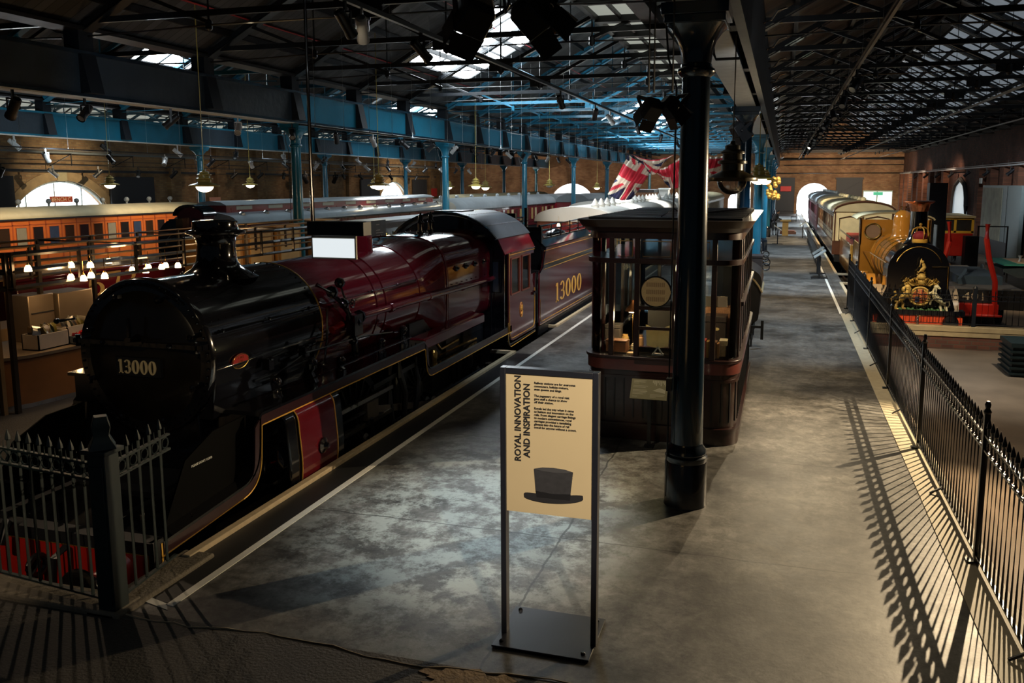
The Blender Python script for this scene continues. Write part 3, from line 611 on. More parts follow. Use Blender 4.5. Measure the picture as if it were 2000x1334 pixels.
# chimney
m = MB(); m.lathe([(.5, .0), (.4, .05), (.3, .12), (.25, .2), (.238, .3), (.235, .42), (.25, .5), (.3, .535), (.36, .55), (.365, .57), (.35, .585), (.285, .6), (.272, .64), (.275, .7), (.255, .71), (.2, .71), (.18, .6)], (XL, 9.05, 2.42), seg=48); build('chimney', m, BLACK, eng, ang=50)
m = MB(); rivets(m, [(XL+.44*math.cos(a), 9.05+.44*math.sin(a), 2.47) for a in [2*PI*i/18 for i in range(18)]], .012); build('chimney_rivets', m, BLACK, eng)
# boiler: crimson barrel that widens towards the Belpaire firebox
m = MB(); m.lathe([(.845, 0), (.85, 1.2), (.875, 3.3), (.885, 4.9)], (XL, 10.06, ZC), (0, 1, 0), 64); bo = build('boiler_barrel', m, CRIM, eng)
m = MB()
for y, R_ in ((11.75, .862), (12.05, .866), (13.35, .878)): m.lathe([(R_-.01, -.03), (R_+.006, -.028), (R_+.006, .028), (R_-.01, .03)], (XL, y, ZC), (0, 1, 0), 56)
build('boiler_bands', m, CRIM, bo)
m = MB(); m.ring((XL, 10.09, ZC), (0, 1, 0), .856, .011, 72, 6); build('lining', m, GOLD, bo)
# Belpaire firebox
def bel(y, k, top, hw):
    """k 0 = round barrel, 1 = square shouldered; bottom narrows to the frames"""
    rg = []; n = 64
    for i in range(n):
        a = 2*PI*i/n; c, s = math.cos(a), math.sin(a); p0 = (.885*c, .885*s)
        e = 3.4 if s > 0 else 6; t = (abs(c)**e+abs(s)**e)**(-1/e); p1 = (hw*c*t, (top if s > 0 else .88)*s*t)
        rg.append((XL+p0[0]*(1-k)+p1[0]*k, y, ZC+p0[1]*(1-k)+p1[1]*k))
    return rg
m = MB(); m.loft([bel(13.3, 0, .9, .9), bel(13.5, .12, .92, .92), bel(13.75, .42, .94, .94), bel(14.0, .75, .955, .96), bel(14.15, .93, .96, .97), bel(14.25, 1, .96, .975), bel(16.75, 1, 1.0, .985)]); fb = build('firebox', m, CRIM, eng, ang=60)
m = MB(); m.tube(bel(14.27, 1, .965, .98), .014, 6, True); m.tube(bel(14.35, 1, .962, .977), .006, 6, True); build('firebox_band', m, CRIM, fb)
m = MB()
for i in range(4):
    for s in (1, -1): m.lathe([(.06, 0), (.05, .02), (.02, .03), (.02, .06)], (XL+s*.985, 14.75+.5*i, 2.0), (s, 0, 0), 12)
for i in range(9): m.sph((XL+.99, 14.5+.26*i, 1.72), .012, 6)
build('washout_plug', m, BLACK, fb)
m = MB(); rivets(m, [(XL+x, 14.5+.22*j, ZC+.965) for x in (-.45, .45) for j in range(10)], .012); build('stay_heads', m, CRIM, fb)
# dome and safety valves
m = MB(); m.lathe([(.52, -.1), (.42, -.02), (.345, .08), (.32, .18), (.315, .36), (.3, .44), (.25, .5), (.15, .54), (.01, .555)], (XL, 12.6, 2.32), seg=40); build('dome', m, CRIM, eng, ang=60)
for y in (15.35, 15.85):
    m = MB(); m.lathe([(.09, 0), (.09, .05), (.06, .07), (.06, .2), (.075, .22), (.05, .26), (.045, .36), (.02, .38), (.02, .42)], (XL+.0, y, 2.6), seg=16); build('safety_valve', m, BLACK, eng)
# long ejector pipe and handrails
m = MB(); m.tube([(-5.9, 10.75, 1.66), (-5.86, 11.0, 1.67), (-5.82, 16.5, 1.6), (-5.82, 16.75, 1.6)], .055, 14)
for y in (11.9, 13.4, 15.0): m.lathe([(.055, -.05), (.072, -.04), (.072, .04), (.055, .05)], (-5.85, y, 1.665-.012*(y-11)), (0, 1, 0), 12)
build('ejector_pipe', m, CRIM, eng)
for s in (1, -1):
    m = MB(); pts = [(XL+s*.86, 7.95+.9*i, ZC+.3) for i in range(7)]
    m.tube([(XL+s*.86, 7.9, ZC+.3), (XL+s*.86, 13.2, ZC+.3)], .018, 8)
    for p in pts[:6]: m.cyl((p[0]-s*.06, p[1], p[2]), p, .012, seg=6); m.sph(p, .025, 8)
    build('handrail', m, BLACK, eng)
m = MB(); m.tube([(XL-.83, 7.6, ZC+.42), (XL-.95, 7.55, ZC+.4), (XL-.98, 7.5, ZC+.4)], .02, 8); m.sph((XL-.98, 7.48, ZC+.4), .035, 8); build('front_knob', m, BLACK, eng)
m = MB(); m.tube([(XL+a, 7.66, b) for a, b in arc(0, ZC, .83, 50, 130, 10)], .014, 6); build('front_handrail', m, BLACK, eng)
# clack valve cluster, pipes down the side
m = MB(); X0 = -5.95
m.tube([(X0-.12, 10.1, 2.22), (X0, 10.25, 2.1), (X0+.03, 10.45, 1.95), (X0+.02, 10.7, 1.75), (X0+.05, 10.8, 1.55), (X0+.08, 10.8, 1.1)], .035, 10)
m.tube([(X0-.02, 10.55, 2.2), (X0+.03, 10.6, 1.95), (X0+.06, 10.7, 1.6), (X0+.06, 10.75, 1.1)], .025, 8)
for p, r in (((X0, 10.3, 2.1), .07), ((X0-.02, 10.55, 2.2), .06), ((X0+.04, 10.55, 1.9), .06), ((X0+.05, 10.8, 1.6), .09), ((X0+.06, 10.95, 1.66), .08), ((X0+.07, 10.72, 1.35), .06)): m.sph(p, r, 10); m.lathe([(r*1.25, -.02), (r*1.25, .02)], p, (0, 1, 0), 8)
m.cyl((X0+.03, 10.55, 1.9), (X0+.2, 10.5, 1.92), .02, seg=6); m.ring((X0+.2, 10.5, 1.92), (1, 0, 0), .06, .01, 12, 5); m.box(X0+.0, X0+.14, 10.66, 10.9, 1.42, 1.72)
build('feed_valves', m, BLACK, eng)
m = MB(); m.tube([(X0+.05, 10.45, 1.62), (X0+.03, 10.2, 1.58)], .05, 8); build('valve_flange', m, RED, eng)
m = MB(); m.cyl((X0+.04, 8.9, 1.42), (X0+.04, 10.4, 1.5), .022, seg=8); m.cyl((X0, 8.6, 1.2), (X0+.02, 10.2, 1.2), .02, seg=8)
for y in (8.6, 9.4): m.box(X0, X0+.1, y, y+.1, 1.36, 1.5); m.sph((X0+.1, y+.05, 1.5), .03, 6)
build('side_pipes', m, BLACK, eng)
# builder's oval plate
m = MB(); m.prism([(.0+.155*math.cos(a), .0+.09*math.sin(a)) for a in [2*PI*i/28 for i in range(28)]], 'xy', 0, .012)
PLT = Matrix.Translation((XL+.862*math.cos(-.12)+.01, 8.22, ZC-.1)) @ axes((0, 1, 0), (.12, 0, 1)).to_4x4(); m.xf(PLT)
pl = build('builders_plate', m, mat('red plate', (.3, .02, .02), .35), eng)
m = MB(); m.tube([PLT @ Vector((.15*math.cos(a), .085*math.sin(a), .014)) for a in [2*PI*i/28 for i in range(28)]], .004, 5, True); build('plate_rim', m, BRASS, pl)
for i, t_ in enumerate(('L M S', '1926', 'HORWICH')): txt(t_, .045, PLT @ Vector((0, .03-.05*i, .013)), axes((0, 1, 0), (.12, 0, 1)), BRASS, pl, align='CENTER')
# running plate: curves down at the front, drops again behind the cylinders
EX = 1.3
path = fillet([(6.28, .17), (7.9, .3), (7.96, .99)], .5, 9)+[(7.98, 1.0), (12.5, 1.0)]+fillet([(12.52, .99), (12.58, .5), (17.15, .5)], .3, 7)
m = MB(); m.strip(path, .03, 'yz', XL-EX, XL+EX); rp = build('running_plate', m, BLACK, eng)
for s in (1, -1):
    m = MB(); a, b = XL+s*EX, XL+s*(EX-.02); m.strip([(y, z-.12) for y, z in path], .12, 'yz', min(a, b), max(a, b)); build('valance', m, mat('dark crimson valance', (.022, .003, .005), .3, coat=.4), rp)
    m = MB(); m.tube([(XL+s*(EX+.004), y, z-.11) for y, z in path], .009, 5); build('valance_lining', m, GOLD, rp)
m = MB(); rivets(m, [(XL+s*(EX-.05), y, 1.035) for s in (1, -1) for y in [8.1+.16*i for i in range(27)]], .009); rivets(m, [(XL+s*(EX-.05), y, .535) for s in (1, -1) for y in [13.2+.16*i for i in range(24)]], .009)
rivets(m, [(XL-1.2+.2*i, 6.4+.45*j, .25+.012*j) for i in range(13) for j in range(3)], .01); tag(build('plate_rivets', m, BLACK, rp), None, None, kind='stuff')
for s in (1, -1): m = MB(); m.prism([(6.55, .22), (7.9, .3), (7.9, 1.0), (7.35, .98), (6.9, .8)], 'yz', *sorted((XL+s*1.1, XL+s*1.12))); build('front_side_sheet', m, mat('matt black sheet', (.002, .002, .002), .6, spec=.05), eng)
txt("PLEASE DON'T CLIMB", .034, (XL+1.125, 6.98, .70), EAST, WHITE, eng, bold=.0006)
# lubricators and boxes on the running plate
m = MB()
for y, h, l in ((8.5, .22, .3), (9.3, .3, .35), (10.1, .16, .22), (11.3, .2, .3), (12.1, .28, .25)): m.cyl((-5.8, y+l/2, 1.03), (-5.8, y+l/2, 1.03+h*.8), .075, seg=12); m.sph((-5.8, y+l/2, 1.03+h*.8), .07, 10)
m.tube([(-5.8, 8.6, 1.3), (-5.85, 9.4, 1.42), (-5.86, 11, 1.36), (-5.88, 12.4, 1.2)], .016, 6); m.tube([(-5.72, 8.3, 1.12), (-5.7, 10, 1.12), (-5.7, 12.3, 1.12)], .014, 6); m.tube([(-5.9, 9.9, 1.03), (-5.88, 10.0, 1.5), (-5.92, 10.1, 1.9)], .016, 6)
build('lubricator', m, BLACK, eng)
m = MB(); m.box(-6.02, -5.72, 12.9, 15.9, .78, .98); build('sand_box', m, CRIM, eng, bev=.03)
m = MB(); m.tube([(-5.9, 13.1, .55), (-5.85, 13.5, .9), (-5.86, 13.9, .6), (-5.8, 14.6, .66)], .03, 8); m.tube([(-5.75, 13.3, .56), (-5.7, 14.8, .58), (-5.7, 15.3, .56)], .03, 8); m.lathe([(.05, 0), (.07, .05), (.07, .16), (.04, .2)], (-5.72, 13.25, .53), seg=12); build('injector', m, BRASS, eng)
m = MB(); m.box(XL-.8, XL+.8, 13.0, 16.7, .5, 1.2)
for y in (13.6, 14.5, 15.4): m.box(-6.05, -6.0, y, y+.05, .53, 1.0)
build('ashpan_sides', m, SATIN, eng)
# cylinders
for s in (1, -1):
    pr = fillet([(.7, -.1), (1.36, -.1), (1.39, .25), (1.34, .86), (1.15, .97), (.7, .97)], .14, 5)
    m = MB(); m.prism([(XL+s*x, z) for x, z in (pr if s < 0 else pr[::-1])], 'xz', 8.38, 9.66); cy = build('cylinder', m, BLACK, eng, bev=.02)
    m = MB(); m.strip([(XL+s*(x+.004), z) for x, z in pr[3:-1]], -.012*s, 'xz', 8.6, 9.45); build('cylinder_cladding', m, CRIM, cy)
    for y in (8.6, 9.45): m = MB(); m.tube([(XL+s*(x+.018), y, z) for x, z in pr[3:-1]], .009, 5); build('cylinder_lining', m, GOLD, cy)
    m = MB(); m.lathe([(.1, 0), (.1, .03), (.05, .05), (.03, .1)], (XL+s*1.39, 9.08, .32), (s, 0, 0), 20); build('cylinder_boss', m, BLACK, cy)
    m = MB(); m.lathe([(.26, 0), (.26, -.05), (.2, -.08), (.06, -.1)], (XL+s*1.05, 8.38, .3), (0, 1, 0), 24); m.lathe([(.18, 0), (.18, -.05), (.05, -.07)], (XL+s*1.02, 8.38, .72), (0, 1, 0), 24); rivets(m, [(XL+s*1.05+.23*math.cos(a), 8.33, .3+.23*math.sin(a)) for a in [2*PI*i/12 for i in range(12)]], .014); build('cylinder_cover', m, BLACK, cy)
# wheels
def wheel(y, r, n_, zc, cw=True):
    for s in (1, -1):
        x = XL+s*.78; m = MB(); m.lathe([(r-.12, -.02), (r, -.02), (r+.03, -.05), (r+.03, -.07), (r, -.08), (r-.12, -.08)], (x, y, zc), (s, 0, 0), 40, cap=False); m.lathe([(r-.12, -.08), (r-.12, -.02)], (x, y, zc), (s, 0, 0), 40, cap=False)
        m.lathe([(.16, -.1), (.16, .02), (.1, .04)], (x, y, zc), (s, 0, 0), 20)
        for k in range(n_): a = 2*PI*k/n_; m.beam((x-s*.04, y+.12*math.cos(a), zc+.12*math.sin(a)), (x-s*.04, y+(r-.1)*math.cos(a), zc+(r-.1)*math.sin(a)), .05, .035)
        if cw: m.prism([(y+(r-.1)*math.cos(a), zc+(r-.1)*math.sin(a)) for a in [2.2+.15*i for i in range(12)]], 'yz', x-.05, x+.01)
        build('wheel', m, SATIN, eng)
wheel(7.25, .52, 10, -.33, False)
for y in (11.05, 13.35, 15.95): wheel(y, .83, 18, -.02)
for s in (1, -1):
    x = XL+s*1.0; m = MB(); m.beam((x, 11.05, -.25), (x, 15.95, -.25), .05, .12)
    for y in (11.05, 13.35, 15.95): m.cyl((x-.05, y, -.25), (x+.07, y, -.25), .11, seg=16)
    build('coupling_rod', m, SATIN, eng)
    x = XL+s*1.12; m = MB(); m.beam((x, 10.9, .28), (x, 13.35, -.25), .05, .1); m.cyl((x-.05, 13.35, -.25), (x+.08, 13.35, -.25), .13, seg=16); m.box(x-.06, x+.06, 10.7, 11.05, .16, .42); build('connecting_rod', m, mat('oily steel', (.16, .14, .12), .35, metal=.7), eng)
    m = MB(); m.box(x-.04, x+.04, 9.75, 11.6, .44, .5); m.box(x-.04, x+.04, 9.75, 11.6, .08, .14); m.cyl((x, 9.6, .29), (x, 10.8, .29), .035, seg=10); build('slide_bar', m, STEEL, eng)
    m = MB(); m.tube([(x+.08, 11.75, .95), (x+.1, 11.72, .6), (x+.12, 11.85, .3), (x+.1, 11.8, -.2)], [.05, .06, .055, .04], 8); m.tube([(x+.08, 12.35, .8), (x+.08, 12.45, .4), (x+.08, 12.4, .1), (x+.05, 12.35, -.15)], [.03, .04, .05, .03], 8)
    m.beam((x+.05, 10.9, .62), (x+.05, 12.4, .66), .04, .07); m.beam((x+.1, 10.75, .2), (x+.06, 10.85, -.35), .05, .07); m.tube([(x, 11.6, .95), (x, 11.55, .2), (x, 11.6, -.1)], .05, 6); build('valve_gear', m, SATIN, eng)
# buffer beam, buffers, coupling, lamp irons
m = MB(); m.box(XL-1.28, XL+1.28, 6.2, 6.3, -.36, .12); bb = build('buffer_beam', m, RED, eng, bev=.008)
m = MB(); m.box(XL-1.28, XL+1.28, 6.17, 6.34, .12, .24); m.box(XL-1.3, XL-1.24, 6.18, 6.32, -.36, .24); m.box(XL+1.24, XL+1.3, 6.18, 6.32, -.36, .24); build('beam_edging', m, SATIN, bb)
m = MB(); m.box(XL-1.24, XL+1.24, 6.19, 6.2, .1, .115); m.box(XL+1.23, XL+1.24, 6.18, 6.2, -.3, .1); m.box(XL+1.3, XL+1.306, 6.28, 6.3, -.12, .2); build('beam_lining', m, GOLD, bb)
for s in (1, -1):
    m = MB(); m.lathe([(.2, 0), (.14, -.06), (.11, -.3)], (XL+s*.86, 6.2, -.1), (0, 1, 0), 24); bf = build('buffer', m, RED if s > 0 else RED, eng)
    m = MB(); m.lathe([(.08, -.2), (.08, -.42), (.23, -.44), (.23, -.47), (.1, -.49)], (XL+s*.86, 6.2, -.1), (0, 1, 0), 28); build('buffer_head', m, BLACK, bf)
m = MB(); m.ring((XL, 6.08, -.1), (1, 0, 0), .1, .03, 16, 8); m.tube([(XL, 6.1, -.05), (XL, 6.0, -.15), (XL, 6.0, -.4)], .035, 8); m.tube([(XL+.3, 6.15, .1), (XL+.3, 6.0, .05), (XL+.28, 5.98, -.3)], .035, 8); m.tube([(XL-.35, 6.25, .2), (XL-.35, 6.1, .3), (XL-.35, 6.0, .1)], .05, 10); build('coupling', m, SATIN, eng)
m = MB()
for x in (-1.0, 0, 1.0): m.beam((XL+x, 6.4, .24), (XL+x, 6.4, .42), .05, .015)
build('lamp_iron', m, BLACK, eng); m = MB(); m.tube([(XL-1.1, 6.5, .24), (XL-1.1, 6.5, .5), (XL-.6, 6.6, .5), (XL-.6, 6.6, .25)], .02, 6); build('front_rail', m, BLACK, eng); m = MB(); m.box(XL-1.22, XL-.9, 7.9, 8.4, 1.0, 1.32); m.box(XL-1.27, XL-.8, 7.85, 8.45, 1.32, 1.36); build('side_box', m, BLACK, eng)
# cab
m = MB()
def side(y0, y1, hole=True): pass
cabp = fillet([(16.95, 2.1), (16.95, .2), (18.98, .2), (18.98, 2.1)], .3, 6)
wz0, wz1 = 1.2, 1.98
for s in (1, -1):
    a, b = sorted((XL+s*1.3, XL+s*1.275)); m = MB()
    m.prism([(16.95, wz0), (16.95, .5), (17.0, .32), (17.1, .22), (17.25, .18), (18.98, .18), (18.98, wz0)], 'yz', a, b)
    for y0, y1 in ((16.95, 17.12), (17.72, 17.9), (18.5, 18.62)): m.box(a, b, y0, y1, wz0, wz1)
    m.box(a, b, 16.95, 18.85, wz1, 2.12); m.box(a, b, 18.62, 18.98, wz0, 1.5); cs = build('cab_side', m, CRIM, eng)
    for y0, y1 in ((17.12, 17.72), (17.9, 18.5)):
        m = MB()
        for p, q in (((y0, wz0), (y1, wz0)), ((y1, wz0), (y1, wz1)), ((y1, wz1), (y0, wz1)), ((y0, wz1), (y0, wz0))): m.beam((XL+s*1.3, *p), (XL+s*1.3, *q), .03, .03)
        w_ = build('cab_window', m, mat('varnished window frame', (.2, .05, .03), .3, coat=.5), cs)
        m = MB(); m.box(XL+s*1.285-.003, XL+s*1.285+.003, y0, y1, wz0, wz1); build('pane', m, GLASS, w_)
    m = MB(); cp = fillet([(17.0, 2.1), (17.0, .24), (18.92, .24), (18.92, 1.15)], .22, 6); m.tube([(XL+s*1.305, y, z) for y, z in cp], .007, 5); cp = fillet([(16.9, .62), (16.9, .06), (18.98, .1)], .3, 6); m.tube([(XL+s*1.305, y, z) for y, z in cp], .007, 5); m.beam((XL+s*1.305, 17.0, 2.07), (XL+s*1.305, 18.9, 2.07), .008, .012); build('cab_lining', m, GOLD, cs)
    m = MB(); m.strip([(y, z-.06) for y, z in fillet([(16.86, .6), (16.9, .12), (18.98, .12)], .3, 6)], .08, 'yz', a, b); build('cab_step_plate', m, BLACK, cs)
    m = MB(); m.prism([(17.85+.1*math.cos(t), .78+.17*math.sin(t)) for t in [2*PI*i/24 for i in range(24)]], 'yz', XL+s*1.3-.002, XL+s*1.3+.006); cr = build('cab_emblem', m, mat('gold emblem ground', (.5, .12, .05), .4), cs)
    m = MB(); m.tube([(XL+s*1.308, 17.85+.095*math.cos(t), .78+.165*math.sin(t)) for t in [2*PI*i/24 for i in range(24)]], .007, 5, True); m.tube([(XL+s*1.31, 17.82, .68), (XL+s*1.31, 17.88, .74), (XL+s*1.31, 17.82, .8), (XL+s*1.31, 17.88, .88)], .012, 6); m.ring((XL+s*1.31, 17.85, .8), (1, 0, 0), .04, .008, 14, 5); build('emblem_ring', m, GOLD, cr)
# cab front plate with porthole windows
def roofp(k=0.0): return [(-1.3-k, 2.1), (-1.14-k, 2.42)]+[(x, z) for x, z in [(-.98, 2.6), (-.8, 2.73), (-.55, 2.85), (-.28, 2.92), (0, 2.94), (.28, 2.92), (.55, 2.85), (.8, 2.73), (.98, 2.6)]]+[(1.14+k, 2.42), (1.3+k, 2.1)]
m = MB(); m.prism([(XL-1.28, .5)]+[(XL+x*.99, z-.03) for x, z in roofp()]+[(XL+1.28, .5)], 'xz', 16.7, 16.74); cf = build('cab_front', m, BLACK, eng)
for s in (1, -1): m = MB(); m.box(XL+s*1.12-.08, XL+s*1.12+.08, 16.67, 16.72, 1.32, 1.98); build('front_window', m, mat('dark cab glass', (.03, .04, .06), .08, coat=1), cf)
m = MB()
for s in (1, -1):
    m.tube([(XL+s*1.12-.09, 16.66, 1.3), (XL+s*1.12+.09, 16.66, 1.3), (XL+s*1.12+.09, 16.66, 2.0), (XL+s*1.12-.09, 16.66, 2.0)], .015, 6, True)
    rivets(m, [(XL+s*1.0, 16.68, .6+.15*i) for i in range(13)], .01); m.tube([(XL+s*1.02, 16.6, .5), (XL+s*1.02, 16.6, 2.2)], .02, 6)
build('front_window_frame', m, BLACK, cf)
RP = roofp()
m = MB(); top = [(XL+x, z) for x, z in RP[1:-1]]; m.strip(top[::-1], -.03, 'xz', 16.5, 19.0); rf = build('cab_roof', m, mat('weathered blue grey roof paint', (.10, .125, .16), .32, coat=.3, var=.35, sc=3), eng, ang=50)
m = MB(); m.strip([(XL+x*1.01, z+.012) for x, z in RP[1:-1]][::-1], -.05, 'xz', 16.44, 16.52); build('roof_rim', m, BLACK, rf)
for s in (1, -1):
    m = MB(); q = [(XL+s*1.3, 2.1), (XL+s*1.14, 2.43)]; m.strip(q if s > 0 else q[::-1], .02, 'xz', 16.72, 18.95); build('roof_shoulder', m, CRIM, rf)
m = MB(); m.box(XL-.55, XL+.1, 17.3, 18.1, 2.93, 2.99); m.box(XL+.0, XL+.05, 16.6, 18.9, 2.94, 2.96); build('roof_hatch', m, SATIN, rf, bev=.01)
m = MB(); rivets(m, [(XL+x, y, z+.035) for x, z in ((.9, 2.67), (1.12, 2.44), (.45, 2.89)) for y in [16.6+.1*i for i in range(24)]], .011); rivets(m, [(XL+RP[i][0]*1.0, y, RP[i][1]+.03) for y in (16.58, 17.7, 18.9) for i in range(1, 12)], .012); rivets(m, [(XL+1.305, 16.8+.1*i, 2.11) for i in range(22)], .01); tag(build('roof_rivets', m, STEEL, rf), None, None, kind='stuff')
m = MB(); m.tube([(XL+1.34, 19.02, .3), (XL+1.34, 19.02, 1.45), (XL+1.3, 19.0, 1.5)], .022, 8); m.tube([(XL+1.33, 18.9, 1.5), (XL+1.36, 18.98, 1.3), (XL+1.33, 19.0, 1.1)], .012, 6); m.box(XL+1.3, XL+1.34, 18.72, 18.78, 1.0, 1.06); m.box(XL+1.3, XL+1.34, 18.86, 18.92, 1.02, 1.08); build('cab_handrail', m, BLACK, eng)
m = MB(); m.box(XL-1.2, XL+1.2, 18.3, 18.95, .5, .56); m.box(XL-.9, XL+.9, 16.8, 17.1, .5, 2.2); build('cab_floor', m, SATIN, eng)
# ---------------------------------------------------------------- tender
ten = thing('locomotive_tender', 'crimson tender lettered 13000 coupled behind the crimson engine cab', 'tender', (XL, 22.5, -.93))
for s in (1, -1):
    a, b = sorted((XL+s*1.3, XL+s*1.27)); m = MB()
    m.prism(fillet([(19.35, .16), (25.9, .16), (25.9, 2.02), (19.9, 2.02), (19.62, 1.55), (19.35, 1.45)], .12, 5), 'yz', a, b); ts = build('tender_side', m, CRIM, ten)
    m = MB()
    for z in (1.5, 1.62, .24, 1.95): m.beam((XL+s*1.304, 19.75, z), (XL+s*1.304, 25.85, z), .006, .014)
    m.tube([(XL+s*1.304, y, z) for y, z in fillet([(19.42, .8), (19.42, .24), (25.85, .24)], .1, 5)], .006, 5); build('tender_lining', m, GOLD, ts)
    m = MB(); m.beam((XL+s*1.303, 19.72, 1.56), (XL+s*1.303, 25.85, 1.56), .004, .1); m.tube([(XL+s*1.3, 19.35, 1.45), (XL+s*1.3, 19.62, 1.56), (XL+s*1.3, 19.9, 2.03), (XL+s*1.3, 25.9, 2.03)], .02, 6); build('tender_band', m, BLACK, ts)
    d, wd = digits('13000', .5); k = 3.0/wd; d.v = [(x*k, y, z) for x, y, z in d.v]
    d.xf(Matrix.Translation((XL+s*1.302, 20.85 if s > 0 else 23.85, .52)) @ (axes((0, s, 0), (-s, 0, 0))).to_4x4()); build('tender_number', d, mat('gold transfer numerals', (.8, .45, .08), .35), ts)
    m = MB(); m.box(a, b, 19.3, 25.95, -.06, .14)
    for y in (20.4, 22.6, 24.8): m.box(a, b, y-.25, y+.25, -.5, -.06); m.cyl((a, y, -.3), (b+.06*s, y, -.3), .12, seg=12)
    m.box(a, b, 19.3, 25.9, -.45, -.38); build('tender_frame', m, SATIN, ten)
m = MB(); m.box(XL-1.25, XL+1.25, 19.4, 19.5, .2, 1.5); m.box(XL-1.25, XL+1.25, 25.8, 25.88, .2, 2.0); m.box(XL-1.25, XL+1.25, 19.5, 25.8, .2, 1.3); m.box(XL-1.25, XL+1.25, 23.6, 25.8, 1.3, 1.9); build('tender_tank', m, SATIN, ten)
m = MB(); m.prism([(XL-1.27, 1.95), (XL-1.0, 2.2), (XL-.97, 2.2), (XL-1.2, 1.9)], 'xz', 20.2, 25.6); m.prism([(XL+1.27, 1.95), (XL+1.2, 1.9), (XL+.97, 2.2), (XL+1.0, 2.2)], 'xz', 20.2, 25.6); m.box(XL-1.1, XL+1.1, 20.2, 20.3, 1.3, 2.5); m.box(XL-.6, XL-.4, 20.1, 20.2, 1.4, 2.75)
for s in (1, -1):
    for z in (2.28, 2.4, 2.52): m.tube([(XL+s*1.02, 20.3, z), (XL+s*1.02, 25.6, z)], .032, 6)
    for i in range(6): m.cyl((XL+s*1.02, 20.4+1.02*i, 2.15), (XL+s*1.02, 20.4+1.02*i, 2.54), .025, seg=6)
build('coal_rails', m, BLACK, ten)
m = MB(); m.lathe([(.3, 0), (.34, .1), (.3, .22), (.15, .3), (.01, .32)], (XL+.25, 24.8, 1.9), seg=20); m.ring((XL, 22.2, 2.1), (0, 0, 1), .55, .06, 24, 6); m.box(XL-.9, XL-.5, 21.0, 21.4, 1.9, 2.8); m.box(XL-1.1, XL+.1, 21.2, 21.3, 2.55, 2.8); m.box(XL+.35, XL+.42, 21.2, 21.3, 1.9, 2.95); build('water_scoop_dome', m, BLACK, ten)
for y in (20.4, 22.6, 24.8):
    m = MB()
    for s in (1, -1): m.lathe([(.5, 0), (.55, .02), (.55, .1), (.5, .12)], (XL+s*.8, y, -.35), (s, 0, 0), 28)
    build('tender_wheels', m, SATIN, ten)
# ================================================================== FREE-STANDING SIGN
sg = thing('sign_stand', 'cream ROYAL INNOVATION AND INSPIRATION sign with a top hat, in a black floor-standing frame', 'sign', (-1.66, 6.1, 0))
FR = mat('blue black frame', (.018, .02, .03), .35, coat=.2)
m = MB(); m.box(-2.05, -1.27, 5.78, 6.42, .006, .022); bp = build('base_plate', m, FR, sg, bev=.003)
for x, y in ((-1.99, 5.85), (-1.33, 5.85), (-1.99, 6.36), (-1.33, 6.36)): m = MB(); m.lathe([(.018, 0), (.018, .012), (.01, .018)], (x, y, .022), seg=8); build('bolt', m, BLACK, bp)
for x in (-2.01, -1.28): m = MB(); m.box(x-.022, x+.022, 5.975, 6.055, .02, 2.2); build('post', m, FR, sg, bev=.003)
m = MB(); m.box(-1.988, -1.302, 5.975, 6.055, 2.155, 2.2); build('top_rail', m, FR, sg, bev=.003)
SGN = mat('cream sign board', (.72, .58, .36), .55, var=.03)
m = MB(); m.box(-1.986, -1.304, 5.99, 6.0, 1.05, 2.153); pn = build('panel', m, SGN, sg)
INK = mat('charcoal ink', (.02, .02, .024), .6)
for i, (t_, z) in enumerate((('ROYAL INNOVATION', 1.462), ('AND INSPIRATION', 1.5))): txt(t_, .0705, (-1.868+.072*i, 5.987, z), axes((0, 0, 1), (-1, 0, 0)), INK, pn, name='title', bold=.0018, sx=.985 if i == 0 else .98)
body = ["Railway stations are for everyone:", "commuters, holiday-makers,", "even queens and kings.", "", "The pageantry of a royal visit", "gave staff a chance to show", "off their station.", "", "Royals led the way when it came", "to fashion and innovation on the", "rails. From elegant carriage fittings", "to modern conveniences, royal", "carriages provided a tantalising", "glimpse into the future of rail", "travel for anyone without a crown."]
txt('\n'.join(body), .0235, (-1.76, 5.987, 2.085), FRONT, INK, pn, name='paragraph', bold=.0004, line=1.06)
HAT = mat('printed hat dark grey', (.05, .05, .058), .5, var=.25, sc=30)
def hx(p): return [(-1.606+x, 1.278+z) for x, z in p]
m = MB(); m.prism(hx([(-.155, .135), (-.14, -.05), (-.13, -.09), (.13, -.09), (.135, -.05), (.155, .135), (.09, .15), (0, .155), (-.09, .15)]), 'xz', 5.984, 5.989); ht = build('top_hat_print', m, HAT, pn)
m = MB(); m.prism(hx([(.236*math.cos(a), -.088+.006*math.cos(2*a)+(.022*abs(math.cos(a))**2 if math.sin(a) > 0 else 0)+.034*math.sin(a)+.012*math.cos(a)) for a in [2*PI*i/40 for i in range(40)]]), 'xz', 5.983, 5.988); build('hat_brim', m, mat('printed brim dark', (.03, .03, .036), .5), ht)
m = MB(); m.prism(hx([(-.138, -.04), (-.132, -.088), (.132, -.088), (.138, -.04), (0, -.052)]), 'xz', 5.981, 5.986); build('hat_band', m, mat('printed band black', (.016, .016, .02), .5), ht)
m = MB(); m.prism(hx([(-.152, .137), (-.09, .152), (0, .157), (.09, .152), (.152, .137), (.09, .125), (0, .12), (-.09, .125)]), 'xz', 5.982, 5.987); build('hat_crown', m, mat('printed crown grey', (.085, .085, .095), .5), ht)
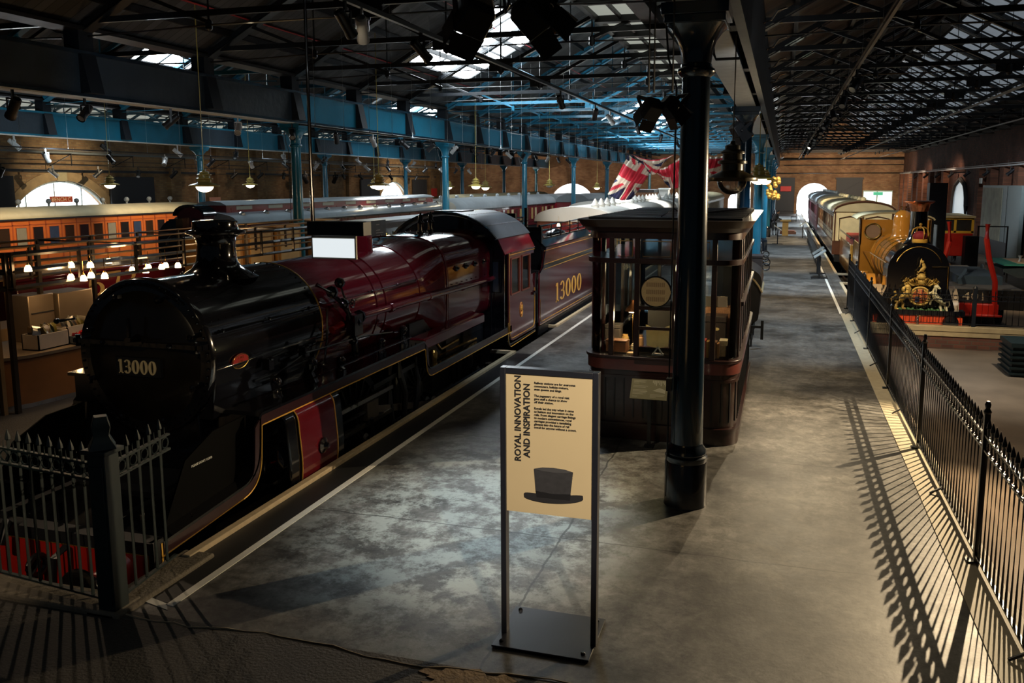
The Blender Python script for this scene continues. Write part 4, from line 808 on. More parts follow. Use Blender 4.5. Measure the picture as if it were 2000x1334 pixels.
# ================================================================== KIOSK
KX0, KX1, KY0, KY1 = -2.6, -.5, 11.45, 16.3; R_ = .34
kk = thing('glazed_kiosk', 'dark mahogany glazed station kiosk with rounded corners standing behind the near column', 'kiosk', (-1.55, 13.8, 0))
def rrect(o=0, r=None):
    r = R_ if r is None else r; x0, x1, y0, y1 = KX0-o, KX1+o, KY0-o, KY1+o; P = []
    for cx, cy, a in ((x1-r, y1-r, 0), (x0+r, y1-r, 90), (x0+r, y0+r, 180), (x1-r, y0+r, 270)): P += arc(cx, cy, r, a, a+90, 8)
    return P
def band(o, z0, z1, name, m_, o2=None, parent=None, **k):
    m = MB(); a = rrect(o); b = rrect(o if o2 is None else o2); m.loft([[(x, y, z0) for x, y in a], [(x, y, z1) for x, y in b]]); return build(name, m, m_, parent or kk, **k)
band(.03, 0, .22, 'skirting', MAHOG, bev=.01); band(.045, .2, .24, 'skirting_moulding', MAHOG)
m = MB(); a = rrect(0); m.loft([[(x, y, .22) for x, y in a], [(x, y, 1.0) for x, y in a]]); dado = build('dado', m, MAHOG, kk)
m = MB()     # boarding battens round the dado
L = rrect(.004)
def walk(P, step):
    out = []; acc = 0; n = len(P)
    for i in range(n):
        p, q = Vector(P[i]), Vector(P[(i+1) % n]); d = (q-p).length
        while acc < d: out.append((p+(q-p)*(acc/d), (q-p).normalized())); acc += step
        acc -= d
    return out
for p, d in walk(L, .135): m.beam((p.x, p.y, .32), (p.x, p.y, .9), .012, .02, (d.x, d.y, 0))
build('board_joints', m, SATIN, dado)
band(.012, .88, .92, 'dado_rail', MAHOG); band(.03, 1.0, 1.16, 'sill', mat('red mahogany', (.11, .028, .022), .3, coat=.6, var=.4, sc=4)); band(.05, 1.16, 1.2, 'sill_moulding', MAHOG, bev=.005)
band(.03, 2.5, 2.57, 'transom', MAHOG, bev=.005); band(.01, 2.84, 2.96, 'frieze', MAHOG); band(.05, 2.94, 3.0, 'cornice_bed', MAHOG, .1); band(.11, 3.0, 3.1, 'cornice', mat('brown cornice', (.04, .02, .012), .4, coat=.2), .17)
m = MB()
for i in range(16): y = KY0+.1+.31*i; m.box(KX0, KX1, y, y+.12, 3.1, 3.13)
m.beam((KX0+1.3, KY0+.2, 3.16), (KX1-.1, KY1-1.2, 3.16), .04, .03); m.tube([(-1.6, 11.7, 3.14), (-1.45, 11.9, 3.24), (-1.3, 11.7, 3.16), (-1.2, 11.9, 3.2), (-1.1, 11.75, 3.14)], .012, 5); build('roof_slats', m, SATIN, kk)
# posts and glass
def post(x, y, w_=.07, d_=.08, z0=1.2, z1=2.86, nm='mullion'): m = MB(); m.box(x-w_/2, x+w_/2, y-d_/2, y+d_/2, z0, z1); return build(nm, m, MAHOG, kk, bev=.006)
yf = KY0+.02
for x in (-2.24, -1.885, -1.36, -.84): post(x, yf)
yb = KY1-.04
for x in (-2.24, -1.7, -1.2, -.84): post(x, yb)
for y in (11.85, 12.5, 13.3, 14.1, 14.9, 15.9):
    post(KX0+.03, y, .06, .07); post(KX1-.03, y, .06, .12)
m = MB()
for y in [11.9+.33*i for i in range(13)]: m.box(KX1-.06, KX1-.0, y, y+.05, 1.2, 2.86)
build('east_shutter_slats', m, SATIN, kk)
m = MB(); m.box(KX1-.06, KX1+.04, 11.9, 16.2, 1.9, 1.96); m.box(KX1-.06, KX1-.02, 11.9, 16.2, 1.2, 2.5); build('east_panel', m, MAHOG, kk)
def pane(x0, x1, y, z0, z1): m = MB(); m.box(x0, x1, y-.003, y+.003, z0, z1); return build('glass_pane', m, GLASS, kk)
for a, b in ((-2.2, -1.92), (-1.85, -1.4), (-1.32, -.88)): pane(a, b, yf, 1.2, 2.5); pane(a, b, yf, 2.57, 2.84)
for cx, cy, a0 in ((KX0+R_, KY0+R_, 180), (KX1-R_, KY0+R_, 270), (KX0+R_, KY1-R_, 90)):
    for z0, z1 in ((1.2, 2.5), (2.57, 2.84)):
        m = MB(); m.strip(arc(cx, cy, R_-.02, a0, a0+90, 8), .005, 'xy', z0, z1); build('curved_pane', m, GLASS, kk)
m = MB(); m.box(KX0+.028, KX0+.034, 11.8, 15.9, 1.2, 2.5); build('glass_pane', m, GLASS, kk)
# small gilt-edged top lights
GILT = mat('gilt glazing bead', (.42, .26, .1), .35, metal=.3)
for a, b in ((-2.19, -1.93), (-1.83, -1.41), (-1.31, -.89)):
    m = MB(); m.tube([(a+.02, yf-.035, 2.6), (b-.02, yf-.035, 2.6), (b-.02, yf-.035, 2.81), (a+.02, yf-.035, 2.81)], .008, 5, True); build('top_light_bead', m, GILT, kk)
m = MB(); m.tube([(-1.83, yf-.03, 1.93), (-1.41, yf-.03, 1.93), (-1.41, yf-.03, 2.49), (-1.83, yf-.03, 2.49)], .008, 5, True); build('hatch_frame', m, MAHOG, kk)
for a_ in ((-1.86, -1.39, yf-.03, yf+.03, 1.86, 1.91), (-1.9, -1.36, yf-.06, yf+.0, 1.1, 1.2), (-1.86, -1.39, yf-.02, yf+.02, 1.58, 1.62)): m = MB(); m.box(*a_); build('hatch_rail', m, MAHOG, kk)
m = MB(); m.box(-2.5, -.62, 11.5, 12.15, 1.17, 1.2); m.box(-2.5, -2.1, 12.1, 15.5, 1.17, 1.2); build('counter_top', m, mat('worn oak counter', (.3, .15, .06), .45, var=.35, sc=6), kk)
m = MB(); m.box(-1.9, -1.3, 12.6, 13.2, 1.17, 1.75); build('inner_desk', m, mat('dark desk front', (.01, .008, .007), .6, spec=.2), kk)
# what stands inside the kiosk
m = MB(); m.lathe([(.185, 0), (.185, .012), (.17, .014)], (0, 0, 0), (0, -1, 0), 48); t = thing('round_timetable', 'round buff timetable notice in the upper kiosk window', 'notice', (-1.615, 11.42, 2.12)); o = build('notice_face', MB().lathe([(.205, 0), (.205, .014)], (-1.615, 11.41, 2.12), (0, -1, 0), 48), mat('buff timetable paper', (.5, .36, .16), .7, var=.2, sc=60), t)
build('notice_rim', MB().ring((-1.615, 11.4, 2.12), (0, 1, 0), .21, .013, 48), BLACK, t)
m = MB()
for i in range(10):
    for j, z in enumerate((2.22, 2.12, 2.02)): m.box(-1.745+.026*i, -1.727+.026*i, 11.393, 11.397, z-.03, z+.03)
build('print', m, mat('brown print', (.3, .2, .09), .8), o)
# Pendant shade lamp
t = thing('desk_lamp', 'small lit brass pendant lamp with conical shade inside the kiosk', 'lamp', (-2.03, 12.0, 1.2))
m = MB(); m.cyl((-2.03, 12.0, 1.8), (-2.03, 12.0, 1.2), .008, seg=6); m.lathe([(.07, 0), (.05, .02), (.01, .04)], (-2.03, 12, 1.2), seg=14); build('stem', m, BRASS, t)
m = MB(); m.lathe([(.115, -.01), (.1, .03), (.045, .08), (.025, .12), (.02, .15)], (-2.03, 12.0, 1.76), seg=24, cap=False); build('lamp_shade', m, mat('copper lamp shade', (.4, .16, .06), .3, metal=.8), t)
m = MB(); m.sph((-2.03, 12.0, 1.76), .09, 16, (1, 1, .35)); build('lamp_bulb', m, mat('lamp glow', (1, .8, .5), .5, es=9, ecol=(1, .82, .55)), t)
bulb((-2.03, 11.99, 1.68), 34); bulb((-1.62, 11.68, 1.86), 12, size=.03); bulb((-.95, 12.0, 2.3), 20); bulb((-2.3, 12.9, 2.3), 10)
LEATH = mat('brown leather', (.13, .05, .025), .5, var=.3, sc=20)
def crate(x, y, z, w_, d_, h, lb, nm='wooden_box', mt=None, rz=0): m = MB(); m.box(-w_/2, w_/2, -d_/2, d_/2, 0, h*.82); m.box(-w_/2-.006, w_/2+.006, -d_/2-.006, d_/2+.006, h*.84, h); o = build(nm, m, mt or WOOD, bev=.004); o.location = (x, y, z); o.rotation_euler = (0, 0, rz); return tag(o, lb, 'box')
crate(-2.2, 11.75, 1.2, .3, .17, .17, 'small brown wooden box on the kiosk counter at its left corner', rz=-.15)
crate(-2.36, 12.3, 1.2, .22, .25, .3, 'black leather case on the kiosk counter behind the wooden box', 'leather_case', mat('black leather', (.03, .022, .02), .5))
for x, y, r, h, c, lb, nm in ((-2.2, 12.35, .055, .14, (.4, .24, .08), 'amber jar under the kiosk lamp', 'jar'), (-1.98, 11.9, .05, .09, (.7, .62, .45), 'white enamel mug on the kiosk counter', 'mug'), (-2.12, 11.95, .035, .07, (.02, .02, .02), 'black ink bottle beside the enamel mug', 'ink_bottle'), (-1.98, 12.3, .07, .15, (.18, .1, .05), 'brown telephone set behind the enamel mug', 'telephone')):
    m = MB(); m.lathe([(r, 0), (r, h*.75), (r*.75, h*.82), (r*.8, h)], (x, y, 1.2), seg=20); solo(nm, m, mat(nm, c, .35, coat=.4), lb, nm.replace('_', ' '))
m = MB(); m.box(-2.03, -1.93, 11.52, 11.64, 1.2, 1.225); solo('ledger', m, mat('ledger cover', (.35, .2, .09), .6), 'thin tan ledger lying at the kiosk counter edge', 'book')
m = MB(); m.beam((-2.12, 11.75, 1.206), (-1.98, 11.8, 1.206), .01, .01); solo('pen', m, BLACK, 'black pen lying on the kiosk counter', 'pen')
t = thing('open_book', 'open book with lit cream pages on a stand in the lower kiosk window', 'book', (-1.6, 11.6, 1.27)); PG = mat('book pages', (.72, .55, .25), .7, var=.15, sc=20)
for s in (-1, 1):
    m = MB(); m.prism([(-1.6, 1.3), (-1.6+s*.15, 1.34), (-1.6+s*.165, 1.64), (-1.6, 1.56)][::s], 'xz', 11.6, 11.605); m.v = [(x, y-abs(x+1.6)*.35, z) for x, y, z in m.v]; build('page', m, PG, t)
m = MB(); m.box(-1.68, -1.52, 11.58, 11.66, 1.2, 1.22); m.beam((-1.66, 11.6, 1.22), (-1.6, 11.6, 1.32), .02, .02); m.beam((-1.54, 11.6, 1.22), (-1.6, 11.6, 1.32), .02, .02); build('book_stand', m, mat('clear stand', (.3, .3, .3), .2), t)
for i, (c, h) in enumerate((((.45, .05, .03), .24), ((.4, .22, .06), .22), ((.3, .14, .04), .225), ((.42, .26, .08), .21), ((.16, .06, .03), .22), ((.36, .16, .05), .2))):
    m = MB(); x = -.97+.036*i; m.box(x, x+.03, 11.62, 11.8, 1.2, 1.2+h)
    solo('standing_book', m, mat('book cover %d' % i, c, .6), ['tall red-spined book, first of the row in the kiosk by the near column', 'tan book just right of the red-spined book in the kiosk', 'brown book, third of the kiosk row of books', 'yellow-tan book, fourth of the kiosk row', 'dark brown book, fifth of the kiosk row', 'short orange-brown book at the right end of the kiosk row'][i], 'book')
crate(-.86, 12.3, 1.2, .3, .3, .5, 'dark box file with an oval cream label inside the kiosk', 'box_file', mat('box file black', (.03, .02, .018), .5))
m = MB(); m.prism([(-.84+.04*math.cos(a), 1.52+.022*math.sin(a)) for a in [2*PI*i/16 for i in range(16)]], 'xz', 12.13, 12.14); solo('oval_label', m, PG, 'oval cream label on the dark box file', 'label')
m = MB(); m.box(-1.1, -.62, 12.5, 12.7, 1.2, 1.78)
for i in range(12): m.sph((-1.08+.04*i, 12.6, 1.79), .022, 6)
solo('wicker_basket', m, mat('wicker', (.2, .09, .04), .8, var=.5, sc=40, bump=.5), 'brown wicker basket standing behind the books in the kiosk', 'basket')
m = MB(); m.box(-.76, -.68, 11.75, 11.95, 1.2, 1.35); m.box(-.77, -.66, 11.76, 11.97, 1.35, 1.42); solo('paper_bundle', m, mat('bundle of papers', (.5, .42, .3), .8, var=.3, sc=30), 'bundle of cream papers beside the kiosk books', 'papers')
m = MB(); m.box(-1.0, -.66, 11.47, 11.475, 1.94, 2.08); solo('cream_notice', m, SGN, 'blank cream notice card hung in the kiosk glass right of the near column', 'notice')
# plaque on a post
t = thing('information_lectern', 'olive caption plaque on a black post in front of the kiosk', 'information stand', (-1.64, 11.15, 0))
OL = mat('olive caption board', (.3, .26, .12), .5, var=.1)
m = MB(); m.box(-1.7, -1.57, 11.1, 11.25, 0, .015); build('foot', m, SATIN, t); m = MB(); m.box(-1.665, -1.615, 11.16, 11.2, .01, .78); build('post', m, SATIN, t)
A = Matrix.Translation((-1.64, 11.12, .82)) @ Matrix.Rotation(math.radians(50), 4, 'X')
m = MB(); m.box(-.25, .25, -.15, .15, -.012, 0); m.xf(A); pn = build('plaque', m, OL, t)
m = MB()
for i, l_ in enumerate((.17, .16, .07, 0, .2, .17, 0, .19, .2, .18, .15, 0, .07)):
    if l_: m.box(-.22, -.22+l_, .12-.02*i, .128-.02*i, 0, .002)
for i, l_ in enumerate((.2, .19, .08)): m.box(.02, .02+l_, -.08-.018*i, -.074-.018*i, 0, .002)
m.xf(A); build('caption_lines', m, mat('pale print', (.62, .56, .36), .6), pn)
m = MB()
for i in range(9): x = .04+.022*i; m.box(x, x+.015, .1-.02*(i % 3), .135, 0, .003)
m.prism([(.05, -.02), (.22, -.05), (.22, 0), (.14, .03)], 'xy', 0, .002); m.xf(A); build('caption_picture', m, mat('pale print', (.6, .5, .3), .6), pn)
# small box strapped to the near column
m = MB(); m.box(-1.15, -1.09, 9.05, 9.15, 1.33, 1.47); solo('junction_box', m, SATIN, 'small dark junction box strapped to the left of the near column', 'junction box')
# ================================================================== RAILINGS
RB = mat('railing black paint', (.010, .012, .016), .3, coat=.3); GRN = mat('railing dark green paint', (.003, .013, .015), .55, coat=0, var=.4, sc=8)
def picket_mesh(h, r=.011):
    m = MB(); m.cyl((0, 0, .08), (0, 0, h-.05), r, seg=6); m.lathe([(r, 0), (r*1.8, .01), (r*1.5, .04), (.002, .1)], (0, 0, h-.08), seg=6); return m
def railing(root, p, q, h, n_long, mt, rings=True, rb=.1, r=.011, stuff_after=None, low=True):
    p = Vector(p); q = Vector(q); d = (q-p); L = d.length; u = d.normalized(); w_ = root['_w']; n = int(L/n_long)
    for nm, z in (('bottom_rail', .09), ('middle_rail', h-.3), ('top_rail', h-.16)):
        m = MB(); m.beam(p+Vector((0, 0, z)), q+Vector((0, 0, z)), .035, .018); build(nm, m, mt, root)
    first = None
    for i in range(n):
        c = p+u*(n_long*(i+.5)); m0 = None
        if first is None: first = build('picket', picket_mesh(h, r), mt); first.parent = root; o = first
        else: o = first.copy(); COL.objects.link(o); o.parent = root
        o.location = c-Vector(w_)
    m = MB()
    for i in range(n):
        c = p+u*(n_long*(i+1)); m.ring((c.x, c.y, h-.23), (-u.y, u.x, 0), min(.05, n_long*.36), .007, 12, 5)
        if low: m.cyl((c.x, c.y, h-.16), (c.x, c.y, h-.08), .007, .002, 5)
    tag(build('scroll_rings', m, mt, root), None, None, kind='stuff')
def rpost(root, x, y, h, mt, w_=.05, ball=True):
    m = MB(); m.box(x-w_/2, x+w_/2, y-w_/2, y+w_/2, 0, h); m.lathe([(w_*.6, h), (w_*.75, h+.02), (w_*.4, h+.05), (w_*.55, h+.09), (w_*.3, h+.12)], (x, y, 0), seg=10); m.box(x-.09, x-.02, y-.05, y+.05, .012, .03); build('post', m, mt, root)
# right-hand railing in panels
ys = [4.9, 8.47, 12.1, 15.6, 19.3, 23.17, 25.5]
nm_ = ['closest to the camera', 'second from the camera', 'third from the camera', 'fourth from the camera', 'fifth from the camera', 'shortest, beside the ochre engine']
for i, (a, b) in enumerate(zip(ys, ys[1:])):
    rt = thing('iron_railing', 'black spiked iron railing panel along the right platform kerb, '+nm_[i], 'railing', (1.91, (a+b)/2, 0), 'right platform railing panels')
    railing(rt, (1.91, a+.03, 0), (1.91, b-.03, 0), 1.43, .14, RB, r=.013); rpost(rt, 1.91, b, 1.47, RB, .05)
    if i == 0: rpost(rt, 1.91, a, 1.47, RB, .05)
    m = MB(); m.beam((1.91, (a+b)/2, .1), (1.78, (a+b)/2, .02), .02, .02); build('stay', m, RB, rt)
# railing around the end of the engine's track
rt = thing('iron_railing', 'dark green spiked railing with rings and square corner post at the bottom left', 'railing', (-5.3, 5.41, 0))
railing(rt, (-5.36, 5.43, .0), (-9.6, 5.9, .0), 1.44, .13, GRN, r=.014); railing(rt, (-5.3, 5.47, 0), (-5.42, 6.32, 0), 1.44, .16, GRN, r=.014)
m = MB(); m.box(-5.385, -5.215, 5.33, 5.49, -.05, 1.4); m.box(-5.37, -5.23, 5.32, 5.5, .1, 1.3); m.box(-5.42, -5.18, 5.3, 5.52, 1.4, 1.44)
m.lathe([(.15, 1.44), (.11, 1.5), (.08, 1.55), (.1, 1.62), (.08, 1.68), (.07, 1.71)], (-5.3, 5.41, 0), seg=4); build('corner_post', m, GRN, rt, bev=.006)
m = MB(); m.box(-6.95, -6.9, 5.55, 5.6, -.05, 1.3); build('brace_post', m, GRN, rt)
# far railing on the plinth before the yellow engine
rt = thing('iron_railing', 'black spiked railing with rings standing on the brick plinth before the yellow engine', 'railing', (7.5, 24.95, -.28))
def plinth_rail():
    w_ = Vector((7.5, 24.95, -.28)); h = 1.0
    for nm, z in (('bottom_rail', .07), ('middle_rail', h-.28), ('top_rail', h-.15)): m = MB(); m.beam((2.0, 24.95, -.28+z), (12.9, 24.95, -.28+z), .03, .018); build(nm, m, RB, rt)
    f = None
    for i in range(72):
        if f is None: f = build('picket', picket_mesh(h, .012), RB); f.parent = rt; o = f
        else: o = f.copy(); COL.objects.link(o); o.parent = rt
        o.location = (2.15+.15*i-7.5, 0, 0)
    m = MB()
    for i in range(72): m.ring((2.225+.15*i, 24.95, -.28+h-.215), (0, 1, 0), .055, .008, 12, 5)
    tag(build('scroll_rings', m, RB, rt), None, None, kind='stuff')
    for x in (5.1, 8.1, 11.1): m = MB(); m.box(x-.05, x+.05, 24.9, 25.0, -.28, .78); m.lathe([(.06, 0), (.03, .05)], (x, 24.95, .78), seg=8); build('post', m, RB, rt)
plinth_rail()
# ================================================================== THINGS FURTHER DOWN THE PLATFORM
t = thing('milk_trolley', 'dark barrow with a curved canvas lid and small wheels standing past the kiosk', 'trolley', (-.7, 19.6, 0))
m = MB(); m.prism(fillet([(-1.35, .55), (-.42, .55), (-.36, 1.45), (-.4, 1.6), (-.6, 1.75), (-1.35, 1.78)], .12, 4), 'xz', 18.9, 20.6); build('body', m, SATIN, t)
m = MB(); m.strip(arc(-1.35, .9, 1.05, 20, 90, 8, ry=.92), -.03, 'xz', 18.85, 20.65); build('canvas_lid', m, mat('stained canvas', (.35, .28, .16), .8, var=.35, sc=3), t)
for x, y in ((-.55, 19.0), (-.55, 20.4), (-1.25, 19.0), (-1.25, 20.4)): m = MB(); m.lathe([(.14, -.02), (.15, 0), (.14, .02)], (x, y, .15), (1, 0, 0), 20); m.box(x-.03, x+.03, y-.03, y+.03, .15, .55); build('wheel', m, SATIN, t)
m = MB(); m.box(-1.3, -.3, 18.75, 18.8, .45, .5); m.box(-.35, -.29, 18.74, 18.8, .2, .62); build('draw_bar', m, SATIN, t)
m = MB(); m.box(-1.2, -.55, 27.5, 28.3, 0, 1.25); m.box(-1.22, -.53, 27.48, 28.32, 1.25, 1.3); solo('display_cabinet', m, mat('slate blue cabinet', (.05, .06, .1), .5), 'slate blue cabinet between the third and fourth columns', 'cabinet')
t = thing('platform_bench', 'iron and timber bench with scrolled cast ends down the platform', 'bench', (-.75, 36.5, 0))
m = MB(); m.box(-1.3, -.85, 35.4, 37.6, .42, .47); build('seat', m, WOOD, t); m = MB(); m.box(-1.32, -1.27, 35.4, 37.6, .55, .95); build('backrest', m, WOOD, t)
for y in (35.45, 37.5):
    m = MB()
    for cx, cz, r in ((-.55, .2, .14), (-.85, .25, .16), (-.6, .55, .13), (-.9, .6, .12)): m.ring((cx, y, cz), (0, 1, 0), r, .03, 16, 6)
    build('cast_end', m, SATIN, t)
LECT = mat('grey lectern panel', (.3, .33, .33), .4)
def lectern():
    t = thing('sloping_lectern', '', 'information stand')
    m = MB(); m.box(-.3, .3, -.25, .3, 0, .02); build('foot', m, SATIN, t)
    for y in (-.25, .25): m = MB(); m.box(-.03, .03, y-.02, y+.02, .0, .85); build('leg', m, SATIN, t)
    m = MB(); m.box(-.25, .25, -.4, .4, 0, .03); m.xf(Matrix.Translation((0, 0, .92)) @ Matrix.Rotation(-.6, 4, 'Y')); build('panel', m, LECT, t); return t
l0 = lectern(); sp = [(1.45, 33.6, 'nearest, pale-topped sloping lectern by the right platform line'), (1.45, 35.2, 'second sloping lectern from the camera by the right platform line'), (1.35, 58, 'far sloping lectern near the bright end arch'), (-.2, 52, 'lectern with bright white top left of the platform')]
for i, (x, y, lb) in enumerate(sp):
    if i == 0: l0.location = (x, y, 0); l0['label'] = lb; l0['group'] = 'sloping lecterns'
    else: dup(l0, (x, y, 0), PI if x < 0 else 0, lb, 'sloping lecterns')
t = thing('perforated_barrier', 'long dark perforated barrier running along the right platform edge', 'barrier', (1.62, 45, 0))
m = MB()
for i in range(12): y = 37+1.5*i; m.beam((1.55, y, .55), (1.55, y+1.4, .55), .04, .5); m.box(1.53, 1.58, y, y+.04, 0, .8)
build('panel', m, mat('grey barrier', (.07, .075, .08), .5), t)
m = MB(); m.beam((1.5, 36.9, .85), (1.5, 55, .85), .05, .04); build('top_rail', m, SATIN, t)
t = thing('platform_chair', 'dark wooden chair near the bright end arch', 'chair', (1.1, 82, 0)); m = MB(); m.box(.8, 1.3, 81.8, 82.3, .45, .5); build('seat', m, SATIN, t); m = MB(); m.box(1.25, 1.3, 81.8, 82.3, .5, 1.1); build('backrest', m, SATIN, t)
for x in (.82, 1.28):
    for y in (81.82, 82.28): m = MB(); m.box(x-.02, x+.02, y-.02, y+.02, 0, .45); build('leg', m, SATIN, t)
m = MB(); m.box(-.1, 1.0, 62, 63.2, 0, .18); m.box(-.05, .9, 62.1, 63.1, .18, .26); solo('low_plinth', m, mat('red brown plinth', (.2, .08, .05), .6), 'low red-brown plinth on the platform near the far columns', 'plinth')
# standing figure far down the platform
t = thing('person', 'distant person in dark clothes leaning over a table beyond the blue columns', 'person', (-.45, 60.5, 0)); DK = mat('dark clothes', (.03, .03, .035), .8)
m = MB(); 
for s in (-.1, .1): m.tube([(-.45+s, 60.5, .02), (-.47+s, 60.5, .45), (-.5+s, 60.5, .88)], [.06, .07, .1], 8)
m.tube([(-.5, 60.5, .85), (-.47, 60.5, 1.1), (-.38, 60.5, 1.35), (-.33, 60.5, 1.48)], [.17, .18, .2, .09], 10); m.tube([(-.36, 60.3, 1.4), (-.2, 60.28, 1.15), (-.02, 60.3, 1.1)], [.06, .05, .04], 8); m.tube([(-.36, 60.7, 1.4), (-.2, 60.72, 1.15), (-.02, 60.7, 1.1)], [.06, .05, .04], 8); build('clothing', m, DK, t)
m = MB(); m.sph((-.26, 60.5, 1.6), .1, 12, (1, .85, 1.15)); m.cyl((-.32, 60.5, 1.45), (-.28, 60.5, 1.56), .05, seg=8); build('head', m, mat('skin', (.4, .22, .15), .6), t)
m = MB(); m.sph((-.28, 60.5, 1.64), .105, 12, (1, .9, 1)); build('hair', m, DK, t)
m = MB(); m.box(-.1, .6, 60.1, 61.0, .98, 1.06); m.box(.05, .45, 60.3, 60.8, 0, .98); solo('yellow_display', m, mat('yellow brown display', (.45, .28, .08), .6), 'yellow-topped display table under the distant person', 'display table')
# ================================================================== CARRIAGES
def coach(name, lb, x, y0, y1, body, roofm, eave=2.25, top=2.8, hw=1.35, z0=.25, nwin=12, glass=None, clere=None, vents=0, ventm=None, sides=(1,), lining=None, endwin=False, wz=(1.35, 2.0), ww=.55, vent_kind='ball'):
    t = thing(name, lb, 'railway carriage', (x, (y0+y1)/2, -.8))
    m = MB(); m.prism([(x-hw+.06, z0), (x-hw, .9), (x-hw, eave), (x+hw, eave), (x+hw, .9), (x+hw-.06, z0)], 'xz', y0, y1); b = build('body', m, body, t, bev=.02)
    m = MB(); R = [(x-hw-.06, eave-.02)]+[(x+(hw+.06)*math.sin(a), eave+(top-eave)*math.cos(a)**.8) for a in [-PI/2*.97+PI*.97*i/14 for i in range(15)]]+[(x+hw+.06, eave-.02)]
    m.prism(R[::-1], 'xz', y0-.08, y1+.08); r = build('roof', m, roofm, t, ang=50)
    m = MB(); m.box(x-hw-.07, x-hw-.02, y0-.08, y1+.08, eave-.08, eave-.02); m.box(x+hw+.02, x+hw+.07, y0-.08, y1+.08, eave-.08, eave-.02); build('gutter', m, SATIN, r)
    m = MB(); m.box(x-hw+.1, x+hw-.1, y0, y1, -.1, z0)
    for y in (y0+2, y1-2):
        for d in (-.9, .9): m.cyl((x-.8, y+d, -.36), (x+.8, y+d, -.36), .48, seg=20)
        m.box(x-hw+.1, x+hw-.1, y-1.4, y+1.4, -.45, -.15)
    build('underframe', m, SATIN, t)
    L = y1-y0; gm = glass or mat('dark carriage window', (.02, .022, .025), .12, coat=1)
    for s in sides:
        for i in range(nwin):
            y = y0+.45+(L-.9)*(i+.5)/nwin; xo = x+s*hw; g = gm[i % len(gm)] if isinstance(gm, list) else gm
            m = MB(); m.box(min(xo, xo+s*.015), max(xo, xo+s*.015), y-ww/2, y+ww/2, *wz); w_ = build('window', m, g, t)
            m = MB(); m.tube([(xo+s*.01, y-ww/2, wz[0]), (xo+s*.01, y+ww/2, wz[0]), (xo+s*.01, y+ww/2, wz[1]), (xo+s*.01, y-ww/2, wz[1])], .022, 4, True); build('window_frame', m, lining or body, w_)
        m = MB()
        for z in (wz[0]-.18, .9, wz[1]+.08): m.box(min(x+s*hw, x+s*(hw+.014)), max(x+s*hw, x+s*(hw+.014)), y0+.03, y1-.03, z, z+.035)
        for i in range(nwin+1): y = y0+.45+(L-.9)*i/nwin; m.box(min(x+s*hw, x+s*(hw+.014)), max(x+s*hw, x+s*(hw+.014)), y-.03, y+.03, z0+.2, eave-.1)
        build('panel_beading', m, lining or body, t)
    if clere:
        c0, c1 = clere; m = MB(); m.box(x-.62, x+.62, y0+.4, y1-.4, top-.3, top+c0); cl = build('clerestory', m, body, t)
        m = MB(); m.prism([(x-.7, top+c0-.02), (x-.45, top+c0+.1), (x, top+c0+.14), (x+.45, top+c0+.1), (x+.7, top+c0-.02)][::-1], 'xz', y0+.3, y1-.3); build('clerestory_roof', m, roofm, cl, ang=50)
        for i in range(int(L/2.1)):
            m = MB(); m.box(x+.61, x+.635, y0+1+2.1*i, y0+2+2.1*i, top+c0-.2, top+c0-.06); build('clerestory_light', m, mat('clerestory glass', (.3, .28, .22), .3), cl)
    for i in range(vents):
        y = y0+.8+(L-1.6)*i/max(1, vents-1); m = MB(); h = top if not clere else eave+.25; xo = x if not clere else x+1.0
        if vent_kind == 'cone': xo = x+.55; h = top-.08; m.lathe([(.13, 0), (.14, .1), (.17, .12), (.1, .2), (.04, .32), (.005, .36)], (xo, y, h), seg=12)
        elif vent_kind == 'lamp': m.cyl((xo, y, h-.03), (xo, y, h+.12), .05, seg=8); m.sph((xo, y, h+.2), .115, 10)
        else: m.lathe([(.07, 0), (.13, .04), (.13, .14), (.05, .2)], (xo, y, h-.02), seg=10)
        build('roof_ventilator', m, ventm or roofm, r)
    return t
ORG = mat('orange varnished carriage', (.52, .13, .025), .3, coat=.5, var=.15, sc=3)
BUFF = mat('buff roof', (.42, .36, .22), .6, var=.25, sc=2)
WINS = [mat('dark window a', (.012, .012, .012), .15, coat=1), mat('dark window b', (.03, .018, .01), .15, coat=1), mat('blue window c', (.03, .05, .09), .15, coat=1), mat('curtained window', (.22, .19, .13), .5)]
coach('orange_carriage', 'orange varnished carriage with buff roof and round lamp tops, far left before the arch', -30, 19, 37, ORG, BUFF, 2.22, 2.62, 1.35, nwin=22, glass=[WINS[0], WINS[1], WINS[3], WINS[0], WINS[2], WINS[1]], vents=12, ventm=GREY, vent_kind='lamp', wz=(1.1, 1.85), ww=.48, lining=mat('orange beading', (.35, .07, .02), .4))
MAR = mat('maroon carriage', (.16, .016, .022), .28, coat=.6, var=.2, sc=2); SILV = mat('silver grey carriage roof', (.33, .37, .39), .35, coat=.3, var=.25, sc=2)
coach('clerestory_carriage', 'long maroon carriage with silver clerestory roof and torpedo ventilators behind the engines', -20.6, 26.7, 47, MAR, SILV, 2.1, 2.52, nwin=16, clere=(.26, 0), vents=13, ventm=STEEL, wz=(1.2, 1.85))
coach('arc_roofed_carriage', 'maroon and cream carriage with smooth silver arc roof beyond the clerestory carriage', -20.6, 48.5, 72, MAR, SILV, 1.9, 2.62, nwin=22, glass=[mat('tan panel', (.42, .28, .1), .5), mat('cream panel', (.6, .5, .28), .5), WINS[1]], vents=9, wz=(.75, 1.65), ww=.6)
coach('red_van', 'short crimson van at the end of the arc roofed carriage', -20.6, 74, 82, mat('bright crimson van', (.35, .02, .035), .4), SILV, 2.0, 2.6, nwin=3)
coach('grey_roofed_carriage', 'maroon carriage with dark grey roof beyond the crimson van, near the end wall', -17.2, 70, 88, MAR, GREY, 2.0, 2.65, nwin=14)
